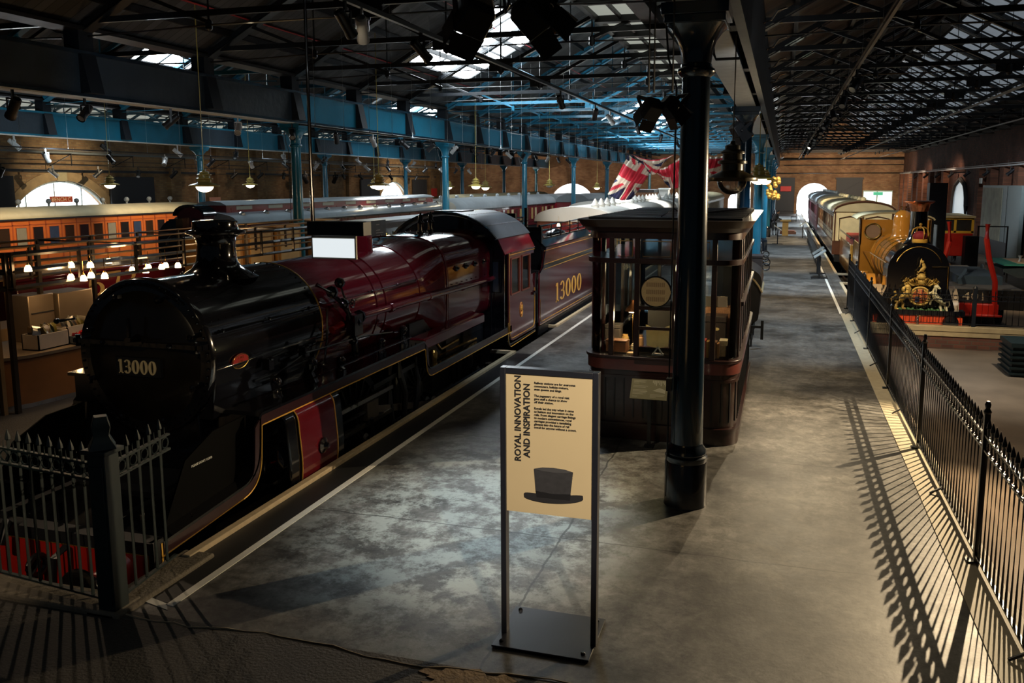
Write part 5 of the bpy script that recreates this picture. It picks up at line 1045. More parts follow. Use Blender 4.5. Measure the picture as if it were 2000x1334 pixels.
coach('pale_roofed_carriage', 'carriage with long pale curved roof standing furthest left of the blue columns', -24.8, 62, 86, MAR, BUFF, 1.9, 2.7, nwin=16)
WHT = mat('white canvas roof', (.72, .72, .68), .55, var=.12, sc=2); TEAK = mat('buttery carriage side', (.55, .38, .16), .35, coat=.4)
coach('royal_carriage', 'carriage with bright white roof and conical ventilators on the crimson engine\'s track', -6.85, 28.2, 45.5, MAR, WHT, 2.3, 2.78, nwin=14, lining=TEAK, vents=16, ventm=WHT, vent_kind='cone')
coach('cream_sided_carriage', 'cream sided carriage with white roof behind the white roofed one', -6.85, 47, 63, CREAM, WHT, 2.25, 2.75, nwin=14, vents=10, ventm=WHT, vent_kind='cone')
coach('brown_carriage', 'brown panelled carriage with buff roof far down the crimson engine\'s track', -6.85, 65, 84, mat('brown carriage', (.1, .04, .025), .4), BUFF, 2.2, 2.75, nwin=16, lining=BUFF)
coach('white_roofed_saloon', 'second white roofed carriage left of the first, behind the tender', -10.05, 45.5, 60, TEAK, WHT, 2.05, 2.6, nwin=12)
coach('cream_coach', 'cream royal coach with brown lower panels and buff roof behind the yellow engine', 3.67, 42, 60, CREAM, BUFF, 2.28, 2.75, 1.33, nwin=14, vents=9, ventm=CREAM, sides=(-1,), lining=mat('chocolate lining', (.09, .04, .02), .4), glass=[WINS[0], CREAM, WINS[1], CREAM])
CHOC = mat('chocolate paint', (.075, .03, .018), .3, coat=.5)
t = D.objects['cream_coach']; m = MB(); m.box(3.67-1.35, 3.67+1.35, 41.97, 60.02, .25, .85); m.box(3.67-1.34, 3.67+1.34, 41.96, 42, .85, .9); t['_w'] = [3.67, 51, -.8]; build('lower_panels', m, CHOC, t)
m = MB(); y = 41.96
for a, b in ((2.6, 3.5), (3.75, 4.75)): m.tube([(a, y, .95), (b, y, .95), (b, y, 1.95), ((a+b)/2, y, 2.05), (a, y, 1.95)], .025, 5, True)
for x in (2.4, 3.62, 4.9): m.box(x-.03, x+.03, y-.02, y+.02, .85, 2.25)
m.tube([(2.34, y-.05, 2.26)]+[(3.67+1.36*math.sin(a), y-.05, 2.26+.47*math.cos(a)) for a in [-PI/2+PI*i/12 for i in range(13)]]+[(5.0, y-.05, 2.26)], .05, 6); build('end_mouldings', m, CHOC, t)
coach('maroon_coach', 'dark maroon coach with grey roof beyond the cream coach, near the bright arch', 3.67, 62.5, 84, mat('dull maroon', (.09, .025, .03), .4), GREY, 2.3, 2.85, 1.33, nwin=16, vents=10, ventm=PALE, sides=(-1,))
# ---- second crimson engine seen from behind, beyond the cafe
t = thing('midland_locomotive', 'maroon engine with arched cab and tender numbered 673, seen beyond the cafe rails', 'locomotive', (-17.2, 18.5, -.93))
m = MB(); m.box(-18.3, -16.1, 14.4, 20.0, -.1, 1.42); m.box(-18.4, -16.0, 14.3, 20.1, -.2, -.05); m.box(-18.35, -16.05, 14.35, 20.0, 1.42, 1.5); build('tender_body', m, CRIM, t, bev=.03)
d, wd = digits('673', .55); d.v = [(x*1.7, y, z) for x, y, z in d.v]; d.xf(Matrix.Translation((-16.09, 16.4, .85)) @ axes((0, 1, 0), (-1, 0, 0)).to_4x4()); build('tender_number', d, mat('dull gold numerals', (.5, .3, .09), .4), t)
m = MB(); m.prism([(-17.65, .5)]+[(-17.2+.48*math.sin(a), 2.58+.27*math.cos(a)) for a in [-PI/2+PI*i/10 for i in range(11)]]+[(-16.75, .5)], 'xz', 21.6, 22.1); build('cab', m, mat('deep maroon', (.055, .006, .01), .25, coat=.6), t)
m = MB(); m.strip([(-17.2+.52*math.sin(a), 2.6+.3*math.cos(a)) for a in [PI/2-PI*i/10 for i in range(11)]], -.05, 'xz', 21.5, 22.1); build('cab_roof', m, BLACK, t)
for s in (-1, 1):
    m = MB(); m.prism([(-17.2+s*.3, .9)]+[(-17.2+s*(.3+.68*math.sin(a)), 1.85+.68*math.cos(a)) for a in [PI/2*i/6 for i in range(7)]][::1]+[(-17.2+s*.98, .9)], 'xz', 21.3, 21.9); build('splasher', m, BLACK, t)
m = MB(); m.tube([(-17.2+.45*math.cos(a), 21.05, 1.75+.35*math.sin(a)) for a in [PI*i/12 for i in range(13)]], .04, 6); build('firehole_arch', m, SATIN, t)
m = MB(); m.cyl((-17.2, 22.6, 1.4), (-17.2, 26.5, 1.4), .62, seg=28); m.box(-18.2, -16.2, 20.8, 27, .2, .35); build('boiler', m, CRIM, t)
m = MB()
for y in (14.2, 16.6, 19.0, 22.5, 25):
    for s in (-.78, .78): m.cyl((-17.2+s-.05, y, -.35), (-17.2+s+.05, y, -.35), .5 if y < 20 else .55, seg=24)
build('wheels', m, SATIN, t)
# ================================================================== THE YELLOW ENGINE
GX = 3.72; OCH = mat('golden ochre engine paint', (.5, .22, .035), .16, coat=1, var=.12, sc=3)
g = thing('ochre_locomotive', 'golden ochre steam engine with copper-capped chimney, crown and royal arms on its black smokebox', 'locomotive', (GX, 31, -.93))
zc = 1.16
m = MB(); fr = [(GX+1.02, .0), (GX+.92, .35), (GX+.8, .7)]+[(GX+.8*math.cos(a), zc+.8*math.sin(a)) for a in [PI*i/18 for i in range(19)]]+[(GX-.8, .7), (GX-.92, .35), (GX-1.02, .0)]
m.prism(fr[::-1], 'xz', 25.4, 26.5); sb = build('smokebox', m, BLACK, g, bev=.02)
m = MB(); m.tube([(GX+.62*math.cos(a), 25.38, zc+.68*math.sin(a)) for a in [PI*(.12+.76*i/16) for i in range(17)]], .014, 6); m.tube([(GX+.35, 25.35, zc+.12), (GX+.75, 25.35, zc+.14), (GX+.76, 25.35, zc-.5)], .018, 6); build('smokebox_handrail', m, BRASS, sb)
m = MB(); m.lathe([(.72, 0), (.74, 2.2), (.74, 4.1)], (GX, 26.4, zc), (0, 1, 0), 48); b = build('boiler', m, OCH, g)
for y in (27.1, 27.9, 28.8, 29.7): m = MB(); m.ring((GX, y, zc), (0, 1, 0), .738, .012, 48, 5); build('boiler_band', m, mat('dark olive band', (.05, .04, .01), .3), b)
m = MB(); m.lathe([(.8, 0), (.8, .4)], (GX, 30.1, zc), (0, 1, 0), 40); build('firebox_band', m, OCH, b)
m = MB(); m.lathe([(.45, -.12), (.35, -.02), (.3, .08), (.29, .3), (.28, .62), (.24, .76), (.12, .84), (.01, .86)], (GX, 29.2, zc+.72), seg=32); build('dome', m, OCH, g, ang=60)
m = MB(); 
for x in (-.07, .07): m.cyl((GX+x, 29.2, 2.7), (GX+x, 29.2, 2.86), .04, seg=10)
build('safety_valve', m, BRASS, g)
m = MB(); m.lathe([(.55, 1.7), (.4, 1.85), (.3, 1.98), (.25, 2.1), (.235, 2.3), (.22, 2.82)], (GX, 25.95, 0), seg=32); ch = build('chimney', m, BLACK, g, ang=60)
m = MB(); m.lathe([(.225, 2.8), (.25, 2.86), (.28, 3.0), (.39, 3.06), (.39, 3.09), (.3, 3.1), (.2, 3.08)], (GX, 25.95, 0), seg=36); build('chimney_cap', m, COPPER, ch, ang=60)
m = MB(); m.box(GX-1.15, GX+1.15, 25.15, 40.6, -.02, .06); m.box(GX-1.2, GX+1.2, 25.1, 25.5, -.04, .1); build('running_plate', m, BLACK, g)
m = MB(); m.box(GX-1.15, GX+1.15, 25.14, 25.22, -.42, -.04); build('buffer_beam', m, mat('orange red beam', (.65, .07, .02), .3, coat=.5), g)
for s in (-1, 1):
    m = MB(); m.prism([(28.35+.9*math.cos(a), .02+.75*math.sin(a)) for a in [PI*i/16 for i in range(17)]], 'yz', *sorted((GX+s*.85, GX+s*1.12))); sp_ = build('splasher', m, OCH, g)
    m = MB(); m.tube([(GX+s*1.13, 28.35+.9*math.cos(a), .02+.75*math.sin(a)) for a in [PI*i/16 for i in range(17)]], .03, 6); build('splasher_beading', m, BLACK, sp_)
    m = MB(); m.prism([(26.2+.75*math.cos(a), .02+.65*math.sin(a)) for a in [PI*i/16 for i in range(17)]], 'yz', *sorted((GX+s*.85, GX+s*1.1))); build('splasher', m, mat('pale sandbox side', (.4, .3, .2), .35), g)
    m = MB(); m.tube([(GX+s*.98, 31, 1.25), (GX+s*.85, 30, 1.3), (GX+s*.83, 25.6, 1.35)], .02, 6); build('handrail', m, BRASS, g)
    m = MB(); m.lathe([(.2, 0), (.16, -.04), (.2, -.07), (.2, -.09)], (GX+s*.85, 25.14, -.22), (0, 1, 0), 20); build('buffer', m, BLACK, g)
m = MB(); m.ring((GX, 25.02, -.15), (1, 0, 0), .09, .025, 12, 6); m.tube([(GX, 25.1, -.1), (GX, 25.0, -.25), (GX+.03, 25.0, -.4)], .03, 6); m.cyl((GX, 25.3, .05), (GX, 25.3, .3), .04, seg=8); build('coupling', m, STEEL, g)
m = MB(); m.box(GX-1.1, GX+1.1, 31.0, 31.06, .05, 2.35); m.box(GX-1.12, GX-1.08, 31.0, 33.2, .05, 1.5); m.box(GX+1.08, GX+1.12, 31.0, 33.2, .05, 1.5); m.box(GX-1.12, GX-1.06, 31, 31.3, 1.5, 2.4); m.box(GX+1.06, GX+1.12, 31, 31.3, 1.5, 2.4); cb = build('cab', m, OCH, g)
m = MB(); m.strip([(GX+1.2*math.sin(a), 2.34+.22*math.cos(a)) for a in [PI/2-PI*i/12 for i in range(13)]], -.05, 'xz', 30.9, 33.3); build('cab_roof', m, BUFF, cb)
for s in (-1, 1):
    m = MB(); m.ring((GX+s*.7, 30.98, 1.95), (0, 1, 0), .26, .035, 28, 6); build('spectacle_rim', m, BRASS, cb)
    m = MB(); m.lathe([(.25, 0), (.25, .01)], (GX+s*.7, 30.98, 1.95), (0, 1, 0), 24); build('spectacle_glass', m, mat('pinkish spectacle glass', (.3, .2, .15), .1, coat=1), cb)
    m = MB(); m.tube([(GX+s*1.14, 33.1, .2), (GX+s*1.14, 33.1, 1.6)], .02, 6); m.tube([(GX+s*1.12, 30.95, .1), (GX+s*1.12, 30.95, 2.4)], .03, 6); build('cab_pillar', m, STEEL, cb)
m = MB(); m.box(GX-1.15, GX+1.15, 34.4, 40.4, .05, 1.25); tb = build('tender_body', m, OCH, g, bev=.03)
m = MB(); m.box(GX-1.0, GX+1.0, 34.3, 39.0, 1.26, 1.45); build('tender_coal_space', m, mat('red tender inside', (.3, .04, .03), .5), tb)
m = MB(); m.tube([(GX-1.16, 34.3, 1.5), (GX-1.16, 40.4, 1.5)], .035, 6); m.tube([(GX+1.16, 34.3, 1.5), (GX+1.16, 40.4, 1.5)], .035, 6); build('tender_rail', m, STEEL, tb)
m = MB(); m.lathe([(.12, 0), (.15, .05), (.15, .3), (.13, .34)], (GX-1.02, 31.0-1.2, .35), seg=16); build('westinghouse_pump', m, OCH, g)
m = MB()
for y, r in ((26.2, .75), (28.35, .8), (32.2, .6), (35.2, .6), (37.2, .6), (39.2, .6)):
    for s in (-.75, .75): m.cyl((GX+s-.05, y, -.85+r), (GX+s+.05, y, -.85+r), r, seg=28)
build('wheels', m, mat('ochre wheel centres', (.3, .13, .03), .4), g)
# crown on the smokebox
m = MB(); m.lathe([(.2, 0), (.21, .03), (.2, .09), (.19, .1)], (GX, 25.5, 1.95), seg=24); m.sph((GX, 25.5, 2.45), .045, 10); m.sph((GX, 25.5, 2.39), .03, 8)
for k in range(2):
    a = k*PI/2+.3; m.tube([(GX+math.cos(a)*x, 25.5+math.sin(a)*x, z) for x, z in ((-.2, 2.05), (-.24, 2.2), (-.2, 2.32), (-.09, 2.38), (0, 2.34), (.09, 2.38), (.2, 2.32), (.24, 2.2), (.2, 2.05))], .018, 6)
c = build('royal_crown', m, GOLD, g)
m = MB(); m.sph((GX, 25.5, 2.13), .19, 16, (1, 1, .75)); build('crown_cap', m, mat('crimson velvet', (.25, .02, .03), .8), c)
# royal arms: supporters, shield, crest
AX, AY, AZ = GX+.05, 25.22, .1; GD = mat('antique gilt', (.62, .4, .1), .4, metal=.25, bump=.4, bsc=60, var=.35, sc=30); IV = mat('ivory paint', (.75, .66, .4), .4, var=.15, sc=20)
m = MB(); m.tube([(AX-.75, AY-.06, AZ-.12), (AX-.4, AY-.08, AZ-.05), (AX, AY-.08, AZ-.14), (AX+.4, AY-.08, AZ-.05), (AX+.75, AY-.06, AZ-.12)], .04, 6); a_ = build('royal_arms', m, GD, g)
m = MB(); m.lathe([(.27, 0), (.27, -.03), (.22, -.03)], (AX, AY, AZ+.38), (0, 1, 0), 36); m.ring((AX, AY-.03, AZ+.38), (0, 1, 0), .25, .03, 36, 6); build('garter', m, GD, a_)
m = MB(); m.lathe([(.19, 0), (.19, -.05), (.16, -.06), (.001, -.065)], (AX, AY, AZ+.38), (0, 1, 0), 30); sh = build('shield', m, mat('orange red shield', (.5, .1, .04), .4, var=.4, sc=25), a_)
m = MB(); m.box(AX-.006, AX+.006, AY-.075, AY-.06, AZ+.2, AZ+.56); m.box(AX-.18, AX+.18, AY-.075, AY-.06, AZ+.37, AZ+.385)
for dx, dz in ((-.09, .1), (.09, .1), (.09, -.09)):
    for k in range(3): m.tube([(AX+dx-.05, AY-.07, AZ+.38+dz-.04+.04*k), (AX+dx, AY-.075, AZ+.39+dz-.04+.04*k), (AX+dx+.05, AY-.07, AZ+.38+dz-.04+.04*k)], .01, 5)
build('shield_charges', m, GD, a_)
m = MB(); m.box(AX-.13, AX-.02, AY-.075, AY-.064, AZ+.22, AZ+.36); build('shield_quarter', m, mat('blue quarter', (.05, .07, .15), .4), a_)
def beast(P, r, head, mt, nm, extra=()):
    m = MB(); 
    for pts, rr in P: m.tube([(AX+x, AY-.05+y, AZ+z) for x, y, z in pts], rr, 8)
    for x, y, z, r_, s_ in head: m.sph((AX+x, AY-.05+y, AZ+z), r_, 10, s_)
    return build(nm, m, mt, a_, ang=80)
beast([([(-.55, 0, .2), (-.48, 0, .3), (-.36, -.02, .42), (-.32, -.02, .55)], [.05, .085, .095, .07]), ([(-.38, 0, .4), (-.28, -.02, .42), (-.2, -.03, .36)], [.05, .035, .03]), ([(-.34, 0, .36), (-.24, 0, .26), (-.21, -.02, .2)], [.05, .035, .03]), ([(-.5, 0, .26), (-.42, 0, .16), (-.44, 0, .04), (-.36, 0, .02)], [.075, .05, .035, .03]), ([(-.56, 0, .22), (-.6, 0, .1), (-.62, 0, .02), (-.54, 0, .0)], [.07, .05, .035, .03]), ([(-.6, 0, .22), (-.72, 0, .2), (-.74, 0, .3), (-.62, 0, .4), (-.66, 0, .5)], [.03, .02, .02, .02, .035])], 0,
      [(-.34, -.02, .62, .09, (1, .9, 1)), (-.33, -.06, .58, .05, (1, 1, .8)), (-.42, 0, .56, .07, (1, 1, 1.2)), (-.27, 0, .55, .06, (1, 1, 1.2))], GD, 'lion')
beast([([(.62, 0, .18), (.52, 0, .28), (.4, 0, .36), (.34, 0, .5), (.38, 0, .62)], [.06, .085, .085, .07, .05]), ([(.36, 0, .42), (.27, -.02, .5), (.2, -.03, .46)], [.045, .03, .025]), ([(.38, 0, .34), (.28, 0, .26), (.27, 0, .16)], [.045, .03, .025]), ([(.6, 0, .2), (.66, 0, .1), (.7, 0, -.02), (.74, 0, -.06)], [.07, .045, .03, .03]), ([(.54, 0, .22), (.52, 0, .12), (.56, 0, .0), (.54, 0, -.03)], [.065, .04, .03, .03]), ([(.66, 0, .24), (.74, 0, .26), (.76, 0, .16), (.72, 0, .1)], [.03, .02, .02, .012]), ([(.42, 0, .7), (.46, 0, .8)], [.015, .004])], 0,
      [(.4, -.02, .66, .06, (1.3, .9, .9)), (.47, -.03, .62, .035, (1.2, 1, .9))], IV, 'unicorn')
m = MB(); 
for s in (-1, 1):
    for k in range(7): t_ = k/6; m.tube([(AX+s*(.05+.05*k), AY-.04, AZ+.72+.02*math.sin(k*2)), (AX+s*(.12+.055*k), AY-.06, AZ+.84+.05*math.sin(k*1.7)), (AX+s*(.1+.06*k), AY-.04, AZ+.9-.02*k)], [.035, .04, .02], 6)
    m.tube([(AX+s*.05, AY-.04, AZ+.7), (AX+s*.22, AY-.05, AZ+.68), (AX+s*.33, AY-.04, AZ+.76), (AX+s*.42, AY-.05, AZ+.7)], .03, 6)
m.sph((AX, AY-.05, AZ+.78), .1, 12, (1, .8, 1)); m.lathe([(.1, .0), (.12, .08), (.05, .16)], (AX, AY-.05, AZ+.86), seg=12); build('helm_and_mantling', m, GD, a_, ang=80)
m = MB(); m.tube([(AX-.1, AY-.05, AZ+1.04), (AX, AY-.05, AZ+1.1), (AX+.06, AY-.05, AZ+1.2), (AX+.02, AY-.05, AZ+1.3)], [.04, .06, .055, .04], 8); m.sph((AX+.0, AY-.06, AZ+1.34), .05, 8); m.tube([(AX-.06, AY-.05, AZ+1.2), (AX-.03, AY-.05, AZ+1.36), (AX-.02, AY-.05, AZ+1.44)], [.02, .03, .004], 6); m.tube([(AX-.1, AY-.05, AZ+1.04), (AX-.1, AY-.05, AZ+.98)], .03, 6); m.tube([(AX+.07, AY-.05, AZ+1.06), (AX+.09, AY-.05, AZ+.98)], .03, 6); build('crest_lion', m, GD, a_, ang=80)
m = MB()
for i in range(60): m.sph((AX-.62+1.3*random.random(), AY-.03, AZ-.02-.1*random.random()+.04), .045, 6)
build('foliage_compartment', m, mat('painted foliage', (.05, .13, .03), .6, var=.7, sc=25), a_)
# ---- wagon 401 with red posts, motor vehicle, exhibits to the right
w4 = thing('flat_wagon', 'black flat wagon lettered 401 with two tall red curved posts right of the ochre engine', 'wagon', (6.1, 31, -.93))
m = MB(); m.box(4.95, 7.2, 28.8, 37, -.15, .25); m.box(4.9, 7.25, 28.7, 28.85, -.3, .3); build('headstock_and_frame', m, mat('tarry black', (.012, .012, .014), .5), w4)
m = MB(); m.box(4.95, 7.2, 28.9, 37, .25, .33); build('deck', m, mat('grey deck', (.12, .12, .13), .6, var=.3), w4)
txt('No.', .16, (5.15, 28.68, .06), FRONT, mat('pale lettering', (.5, .42, .3), .6), w4); txt('401', .36, (5.5, 28.68, -.02), FRONT, MATS['pale lettering'], w4, sx=1.3)
for x0, x1 in ((4.95, 5.05), (6.2, 6.05)):
    m = MB(); m.tube([(x0-.15, 28.6, 2.35), (x0-.15, 28.6, 1.9), (x0-.05, 28.55, 1.3), (x0+.15, 28.5, .6), (x0+.2, 28.5, -.35)] if x0 > 6 else [(x0+.3, 30.2, 2.35), (x0+.35, 30.2, 1.7), (x0+.25, 30.2, 1.2), (x0+.1, 30.2, .7)], .08, 8); build('red_post', m, RED, w4)
m = MB(); m.box(5.35, 6.5, 28.45, 28.7, -.45, -.1); m.box(5.3, 6.6, 28.4, 28.5, -.5, -.42); build('red_bracket', m, RED, w4, bev=.03)
m = MB(); m.tube([(5.5, 29.5, .5), (5.9, 30.5, .75), (6.4, 32, .6), (7.1, 33.5, .5)], .05, 6); m.box(5.6, 6.9, 30, 33.5, .33, .6); m.lathe([(.25, -.02), (.25, .02)], (6.9, 33, .5), (1, 0, 0), 20); build('blue_machinery', m, mat('blue grey machinery', (.05, .08, .12), .4), w4)
m = MB(); 
for y in (29.8, 32, 35):
    for x in (5.3, 6.8): m.cyl((x-.05, y, -.45), (x+.05, y, -.45), .45, seg=20)
build('wheels', m, SATIN, w4)
m = MB(); m.box(5.5, 5.53, 34, 34.6, 1.0, 2.05); solo('white_notice', m, mat('pale notice', (.3, .34, .34), .5), 'pale upright notice between the red posts', 'notice')
f = thing('motor_vehicle', 'red and yellow windowed rail vehicle beyond the red posts', 'vehicle', (8.8, 50.5, -.93))
m = MB(); m.box(8.0, 9.8, 49.5, 54, -.3, .95); build('body', m, RED, f, bev=.05)
m = MB()
for x in (8.0, 8.85, 9.7): m.box(x, x+.12, 49.5, 49.6, .95, 1.7)
m.box(8.0, 9.82, 49.5, 49.62, .93, 1.05); m.box(8.0, 9.82, 49.5, 54, 1.65, 1.75); build('window_pillars', m, mat('yellow paint', (.7, .4, .04), .4), f)
m = MB(); m.box(7.95, 9.87, 49.4, 54.1, 1.75, 1.85); build('roof', m, BUFF, f)
m = MB(); m.box(8.05, 9.75, 49.55, 53.9, 1.0, 1.65); build('glazing', m, mat('dark glass', (.03, .03, .03), .1, coat=1), f)
m = MB()
for x in (8.2, 9.6):
    for y in (50.2, 53.2): m.cyl((x-.08, y, -.55), (x+.08, y, -.55), .35, seg=16)
build('wheels', m, SATIN, f)
t = thing('black_signal_frame', 'tall black boxy exhibit with frame standing behind the chimney', 'exhibit', (7.0, 45, -.93)); m = MB(); m.box(6.8, 7.6, 44.6, 45.4, -.93, 3.6); build('tower', m, SATIN, t); m = MB(); m.box(9.3, 9.36, 46, 46.06, -.93, 1.5); m.box(10.6, 10.66, 46, 46.06, -.93, 1.5); m.box(9.3, 10.66, 46, 46.06, 1.44, 1.5); m.box(8.7, 9.3, 45.5, 46.2, -.6, 1.0); build('frame', m, SATIN, t)
# display wall, photograph, cases
t = thing('display_wall', 'tall pale display wall with a faded mural against the right brick wall', 'display board', (12.4, 56, -.93))
m = MB(); m.box(12.3, 12.5, 51, 60.2, -.93, 3.45); build('board', m, mat('grey green board', (.2, .25, .25), .5), t)
m = MB(); m.box(12.27, 12.3, 55, 60, .2, 3.3); build('mural', m, mat('faded mural', (.26, .25, .18), .6, var=.75, sc=1.6), t)
m = MB(); m.box(12.27, 12.3, 53.2, 60, -.9, .2); build('mural_lower', m, mat('dark mural base', (.03, .035, .04), .5, var=.6, sc=3), t); m = MB(); m.box(12.28, 12.32, 53.9, 53.94, -.93, 3.4); build('board_joint', m, SATIN, t)
for x, y, k in ((10.0, 41.2, 0), ):
    t = thing('display_case', 'low angled display case with green top at the right edge', 'display case', (x, y, -.93))
    m = MB(); m.prism([(9.0, -.1), (9.0, .02), (11.2, .2), (11.2, -.25), (9.6, -.35)], 'xz', 39.2, 42.5); build('case', m, mat('dark glazed case', (.05, .07, .08), .15, coat=1), t)
    m = MB(); m.box(9.0, 11.2, 39.1, 42.6, .16, .22); m.box(9.4, 10.9, 39.5, 42.2, .22, .23); build('case_top', m, mat('green case top', (.04, .25, .2), .5), t)
    m = MB(); m.box(9.6, 11.1, 39.6, 42.1, .23, .25); build('case_map', m, mat('peach map', (.55, .38, .25), .6), t)
    for a, b in ((9.2, 39.4), (11.0, 39.4), (9.2, 42.3), (11.0, 42.3)): m = MB(); m.box(a-.03, a+.03, b-.03, b+.03, -.93, .0); build('leg', m, SATIN, t)
m = MB(); m.cyl((9.9, 40.4, .22), (9.9, 40.4, .5), .09, seg=12); solo('white_cylinder', m, WHITE, 'small white cylinder standing on the green topped case', 'model')
t = thing('visitor_rail', 'pale steel guard rail by the display wall', 'barrier', (11.9, 60, -.93)); m = MB(); 
m.tube([(11.2, 56, -.93), (11.2, 56, .1), (11.9, 64, .1), (11.9, 64, -.93)], .03, 6); m.tube([(11.2, 56, -.35), (11.9, 64, -.35)], .02, 6)
for i in range(1, 4): m.cyl((11.2+.175*i, 56+2*i, -.93), (11.2+.175*i, 56+2*i, .1), .02, seg=6)
build('rail', m, STEEL, t)
m = MB(); m.box(5.3, 6.2, 21.6, 22.6, -.9, -.2); m.box(5.25, 6.25, 21.55, 22.65, -.2, -.1)
for i in range(5): m.box(5.24, 6.26, 21.54, 22.66, -.85+.13*i, -.8+.13*i)
solo('green_stall', m, GRN, 'dark green slatted stall end at the right edge below the plinth railing', 'stall')
m = MB(); m.box(-11.2, -9.1, 62, 66, .0, 2.9); t = thing('wooden_office', 'brown timber office with mouldings behind the flags', 'building', (-9.7, 64, 0)); build('walls', m, mat('varnished pine', (.32, .12, .045), .4, var=.3), t)
m = MB(); m.box(-11.4, -9.05, 61.8, 66.2, 2.9, 3.1); m.box(-10.5, -10.3, 63, 63.2, 3.1, 3.4); build('roof', m, MAHOG, t); m = MB(); m.box(-10.2, -9.6, 61.95, 62, 1.9, 2.6); build('window', m, CREAM, t); m = MB(); m.box(-10.85, -10.3, 61.93, 62, .9, 2.7); m.tube([(-10.8, 61.9, 2.5), (-10.35, 61.9, 2.5), (-10.35, 61.9, 1.7), (-10.8, 61.9, 1.7)], .04, 4, True); build('panelling', m, WOOD, t)
m = MB(); m.box(-9.0, -8.3, 64, 65, 2.4, 3.1); m.box(-9.04, -8.24, 63.9, 65.1, 3.1, 3.2); m.box(-8.95, -8.4, 64.1, 64.9, 0, 2.4); solo('white_turret', m, WHITE, 'white boxy turret beside the brown timber office', 'turret')
# ================================================================== HANGING LAMPS
OLV = mat('olive yellow enamel', (.38, .29, .07), .3, coat=.4, var=.2); OPAL = mat('glowing opal globe', (1, .9, .7), .4, es=7, ecol=(1, .86, .62), var=.02); CLEAR = glass_mat('globe glass', (.8, .8, .8), .5)
def pendant(mt, globe, drop=4.2):
    t = thing('pendant_lamp', '', 'hanging lamp')
    m = MB(); m.cyl((0, 0, .62), (0, 0, .62+drop), .012, seg=6); build('hanger', m, mt, t)
    m = MB(); m.lathe([(.335, .14), (.33, .12), (.335, .165), (.26, .2), (.17, .24), (.145, .26), (.145, .34), (.19, .35), (.19, .38), (.13, .4), (.125, .47), (.16, .48), (.16, .5), (.1, .53), (.1, .58), (.04, .6), (.03, .64)], seg=28); build('lamp_shade', m, mt, t, ang=40)
    m = MB(); m.lathe([(.19, .16), (.19, .1), (.17, .04), (.13, -.01), (.07, -.045), (.002, -.055)], seg=24, cap=False); build('globe', m, globe, t, ang=80)
    return t
PL = [(-13.25, 17.2, 3.42, 'largest lit yellow pendant lamp, above the dark cab roof at left'), (-25.4, 27.3, 3.42, 'lit yellow pendant lamp beside the pale brick arch'), (-24.4, 35, 3.4, 'small lit yellow pendant lamp between the first two blue columns'),
      (-12.2, 24.2, 3.42, 'lit yellow pendant lamp in front of the second bright arch'), (-19.5, 38.2, 3.35, 'small lit pendant lamp tucked left of the one before the second arch'), (-13.4, 36.2, 3.35, 'lit yellow pendant lamp between the third and fourth blue columns'),
      (-15.3, 42.8, 3.25, 'small lit pendant lamp just right of the one between the blue columns'), (-19.2, 47.2, 3.25, 'very small lit pendant lamp behind the third blue column'), (-12.9, 47, 3.35, 'unlit olive pendant lamp in front of the white arch in the middle distance'),
      (-12.8, 59.5, 3.15, 'small lit pendant lamp left of the hanging flags'), (-.6, 22, 3.6, 'lit pendant lamp just past the dark column behind the kiosk'), (-.6, 30, 3.58, 'lit pendant lamp behind the other one in the platform column row')]
p0 = pendant(OLV, OPAL); p0.scale = (1.05, 1.05, .75)
def roof_z(x): xr = 6.05-13.9*round((6.05-x)/13.9); return TOPZ+SL*(SPAN-abs(x-xr))-.03
for i, (x, y, z, lb) in enumerate(PL):
    if i == 0: p0.location = (x, y, z); p0['label'] = lb; p0['group'] = 'yellow pendant lamps'; q = p0
    else: q = dup(p0, (x, y, z), 0, lb, 'yellow pendant lamps')
    for c in q.children:
        if c.name.startswith('hanger'): m = MB(); m.cyl((0, 0, .62), (0, 0, (roof_z(x)-z)/.75), .012, seg=6); me = D.meshes.new('hanger'); me.from_pydata(m.v, [], m.f); me.materials.append(OLV); c.data = me
    if 'unlit' in lb:
        for c in q.children:
            if c.name.startswith('globe'): c.data = c.data.copy(); c.data.materials[0] = mat('unlit opal globe', (.6, .58, .5), .3)
    elif i < 8: bulb((x, y, z-.25), 22, (1, .8, .5), .15)
bulb((-.6, 22, 3.35), 40, (1, .8, .5), .15)
q = pendant(mat('dark bronze enamel', (.06, .045, .02), .3, coat=.5), CLEAR, 1.35); q.location = (-.65, 11.4, 3.5); q['label'] = 'large dark unlit pendant lamp with clear glass globe right of the near column'; q['group'] = 'dark pendant lamp'; del q['group']
m = MB(); m.tube([(-.93, 11.4, 5.42), (-.93, 11.4, 5.25), (-.9, 11.4, 5.18), (-.6, 11.4, 5.18)], .02, 6); solo('lamp_bracket', m, SATIN, 'thin iron bracket under the girder that carries the dark pendant lamp', 'bracket')
# gilt emblem hung on the columns
m = MB()
for i in range(26): a = i*.7; m.sph((-.42+.22*math.sin(a*1.3), 39+.02*math.cos(a), 3.35+.42*math.cos(a*.61)), .11, 7)
solo('gilt_emblem', m, GD, 'gilt carved emblem hanging from the platform columns', 'emblem')
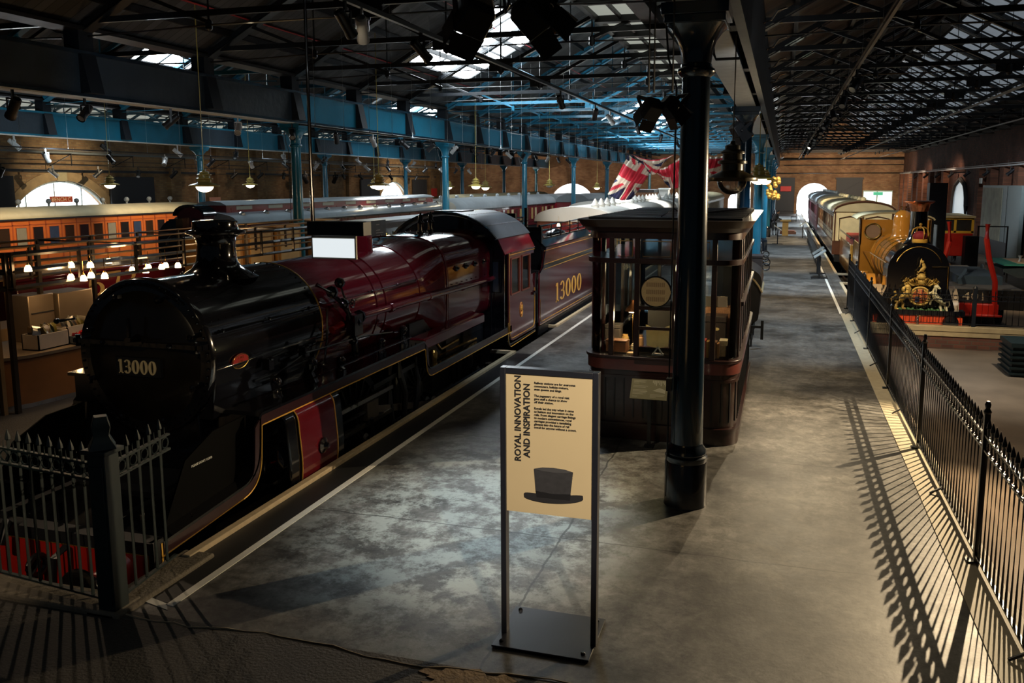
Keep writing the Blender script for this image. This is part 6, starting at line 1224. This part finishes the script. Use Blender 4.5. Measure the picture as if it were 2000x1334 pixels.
# ================================================================== TRACKS, RODS AND SPOTLIGHTS
ROD = mat('pale suspension wire', (.45, .47, .48), .4)
def track(name, lb, x, z, y0, y1, step, top, r=.02, pairs=False, mt=None):
    t = thing(name, lb, 'lighting track', (x, (y0+y1)/2, z))
    m = MB(); m.box(x-r, x+r, y0, y1, z-r, z+r)
    if pairs: m.box(x-r*.6, x+r*.6, y0, y1, z+.1, z+.13)
    build('rail', m, mt or SATIN, t)
    n = int((y1-y0)/step)
    for i in range(n):
        y = y0+step*(i+.5); m = MB(); m.cyl((x, y, z), (x, y, top), .006, seg=4); m.lathe([(.012, 0), (.018, .02), (.01, .05)], (x, y, z), seg=6); build('suspension_rod', m, ROD, t)
track('lighting_track', 'black lighting track on thin pale rods over the orange carriage', -25, 4.8, 14, 70, 2.0, 7.6)
track('lighting_track', 'black lighting track on thin pale rods in front of the second column row', -10.5, 4.9, 17, 60, 1.35, 8.6)
track('lighting_track', 'black roof pipe track running diagonally above the crimson engine', -6.0, 6.15, 5, 60, 4.07, 6.6, .035)
track('lighting_track', 'pale lighting track high in the right hall pointing to the end arch', 1.55, 6.25, 6, 100, 4.07, 7.2, .028, True, mat('brown grey track', (.16, .13, .1), .5))
track('lighting_track', 'silver conduit below the rooflights of the right hall', 6.0, 6.15, 14, 100, 4.07, 6.6, .03, False, ROD)
track('lighting_track', 'silver conduit along the eaves of the right hall', 10.0, 6.4, 20, 100, 4.07, 6.9, .03, False, ROD)
track('lighting_track', 'silver conduit pair on the right brick wall', 12.4, 4.6, 20, 102, 3.3, 4.9, .04, True, ROD)
track('lighting_track', 'silver conduit run high on the left brick wall', -41.8, 5.4, 24, 100, 5.2, 5.7, .06, True, GREY)
t = thing('wall_bracket_rail', 'black bracketed lighting rail on the brick wall above the first arch', 'lighting rail', (-40.8, 50, 4.6))
m = MB(); m.box(-40.85, -40.8, 24, 98, 4.62, 4.66); m.box(-41.2, -41.15, 24, 98, 4.9, 4.94); build('rail', m, SATIN, t)
for i in range(14): y = 26+5*i; m = MB(); m.beam((-42.5, y, 5.3), (-40.8, y, 5.3), .05, .05); m.beam((-42.5, y, 4.6), (-40.8, y, 5.3), .04, .04); m.beam((-40.83, y, 5.3), (-40.83, y, 4.6), .04, .04); build('bracket', m, SATIN, t)
LENS = mat('lit lens', (1, .85, .6), .3, es=14, ecol=(1, .82, .56)); LOFF = mat('unlit lens', (.2, .2, .2), .2)
def spotlight(mt, lens):
    t = thing('spotlight', '', 'spotlight')
    m = MB(); m.lathe([(.045, -.16), (.06, -.14), (.06, .1), (.068, .12), (.068, .16), (.06, .16)], (0, 0, -.22), (0, .75, -.66), 16, cap=False); m.lathe([(.058, -.13), (.058, -.12)], (0, 0, -.22), (0, .75, -.66), 14); build('barrel', m, mt, t)
    m = MB(); m.lathe([(.055, .14), (.055, .145)], (0, 0, -.22), (0, .75, -.66), 14); build('lens', m, lens, t)
    m = MB(); m.box(-.012, .012, -.02, .02, -.12, 0); m.box(-.075, -.065, -.015, .015, -.24, -.1); m.box(.065, .075, -.015, .015, -.24, -.1); m.box(-.075, .075, -.015, .015, -.12, -.1); build('yoke', m, mt, t)
    return t
STL = mat('pale spotlight casing', (.4, .4, .4), .4)
sA = spotlight(SATIN, LOFF); sB = spotlight(STL, LOFF); sC = spotlight(SATIN, LENS); used = {}
def put(proto, x, y, z, rz, lb, grp, s=1):
    if id(proto) not in used: used[id(proto)] = 1; proto.location = (x, y, z); proto.rotation_euler = (0, 0, rz); proto['label'] = lb; proto['group'] = grp; proto.scale = (s,)*3; return proto
    return dup(proto, (x, y, z), rz, lb, grp, scale=s)
rnd = random.Random(3)
for i in range(18): put(sA if i % 3 else sB, -14.66, 12.5+2.7*i, 5.42, rnd.uniform(0, 6), 'small spotlight clamped under the teal girder of the second column row', 'spotlights under the second girder', 1.4)
for i in range(18): put(sB if i % 2 else sA, -25, 15+3.0*i, 4.8, rnd.uniform(0, 6), 'small spotlight hanging from the track over the orange carriage', 'spotlights over the orange carriage', 1.4)
for i in range(20): put(sA if i % 4 else sB, -40.83, 26+3.4*i, 4.62, rnd.uniform(0, 6), 'small spotlight on the bracketed rail of the left brick wall', 'spotlights on the brick wall rail', 2.0)
for i in range(10): put(sA if i % 2 else sB, -28.56, 26+4.6*i, 5.42, rnd.uniform(0, 6), 'small spotlight under the girder of the far column row', 'spotlights under the far girder', 1.6)
for i, (y, pr) in enumerate(((8.1, sC), (11.0, sC), (11.5, sB), (13.6, sA), (23, sC), (27.5, sA), (30, sB), (36, sA), (43, sA), (50, sC))): put(pr, -6.0, y, 6.12, -.6+.5*(i % 3), 'spotlight hanging from the roof pipe above the crimson engine', 'spotlights above the crimson engine', 1.35)
for i, y in enumerate((21.5, 26, 31, 36, 40, 43, 46, 49, 52, 56, 60, 64, 69, 75)): put(sC if i == 9 else sA, 1.55, y, 6.22, 2.5+.4*(i % 3), 'spotlight on the high track of the right hall', 'spotlights of the right hall track', 1.5)
for i in range(8): put(sA, 12.4, 48+6*i, 4.56, 1.5, 'spotlight below the conduit on the right brick wall', 'spotlights on the right brick wall', 1.6)
for i, (x, y, z) in enumerate(((-40.83, 66.6, 4.62), (-40.83, 72, 4.62))): put(sA, x, y, z, i, 'bulky dark spotlight near the second brick arch', 'spotlights near the second arch', 3)
put(sC, -14.66, 13.4, 5.42, 1.2, 'lit spotlight at the very left edge of the photo under the girder', 'edge spotlight', 1.6)
# big theatre lanterns
def lantern(loc, rot, s, lb, gel):
    t = thing('theatre_lantern', lb, 'theatre light')
    m = MB(); R = lambda w_, h, y: [(-w_, y, -h), (w_, y, -h), (w_, y, h), (-w_, y, h)]
    m.loft([R(.05, .05, -.13), R(.078, .078, -.1), R(.085, .085, .04), R(.085, .085, .06)]); build('housing', m, SATIN, t, bev=.008)
    m = MB()
    for sg in (1, -1):
        m.add([(-.085, .06, sg*.085), (.085, .06, sg*.085), (.075, .17, sg*.12), (-.075, .17, sg*.12)], [(0, 1, 2, 3)]); m.add([(-.085, .063, sg*.085), (.085, .063, sg*.085), (.075, .173, sg*.12), (-.075, .173, sg*.12)], [(3, 2, 1, 0)])
        m.box(sg*.083, sg*.089, .05, .17, -.08, .08) if sg > 0 else m.box(-.089, -.083, .05, .17, -.08, .08)
    build('barn_door', m, SATIN, t)
    if gel: m = MB(); m.box(-.07, .07, .1, .104, -.07, .07); build('colour_filter', m, mat('amber filter', (.7, .3, .05), .5), t)
    m = MB(); m.box(-.1, -.092, -.02, .02, -.02, .2); m.box(.092, .1, -.02, .02, -.02, .2); m.box(-.1, .1, -.02, .02, .19, .2); m.sph((.1, 0, 0), .02, 8); build('yoke', m, SATIN, t)
    t.location = loc; t.rotation_euler = rot; t.scale = (s,)*3; return t
lantern((-1.46, 3.92, 4.38), (-.75, .3, .75), .92, 'large black theatre lantern with barn doors at the top centre, the left of the pair', False)
lantern((-1.15, 3.98, 4.38), (-.75, -.35, -.6), .92, 'large black theatre lantern at top centre, right of the pair, amber inside', True)
m = MB(); m.cyl((-1.9, 3.95, 4.62), (-.7, 3.95, 4.62), .024, seg=10)
for x in (-1.44, -1.13): m.box(x-.02, x+.02, 3.93, 3.97, 4.56, 4.66)
m.cyl((-1.85, 3.95, 4.62), (-1.85, 3.95, 7.0), .02, seg=8); m.cyl((-.75, 3.95, 4.62), (-.75, 3.95, 7.0), .02, seg=8); solo('lantern_bar', m, SATIN, 'black bar carrying the two large lanterns at the top of the photo', 'lighting bar')
m = MB(); m.tube([(-1.4, 3.95, 4.55), (-1.35, 3.93, 4.62), (-1.28, 3.95, 4.55), (-1.285, 3.95, 4.44), (-1.3, 3.95, 4.4), (-1.31, 3.95, 4.47), (-1.26, 3.95, 4.6), (-1.15, 3.95, 4.58)], .009, 6); solo('looped_cable', m, BLACK, 'black looped cable between the two large lanterns', 'cable')
lantern((-1.25, 8.2, 4.28), (-.8, .2, .7), .95, 'black theatre lantern just left of the near column, the left of that pair', False); lantern((-1.05, 8.25, 4.3), (-.8, .0, -.9), .95, 'black theatre lantern half hidden by the near column', False)
m = MB(); m.cyl((-1.27, 8.2, 4.45), (-1.27, 8.2, 5.45), .012, seg=6); m.cyl((-1.22, 8.2, 4.45), (-1.22, 8.2, 5.45), .012, seg=6); m.cyl((-1.05, 8.25, 4.45), (-1.05, 8.25, 5.45), .012, seg=6); solo('drop_rods', m, SATIN, 'twin drop rods above the lantern beside the near column', 'rods')
lantern((-.72, 14.0, 4.42), (-.9, 0, -1.0), 1.1, 'pale fronted theatre lantern right of the near column under the girder', False)
# red sprinkler pipe and diagonal wires
m = MB(); m.tube([(-13.2, 9, 7.7), (-13.2, 60, 7.7)], .03, 6); m.tube([(-10.2, 9, 9.1), (-10.2, 60, 9.1)], .02, 6); solo('sprinkler_pipe', m, mat('red pipe', (.35, .02, .03), .4), 'thin red pipe running below the rooflights', 'pipe')
# hanging lit sign box on a long pole
t = thing('hanging_light_box', 'white lit blank sign below a black box hung on a long black pole', 'sign', (-4.02, 7.1, 2.9))
m = MB(); m.cyl((-4.28, 7.1, 3.2), (-4.28, 7.1, 6.5), .02, seg=12); build('pole', m, BLACK, t)
m = MB(); m.box(-4.3, -3.71, 7.02, 7.18, 3.11, 3.24); build('housing', m, SATIN, t, bev=.004)
m = MB(); m.box(-4.29, -3.82, 7.075, 7.1, 2.885, 3.115); build('panel_edge', m, mat('clear acrylic edge', (.6, .55, .45), .1, coat=1), t)
m = MB(); m.box(-4.275, -3.835, 7.072, 7.076, 2.9, 3.08); build('lit_panel', m, mat('lit white panel', (.9, .95, .95), .4, es=.85, ecol=(.9, .97, 1), var=.01), t)
# ================================================================== FLAGS
def flag_mats():
    return [mat('flag red cloth', (.55, .03, .06), .8, var=.15), mat('flag white cloth', (.6, .55, .46), .8, var=.1), mat('flag blue cloth', (.015, .02, .07), .8, var=.3)]
def flag(lb, P, nu=60, nv=36, cu=(-1, 1, -1, 1)):
    """P(u, v) -> point; colours follow a crossed red, white and blue flag"""
    F = flag_mats(); vs = []; fs = []; mi = []
    for j in range(nv+1):
        for i in range(nu+1): vs.append(P(i/nu, j/nv))
    for j in range(nv):
        for i in range(nu):
            a = j*(nu+1)+i; fs.append((a, a+1, a+nu+2, a+nu+1)); u = cu[0]+(cu[1]-cu[0])*(i+.5)/nu; v = cu[2]+(cu[3]-cu[2])*(j+.5)/nv
            d = min(abs(u-v), abs(u+v))*.7
            if abs(u) < .11 or abs(v) < .2: c = 0
            elif abs(u) < .19 or abs(v) < .34: c = 1
            elif d < .055: c = 0
            elif d < .16: c = 1
            else: c = 2
            mi.append(c)
    me = D.meshes.new('flag'); me.from_pydata(vs, [], fs); [me.materials.append(f) for f in F]; me.polygons.foreach_set('material_index', mi); me.polygons.foreach_set('use_smooth', [True]*len(fs))
    o = D.objects.new('flag', me); COL.objects.link(o); s_ = o.modifiers.new('thickness', 'SOLIDIFY'); s_.thickness = .006
    xs, ys, zs = zip(*vs); c = Vector((sum(xs)/len(xs), sum(ys)/len(ys), min(zs))); me.transform(Matrix.Translation(-c)); o.location = c; return tag(o, lb, 'flag')
def quad(TL, TR, BR, BL, sag=0, fold=.05, nf=9, y0=28, bow=0):
    def P(u, v):
        x = (1-v)*((1-u)*TL[0]+u*TR[0])+v*((1-u)*BL[0]+u*BR[0]); z = (1-v)*((1-u)*TL[1]+u*TR[1])+v*((1-u)*BL[1]+u*BR[1])
        z -= sag*math.sin(PI*u)*(1 if v > 0 else 1)*(.35+.65*v); x += bow*math.sin(PI*v)*(u-.5)
        return (x, y0+fold*math.sin(nf*u*PI+2.2*v)+fold*.6*math.sin(5*v*PI+u*3), z)
    return P
def crop_uv(P, u0, u1, v0, v1): return lambda u, v: P((u), v)
flag('union flag hanging to a point at the left, largest of the draped flags', quad((-4.98, 4.52), (-4.15, 4.05), (-4.85, 3.06), (-5.66, 3.22), .1, .07, 8), cu=(-.75, .45, -.5, .9))
flag('union flag swagged in a half circle between the two larger ones', quad((-4.85, 4.52), (-3.4, 4.52), (-3.75, 4.36), (-4.5, 4.36), .5, .05, 10, 27.9), cu=(.2, 1, .15, .8))
flag('union flag bunched against the near column, right of the swagged one', quad((-4.2, 4.05), (-3.2, 4.5), (-3.0, 3.75), (-3.95, 3.9), .42, .09, 12, 28.05), cu=(-.55, .3, -.3, .75))
flag('union flag seen right of the near column', quad((-2.75, 4.5), (-1.85, 4.45), (-2.1, 3.75), (-2.9, 3.6), .12, .08, 10, 28.05), cu=(-.3, .6, -.3, .8))
m = MB(); m.cyl((-5.1, 28, 4.53), (-1.7, 28, 4.53), .015, seg=6)
for x in (-5, -3.4, -1.8): m.cyl((x, 28, 4.53), (x, 28, 6.9), .006, seg=4)
m.cyl((-5.66, 28, 3.22), (-5.68, 28, 2.95), .01, seg=5); solo('flag_line', m, SATIN, 'thin line from which the union flags hang', 'line')
# ================================================================== SIGNS
def sign(x0, x1, y0, y1, z0, z1, mt, lb, body=None, bsz=.3, bm=None, o=None, ax=None):
    m = MB(); m.box(x0, x1, y0, y1, z0, z1); s_ = solo('wall_sign', m, mt, lb, 'sign')
    if body: s_['_w'] = list(s_.location); txt(body, bsz, o, ax, bm, s_)
    return s_
RS = mat('dull red sign', (.38, .06, .03), .5)
sign(-42.5, -42.45, 40.8, 42.5, 2.42, 2.78, RS, 'red sign reading BENCH C hung in the first brick arch', 'BENCH C', .34, mat('cream sign lettering', (.7, .55, .35), .5), (-42.44, 40.9, 2.48), EAST)
sign(-.3, .9, 103.5, 103.55, 2.6, 3.2, mat('bright red sign', (.6, .03, .03), .5), 'small red sign left of the far end arch'); sign(9.9, 10.9, 103.4, 103.5, 2.2, 2.55, mat('green exit sign', (.05, .5, .3), .5, es=.5), 'green lit exit sign in the far doorway'); sign(-42.2, -42.1, 88+10, 98+1.6, 1.9, 2.9, MATS['bright red sign'], 'red square sign on the dark doors of the brick wall')
sign(-28.45, -28.4, 37.25, 38.1, 2.25, 2.85, mat('salmon notice', (.6, .25, .15), .5), 'small salmon notice beside the leftmost blue column')
sign(12.3, 12.4, 61, 61.5, 3.55, 3.9, WHITE, 'small white box high on the right brick wall')
# ================================================================== CAFE
CSTEEL = mat('brushed stainless steel', (.32, .25, .18), .4, metal=.8, var=.1); BRZ = mat('pale bronze rail', (.3, .19, .09), .35, metal=.5); FRM = mat('dark bronze frame', (.035, .028, .022), .3, metal=.5, coat=.4); OAK = mat('oak counter front', (.19, .075, .02), .45, var=.35, sc=3)
t = thing('cafe_counter', 'curved oak fronted cafe counter behind the crimson engine\'s smokebox', 'counter', (-12, 11.5, 0))
cp = [(-11.75, 9.9), (-11.5, 10.4), (-11.4, 11.2), (-11.4, 12.4), (-11.45, 14.4)]
m = MB(); m.strip([(-12.2, 9.6)]+cp+[(-12.2, 14.5)], .06, 'xy', .08, .82); build('front', m, OAK, t)
m = MB(); m.strip([(-12.1, 9.7)]+[(x-.05, y) for x, y in cp], .03, 'xy', 0, .09); build('kick_plate', m, STEEL, t)
m = MB(); m.prism([(-12.9, 9.6), (-12.2, 9.5)]+[(x+.04, y) for x, y in cp]+[(-12.9, 14.5)], 'xy', .82, .87); build('worktop', m, CSTEEL, t)
t = thing('cafe_back_counter', 'pale back counter with lit splashback behind the cafe counter', 'counter', (-14, 13, 0)); m = MB(); m.box(-14.4, -13.6, 10.5, 22.5, 0, .95); build('cupboards', m, mat('buff cupboards', (.38, .25, .12), .4), t)
t = thing('cafe_gantry', 'dark bronze railed gantry standing around the cafe counter', 'gantry', (-12.5, 14, 0))
for z in (2.5, 2.24, 1.98):
    m = MB(); m.tube([(-11.35, 19.5, z), (-11.35, 10.1, z), (-11.6, 9.85, z), (-13.0, 9.8, z)], .042, 4); build('front_rail', m, FRM, t)
    for x in (-12.4, -13.6): m = MB(); m.tube([(x, 10.0, z+.02), (x, 22, z+.02)], .03, 4); build('rear_rail', m, BRZ, t)
for y in (10.1, 11.4, 12.7, 14.0, 15.3, 16.6, 17.9, 19.2):
    for x in (-11.35, -12.4, -13.6): m = MB(); m.box(x-.022, x+.022, y-.022, y+.022, 1.95, 2.53); build('baluster', m, FRM, t)
for x, y in ((-11.42, 10.05), (-11.55, 9.92), (-11.7, 9.85), (-11.85, 9.8), (-12.05, 9.75), (-13.6, 11.4), (-13.6, 14.0), (-13.6, 19.2), (-12.4, 11.55)): m = MB(); m.box(x-.035, x+.035, y-.035, y+.035, 0, 2.53); build('post', m, FRM if y > 10 else BRZ, t)
for y in (10.1, 12.7, 15.3, 17.9): m = MB(); m.tube([(-11.35, y, 2.5), (-13.6, y, 2.52)], .02, 4); build('cross_rail', m, FRM, t)
def small_lamp():
    t = thing('filament_lamp', '', 'lamp'); m = MB(); m.cyl((0, 0, .12), (0, 0, .4), .006, seg=5); m.lathe([(.022, .1), (.03, .12), (.015, .15)], seg=10); build('lamp_holder', m, BRASS, t)
    m = MB(); m.lathe([(.065, 0), (.06, .06), (.04, .1), (.025, .12)], seg=14); build('lamp_shade', m, mat('glowing glass shade', (1, .7, .35), .4, es=16, ecol=(1, .62, .27), var=.02), t); return t
b0 = small_lamp(); b0.scale = (.85,)*3
BL = [(-11.35, 11.22, 2.2), (-11.04, 11.31, 2.2), (-11.34, 11.19, 2.0), (-11.14, 11.25, 1.98), (-11.02, 11.29, 2.03), (-10.8, 11.35, 2.02), (-11.17, 10.22, 2.24), (-12.28, 13.03, 2.08), (-11.85, 13.14, 1.92), (-11.6, 13.21, 1.9), (-11.55, 13.23, 1.97), (-11.31, 13.3, 1.97), (-11.24, 13.33, 2.0), (-11.01, 13.39, 2.0), (-12.1, 15.4, 1.85)]
BN = ['upper left of the two upper lamps in the left cluster', 'upper right of the two upper lamps in the left cluster', 'lowest left lamp of the left cluster', 'second lamp of the lower row in the left cluster', 'third and higher lamp of the lower left cluster row', 'rightmost lamp of the lower row in the left cluster', 'dimmest lamp far left by the bronze posts', 'small lamp between the two clusters, high up', 'leftmost lamp of the right cluster', 'second lamp of the right cluster', 'third lamp of the right cluster, touching the second', 'fourth lamp of the right cluster', 'fifth lamp of the right cluster, touching the fourth', 'last lamp of the right cluster, nearest the chimney', 'lamp just right of the engine chimney']
for i, (x, y, z) in enumerate(BL):
    y += .0; lb = 'glowing filament cafe lamp, '+BN[i]
    if i == 0: b0.location = (x, y, z); b0['label'] = lb; b0['group'] = 'glowing cafe lamps'
    else: dup(b0, (x, y, z), 0, lb, 'glowing cafe lamps')
for x, y, z, e in ((-11.6, 11.3, 1.85, 18), (-12.0, 13.3, 1.8, 26), (-12.3, 16, 1.8, 30), (-12.2, 10.4, 1.9, 8), (-13.2, 19, 1.9, 45)): bulb((x, y, z), e, (1, .62, .28), .12)
m = MB(); m.box(-12.75, -12.3, 11.2, 11.72, .87, 1.68); t = thing('steel_oven', 'stainless oven with vent slots on the cafe counter', 'oven', (-12.5, 11.6, .87)); build('cabinet', m, CSTEEL, t, bev=.01)
m = MB(); m.box(-12.8, -12.25, 11.78, 12.55, .87, 1.66); build('cabinet', m, CSTEEL, t, bev=.01)
m = MB()
for i in range(6):
    for k in range(3): m.box(-12.25, -12.24, 11.85+.11*i, 11.93+.11*i, 1.0+.03*k, 1.012+.03*k)
build('vent_slots', m, SATIN, t)
m = MB(); m.box(-12.3, -12.27, 11.25, 11.7, .88, .98); m.box(-12.3, -12.28, 11.24, 11.7, 1.36, 1.38); build('control_panel', m, SATIN, t)
def crate_of(name, lb, x, y, w_, d_, h, mt, z=.87):
    t = thing(name, lb, 'crate', (x, y, z)); 
    m = MB(); m.box(x-w_/2, x+w_/2, y-d_/2, y-d_/2+.02, z, z+h); m.box(x-w_/2, x+w_/2, y+d_/2-.02, y+d_/2, z, z+h); m.box(x-w_/2, x-w_/2+.02, y-d_/2, y+d_/2, z, z+h); m.box(x+w_/2-.02, x+w_/2, y-d_/2, y+d_/2, z, z+h); m.box(x-w_/2, x+w_/2, y-d_/2, y+d_/2, z, z+.02); build('slats', m, mt, t); return t
GW = mat('grey painted wood', (.3, .27, .25), .6)
crate_of('snack_crate', 'grey crate heaped with snack packets, left on the cafe counter', -11.75, 10.98, .35, .62, .26, GW); crate_of('snack_crate', 'second grey crate of snack packets behind the smaller crate', -11.95, 11.75, .35, .6, .26, GW); crate_of('small_crate', 'small blue grey crate with red packets on the counter edge', -11.52, 11.5, .2, .42, .14, mat('blue grey crate', (.1, .12, .15), .5))
PK = [mat('packet %d' % i, c, .3, coat=.5) for i, c in enumerate(((.03, .03, .035), (.12, .08, .04), (.3, .28, .24), (.12, .1, .02), (.02, .03, .025)))]; PR = mat('red packet', (.5, .02, .02), .25, coat=.8)
def packet(x, y, z, mt, lb, grp, s=1):
    rnd_ = rnd; m = MB(); a, b = .07*s, .09*s; m.loft([[(-a, 0, -b), (a, 0, -b), (a, .004, -b), (-a, .004, -b)], [(-a*.9, -.02*s, -b*.3), (a*.9, -.02*s, -b*.3), (a*.9, .025*s, -b*.3), (-a*.9, .025*s, -b*.3)], [(-a*.9, -.02*s, b*.4), (a*.9, -.02*s, b*.4), (a*.9, .025*s, b*.4), (-a*.9, .025*s, b*.4)], [(-a, 0, b), (a, 0, b), (a, .004, b), (-a, .004, b)]])
    o = build('snack_packet', m, mt); o.location = (x, y, z); o.rotation_euler = (rnd.uniform(-.7, .7), rnd.uniform(-.5, .5), rnd.uniform(0, 3)); tag(o, lb, 'snack packet', grp)
for cx, cy, n_, nm in ((-11.75, 10.98, 16, 'first'), (-11.95, 11.75, 14, 'second')):
    for i in range(n_): packet(cx+rnd.uniform(-.1, .1), cy-.24+.48*i/n_, .87+.27+rnd.uniform(0, .05), PK[i % 5], 'crinkled snack packet heaped in the %s grey crate' % nm, 'packets in the %s grey crate' % nm)
for i in range(8): packet(-11.52+rnd.uniform(-.04, .04), 11.35+.04*i, .87+.15, PR, 'shiny red packet in the small blue grey crate', 'red packets', .6)
for i, (y0, z1) in enumerate(((19.0, 2.15), (20.5, 2.25), (22.0, 2.3), (24.1, 2.4))):
    t = thing('shop_cabinet', ['warm lit timber cabinet nearest the engine chimney', 'second warm lit timber cabinet right of the chimney', 'third timber cabinet, beside the hanging sign', 'tallest timber cabinet, below the second row column'][i], 'cabinet', (-14.6, y0+.6, 0))
    m = MB(); m.box(-15.4, -14.5, y0, y0+1.3, 0, z1); build('carcase', m, mat('honey timber', (.34, .17, .05), .4, var=.3), t); m = MB(); m.box(-14.5, -14.47, y0+.15, y0+1.15, 1.2, z1-.12); build('door', m, mat('pale honey panel', (.5, .33, .14), .4), t)
    if i < 2: m = MB(); m.lathe([(.16, 0), (.16, .3), (.12, .34)], (-14.1, y0+.6, .95), seg=16); solo('steel_urn', m, CSTEEL, ['steel urn on the back counter before the nearest timber cabinet', 'steel urn on the back counter before the second timber cabinet'][i], 'urn')
# grey booth with lit windows and its menu board
t = thing('grey_booth', 'grey timber booth with yellow lit windows behind the engine dome', 'booth', (-13.3, 28.5, 0))
BG = mat('booth grey paint', (.2, .24, .25), .5); m = MB(); m.box(-13.0, -12, 23.2, 34.0, 0, 2.36); build('walls', m, BG, t)
m = MB(); m.box(-13.1, -11.85, 23.0, 34.2, 2.36, 2.43); build('roof', m, GREY, t)
YL = mat('yellow lit window', (.8, .6, .15), .4, es=.55, ecol=(1, .72, .2), var=.6, sc=4)
for i in range(9):
    y = 23.5+1.15*i; m = MB(); m.box(-12.0, -11.98, y, y+.75, 1.45, 2.05); w_ = build('window', m, YL, t); m = MB(); m.tube([(-11.97, y, 1.45), (-11.97, y+.75, 1.45), (-11.97, y+.75, 2.05), (-11.97, y, 2.05)], .03, 4, True); build('window_frame', m, BG, w_)
    m = MB(); m.box(-12, -11.97, y-.05, y+.8, .4, 1.25); build('panel', m, GREY, t)
t = thing('menu_board', 'grey menu board with rows of small white text behind the hanging sign', 'sign', (-11.5, 22.5, 0)); m = MB(); m.box(-11.6, -11.5, 21.5, 23.2, 1.35, 2.5); build('board', m, mat('menu grey', (.14, .17, .18), .5), t)
m = MB()
for i, l_ in enumerate((.35, 0, .4, .75, .6, .5, 0, .4, .8, .6, .5)):
    if l_: m.box(-11.5, -11.49, 22.55, 22.55+l_*.6, 2.36-.08*i, 2.38-.08*i)
build('menu_lines', m, WHITE, t); m = MB(); m.box(-11.58, -11.52, 21.6, 21.68, 0, 1.4); m.box(-11.58, -11.52, 23.0, 23.08, 0, 1.4); build('legs', m, SATIN, t)
for i, (x, y, z) in enumerate(((-6.2, 27.6, 2.2), (-7.2, 27.4, 2.15))): o = dup(b0, (x, y, z), 0, ['small glowing lamp left above the tender', 'small glowing lamp right above the tender'][i], 'lamps above the tender')
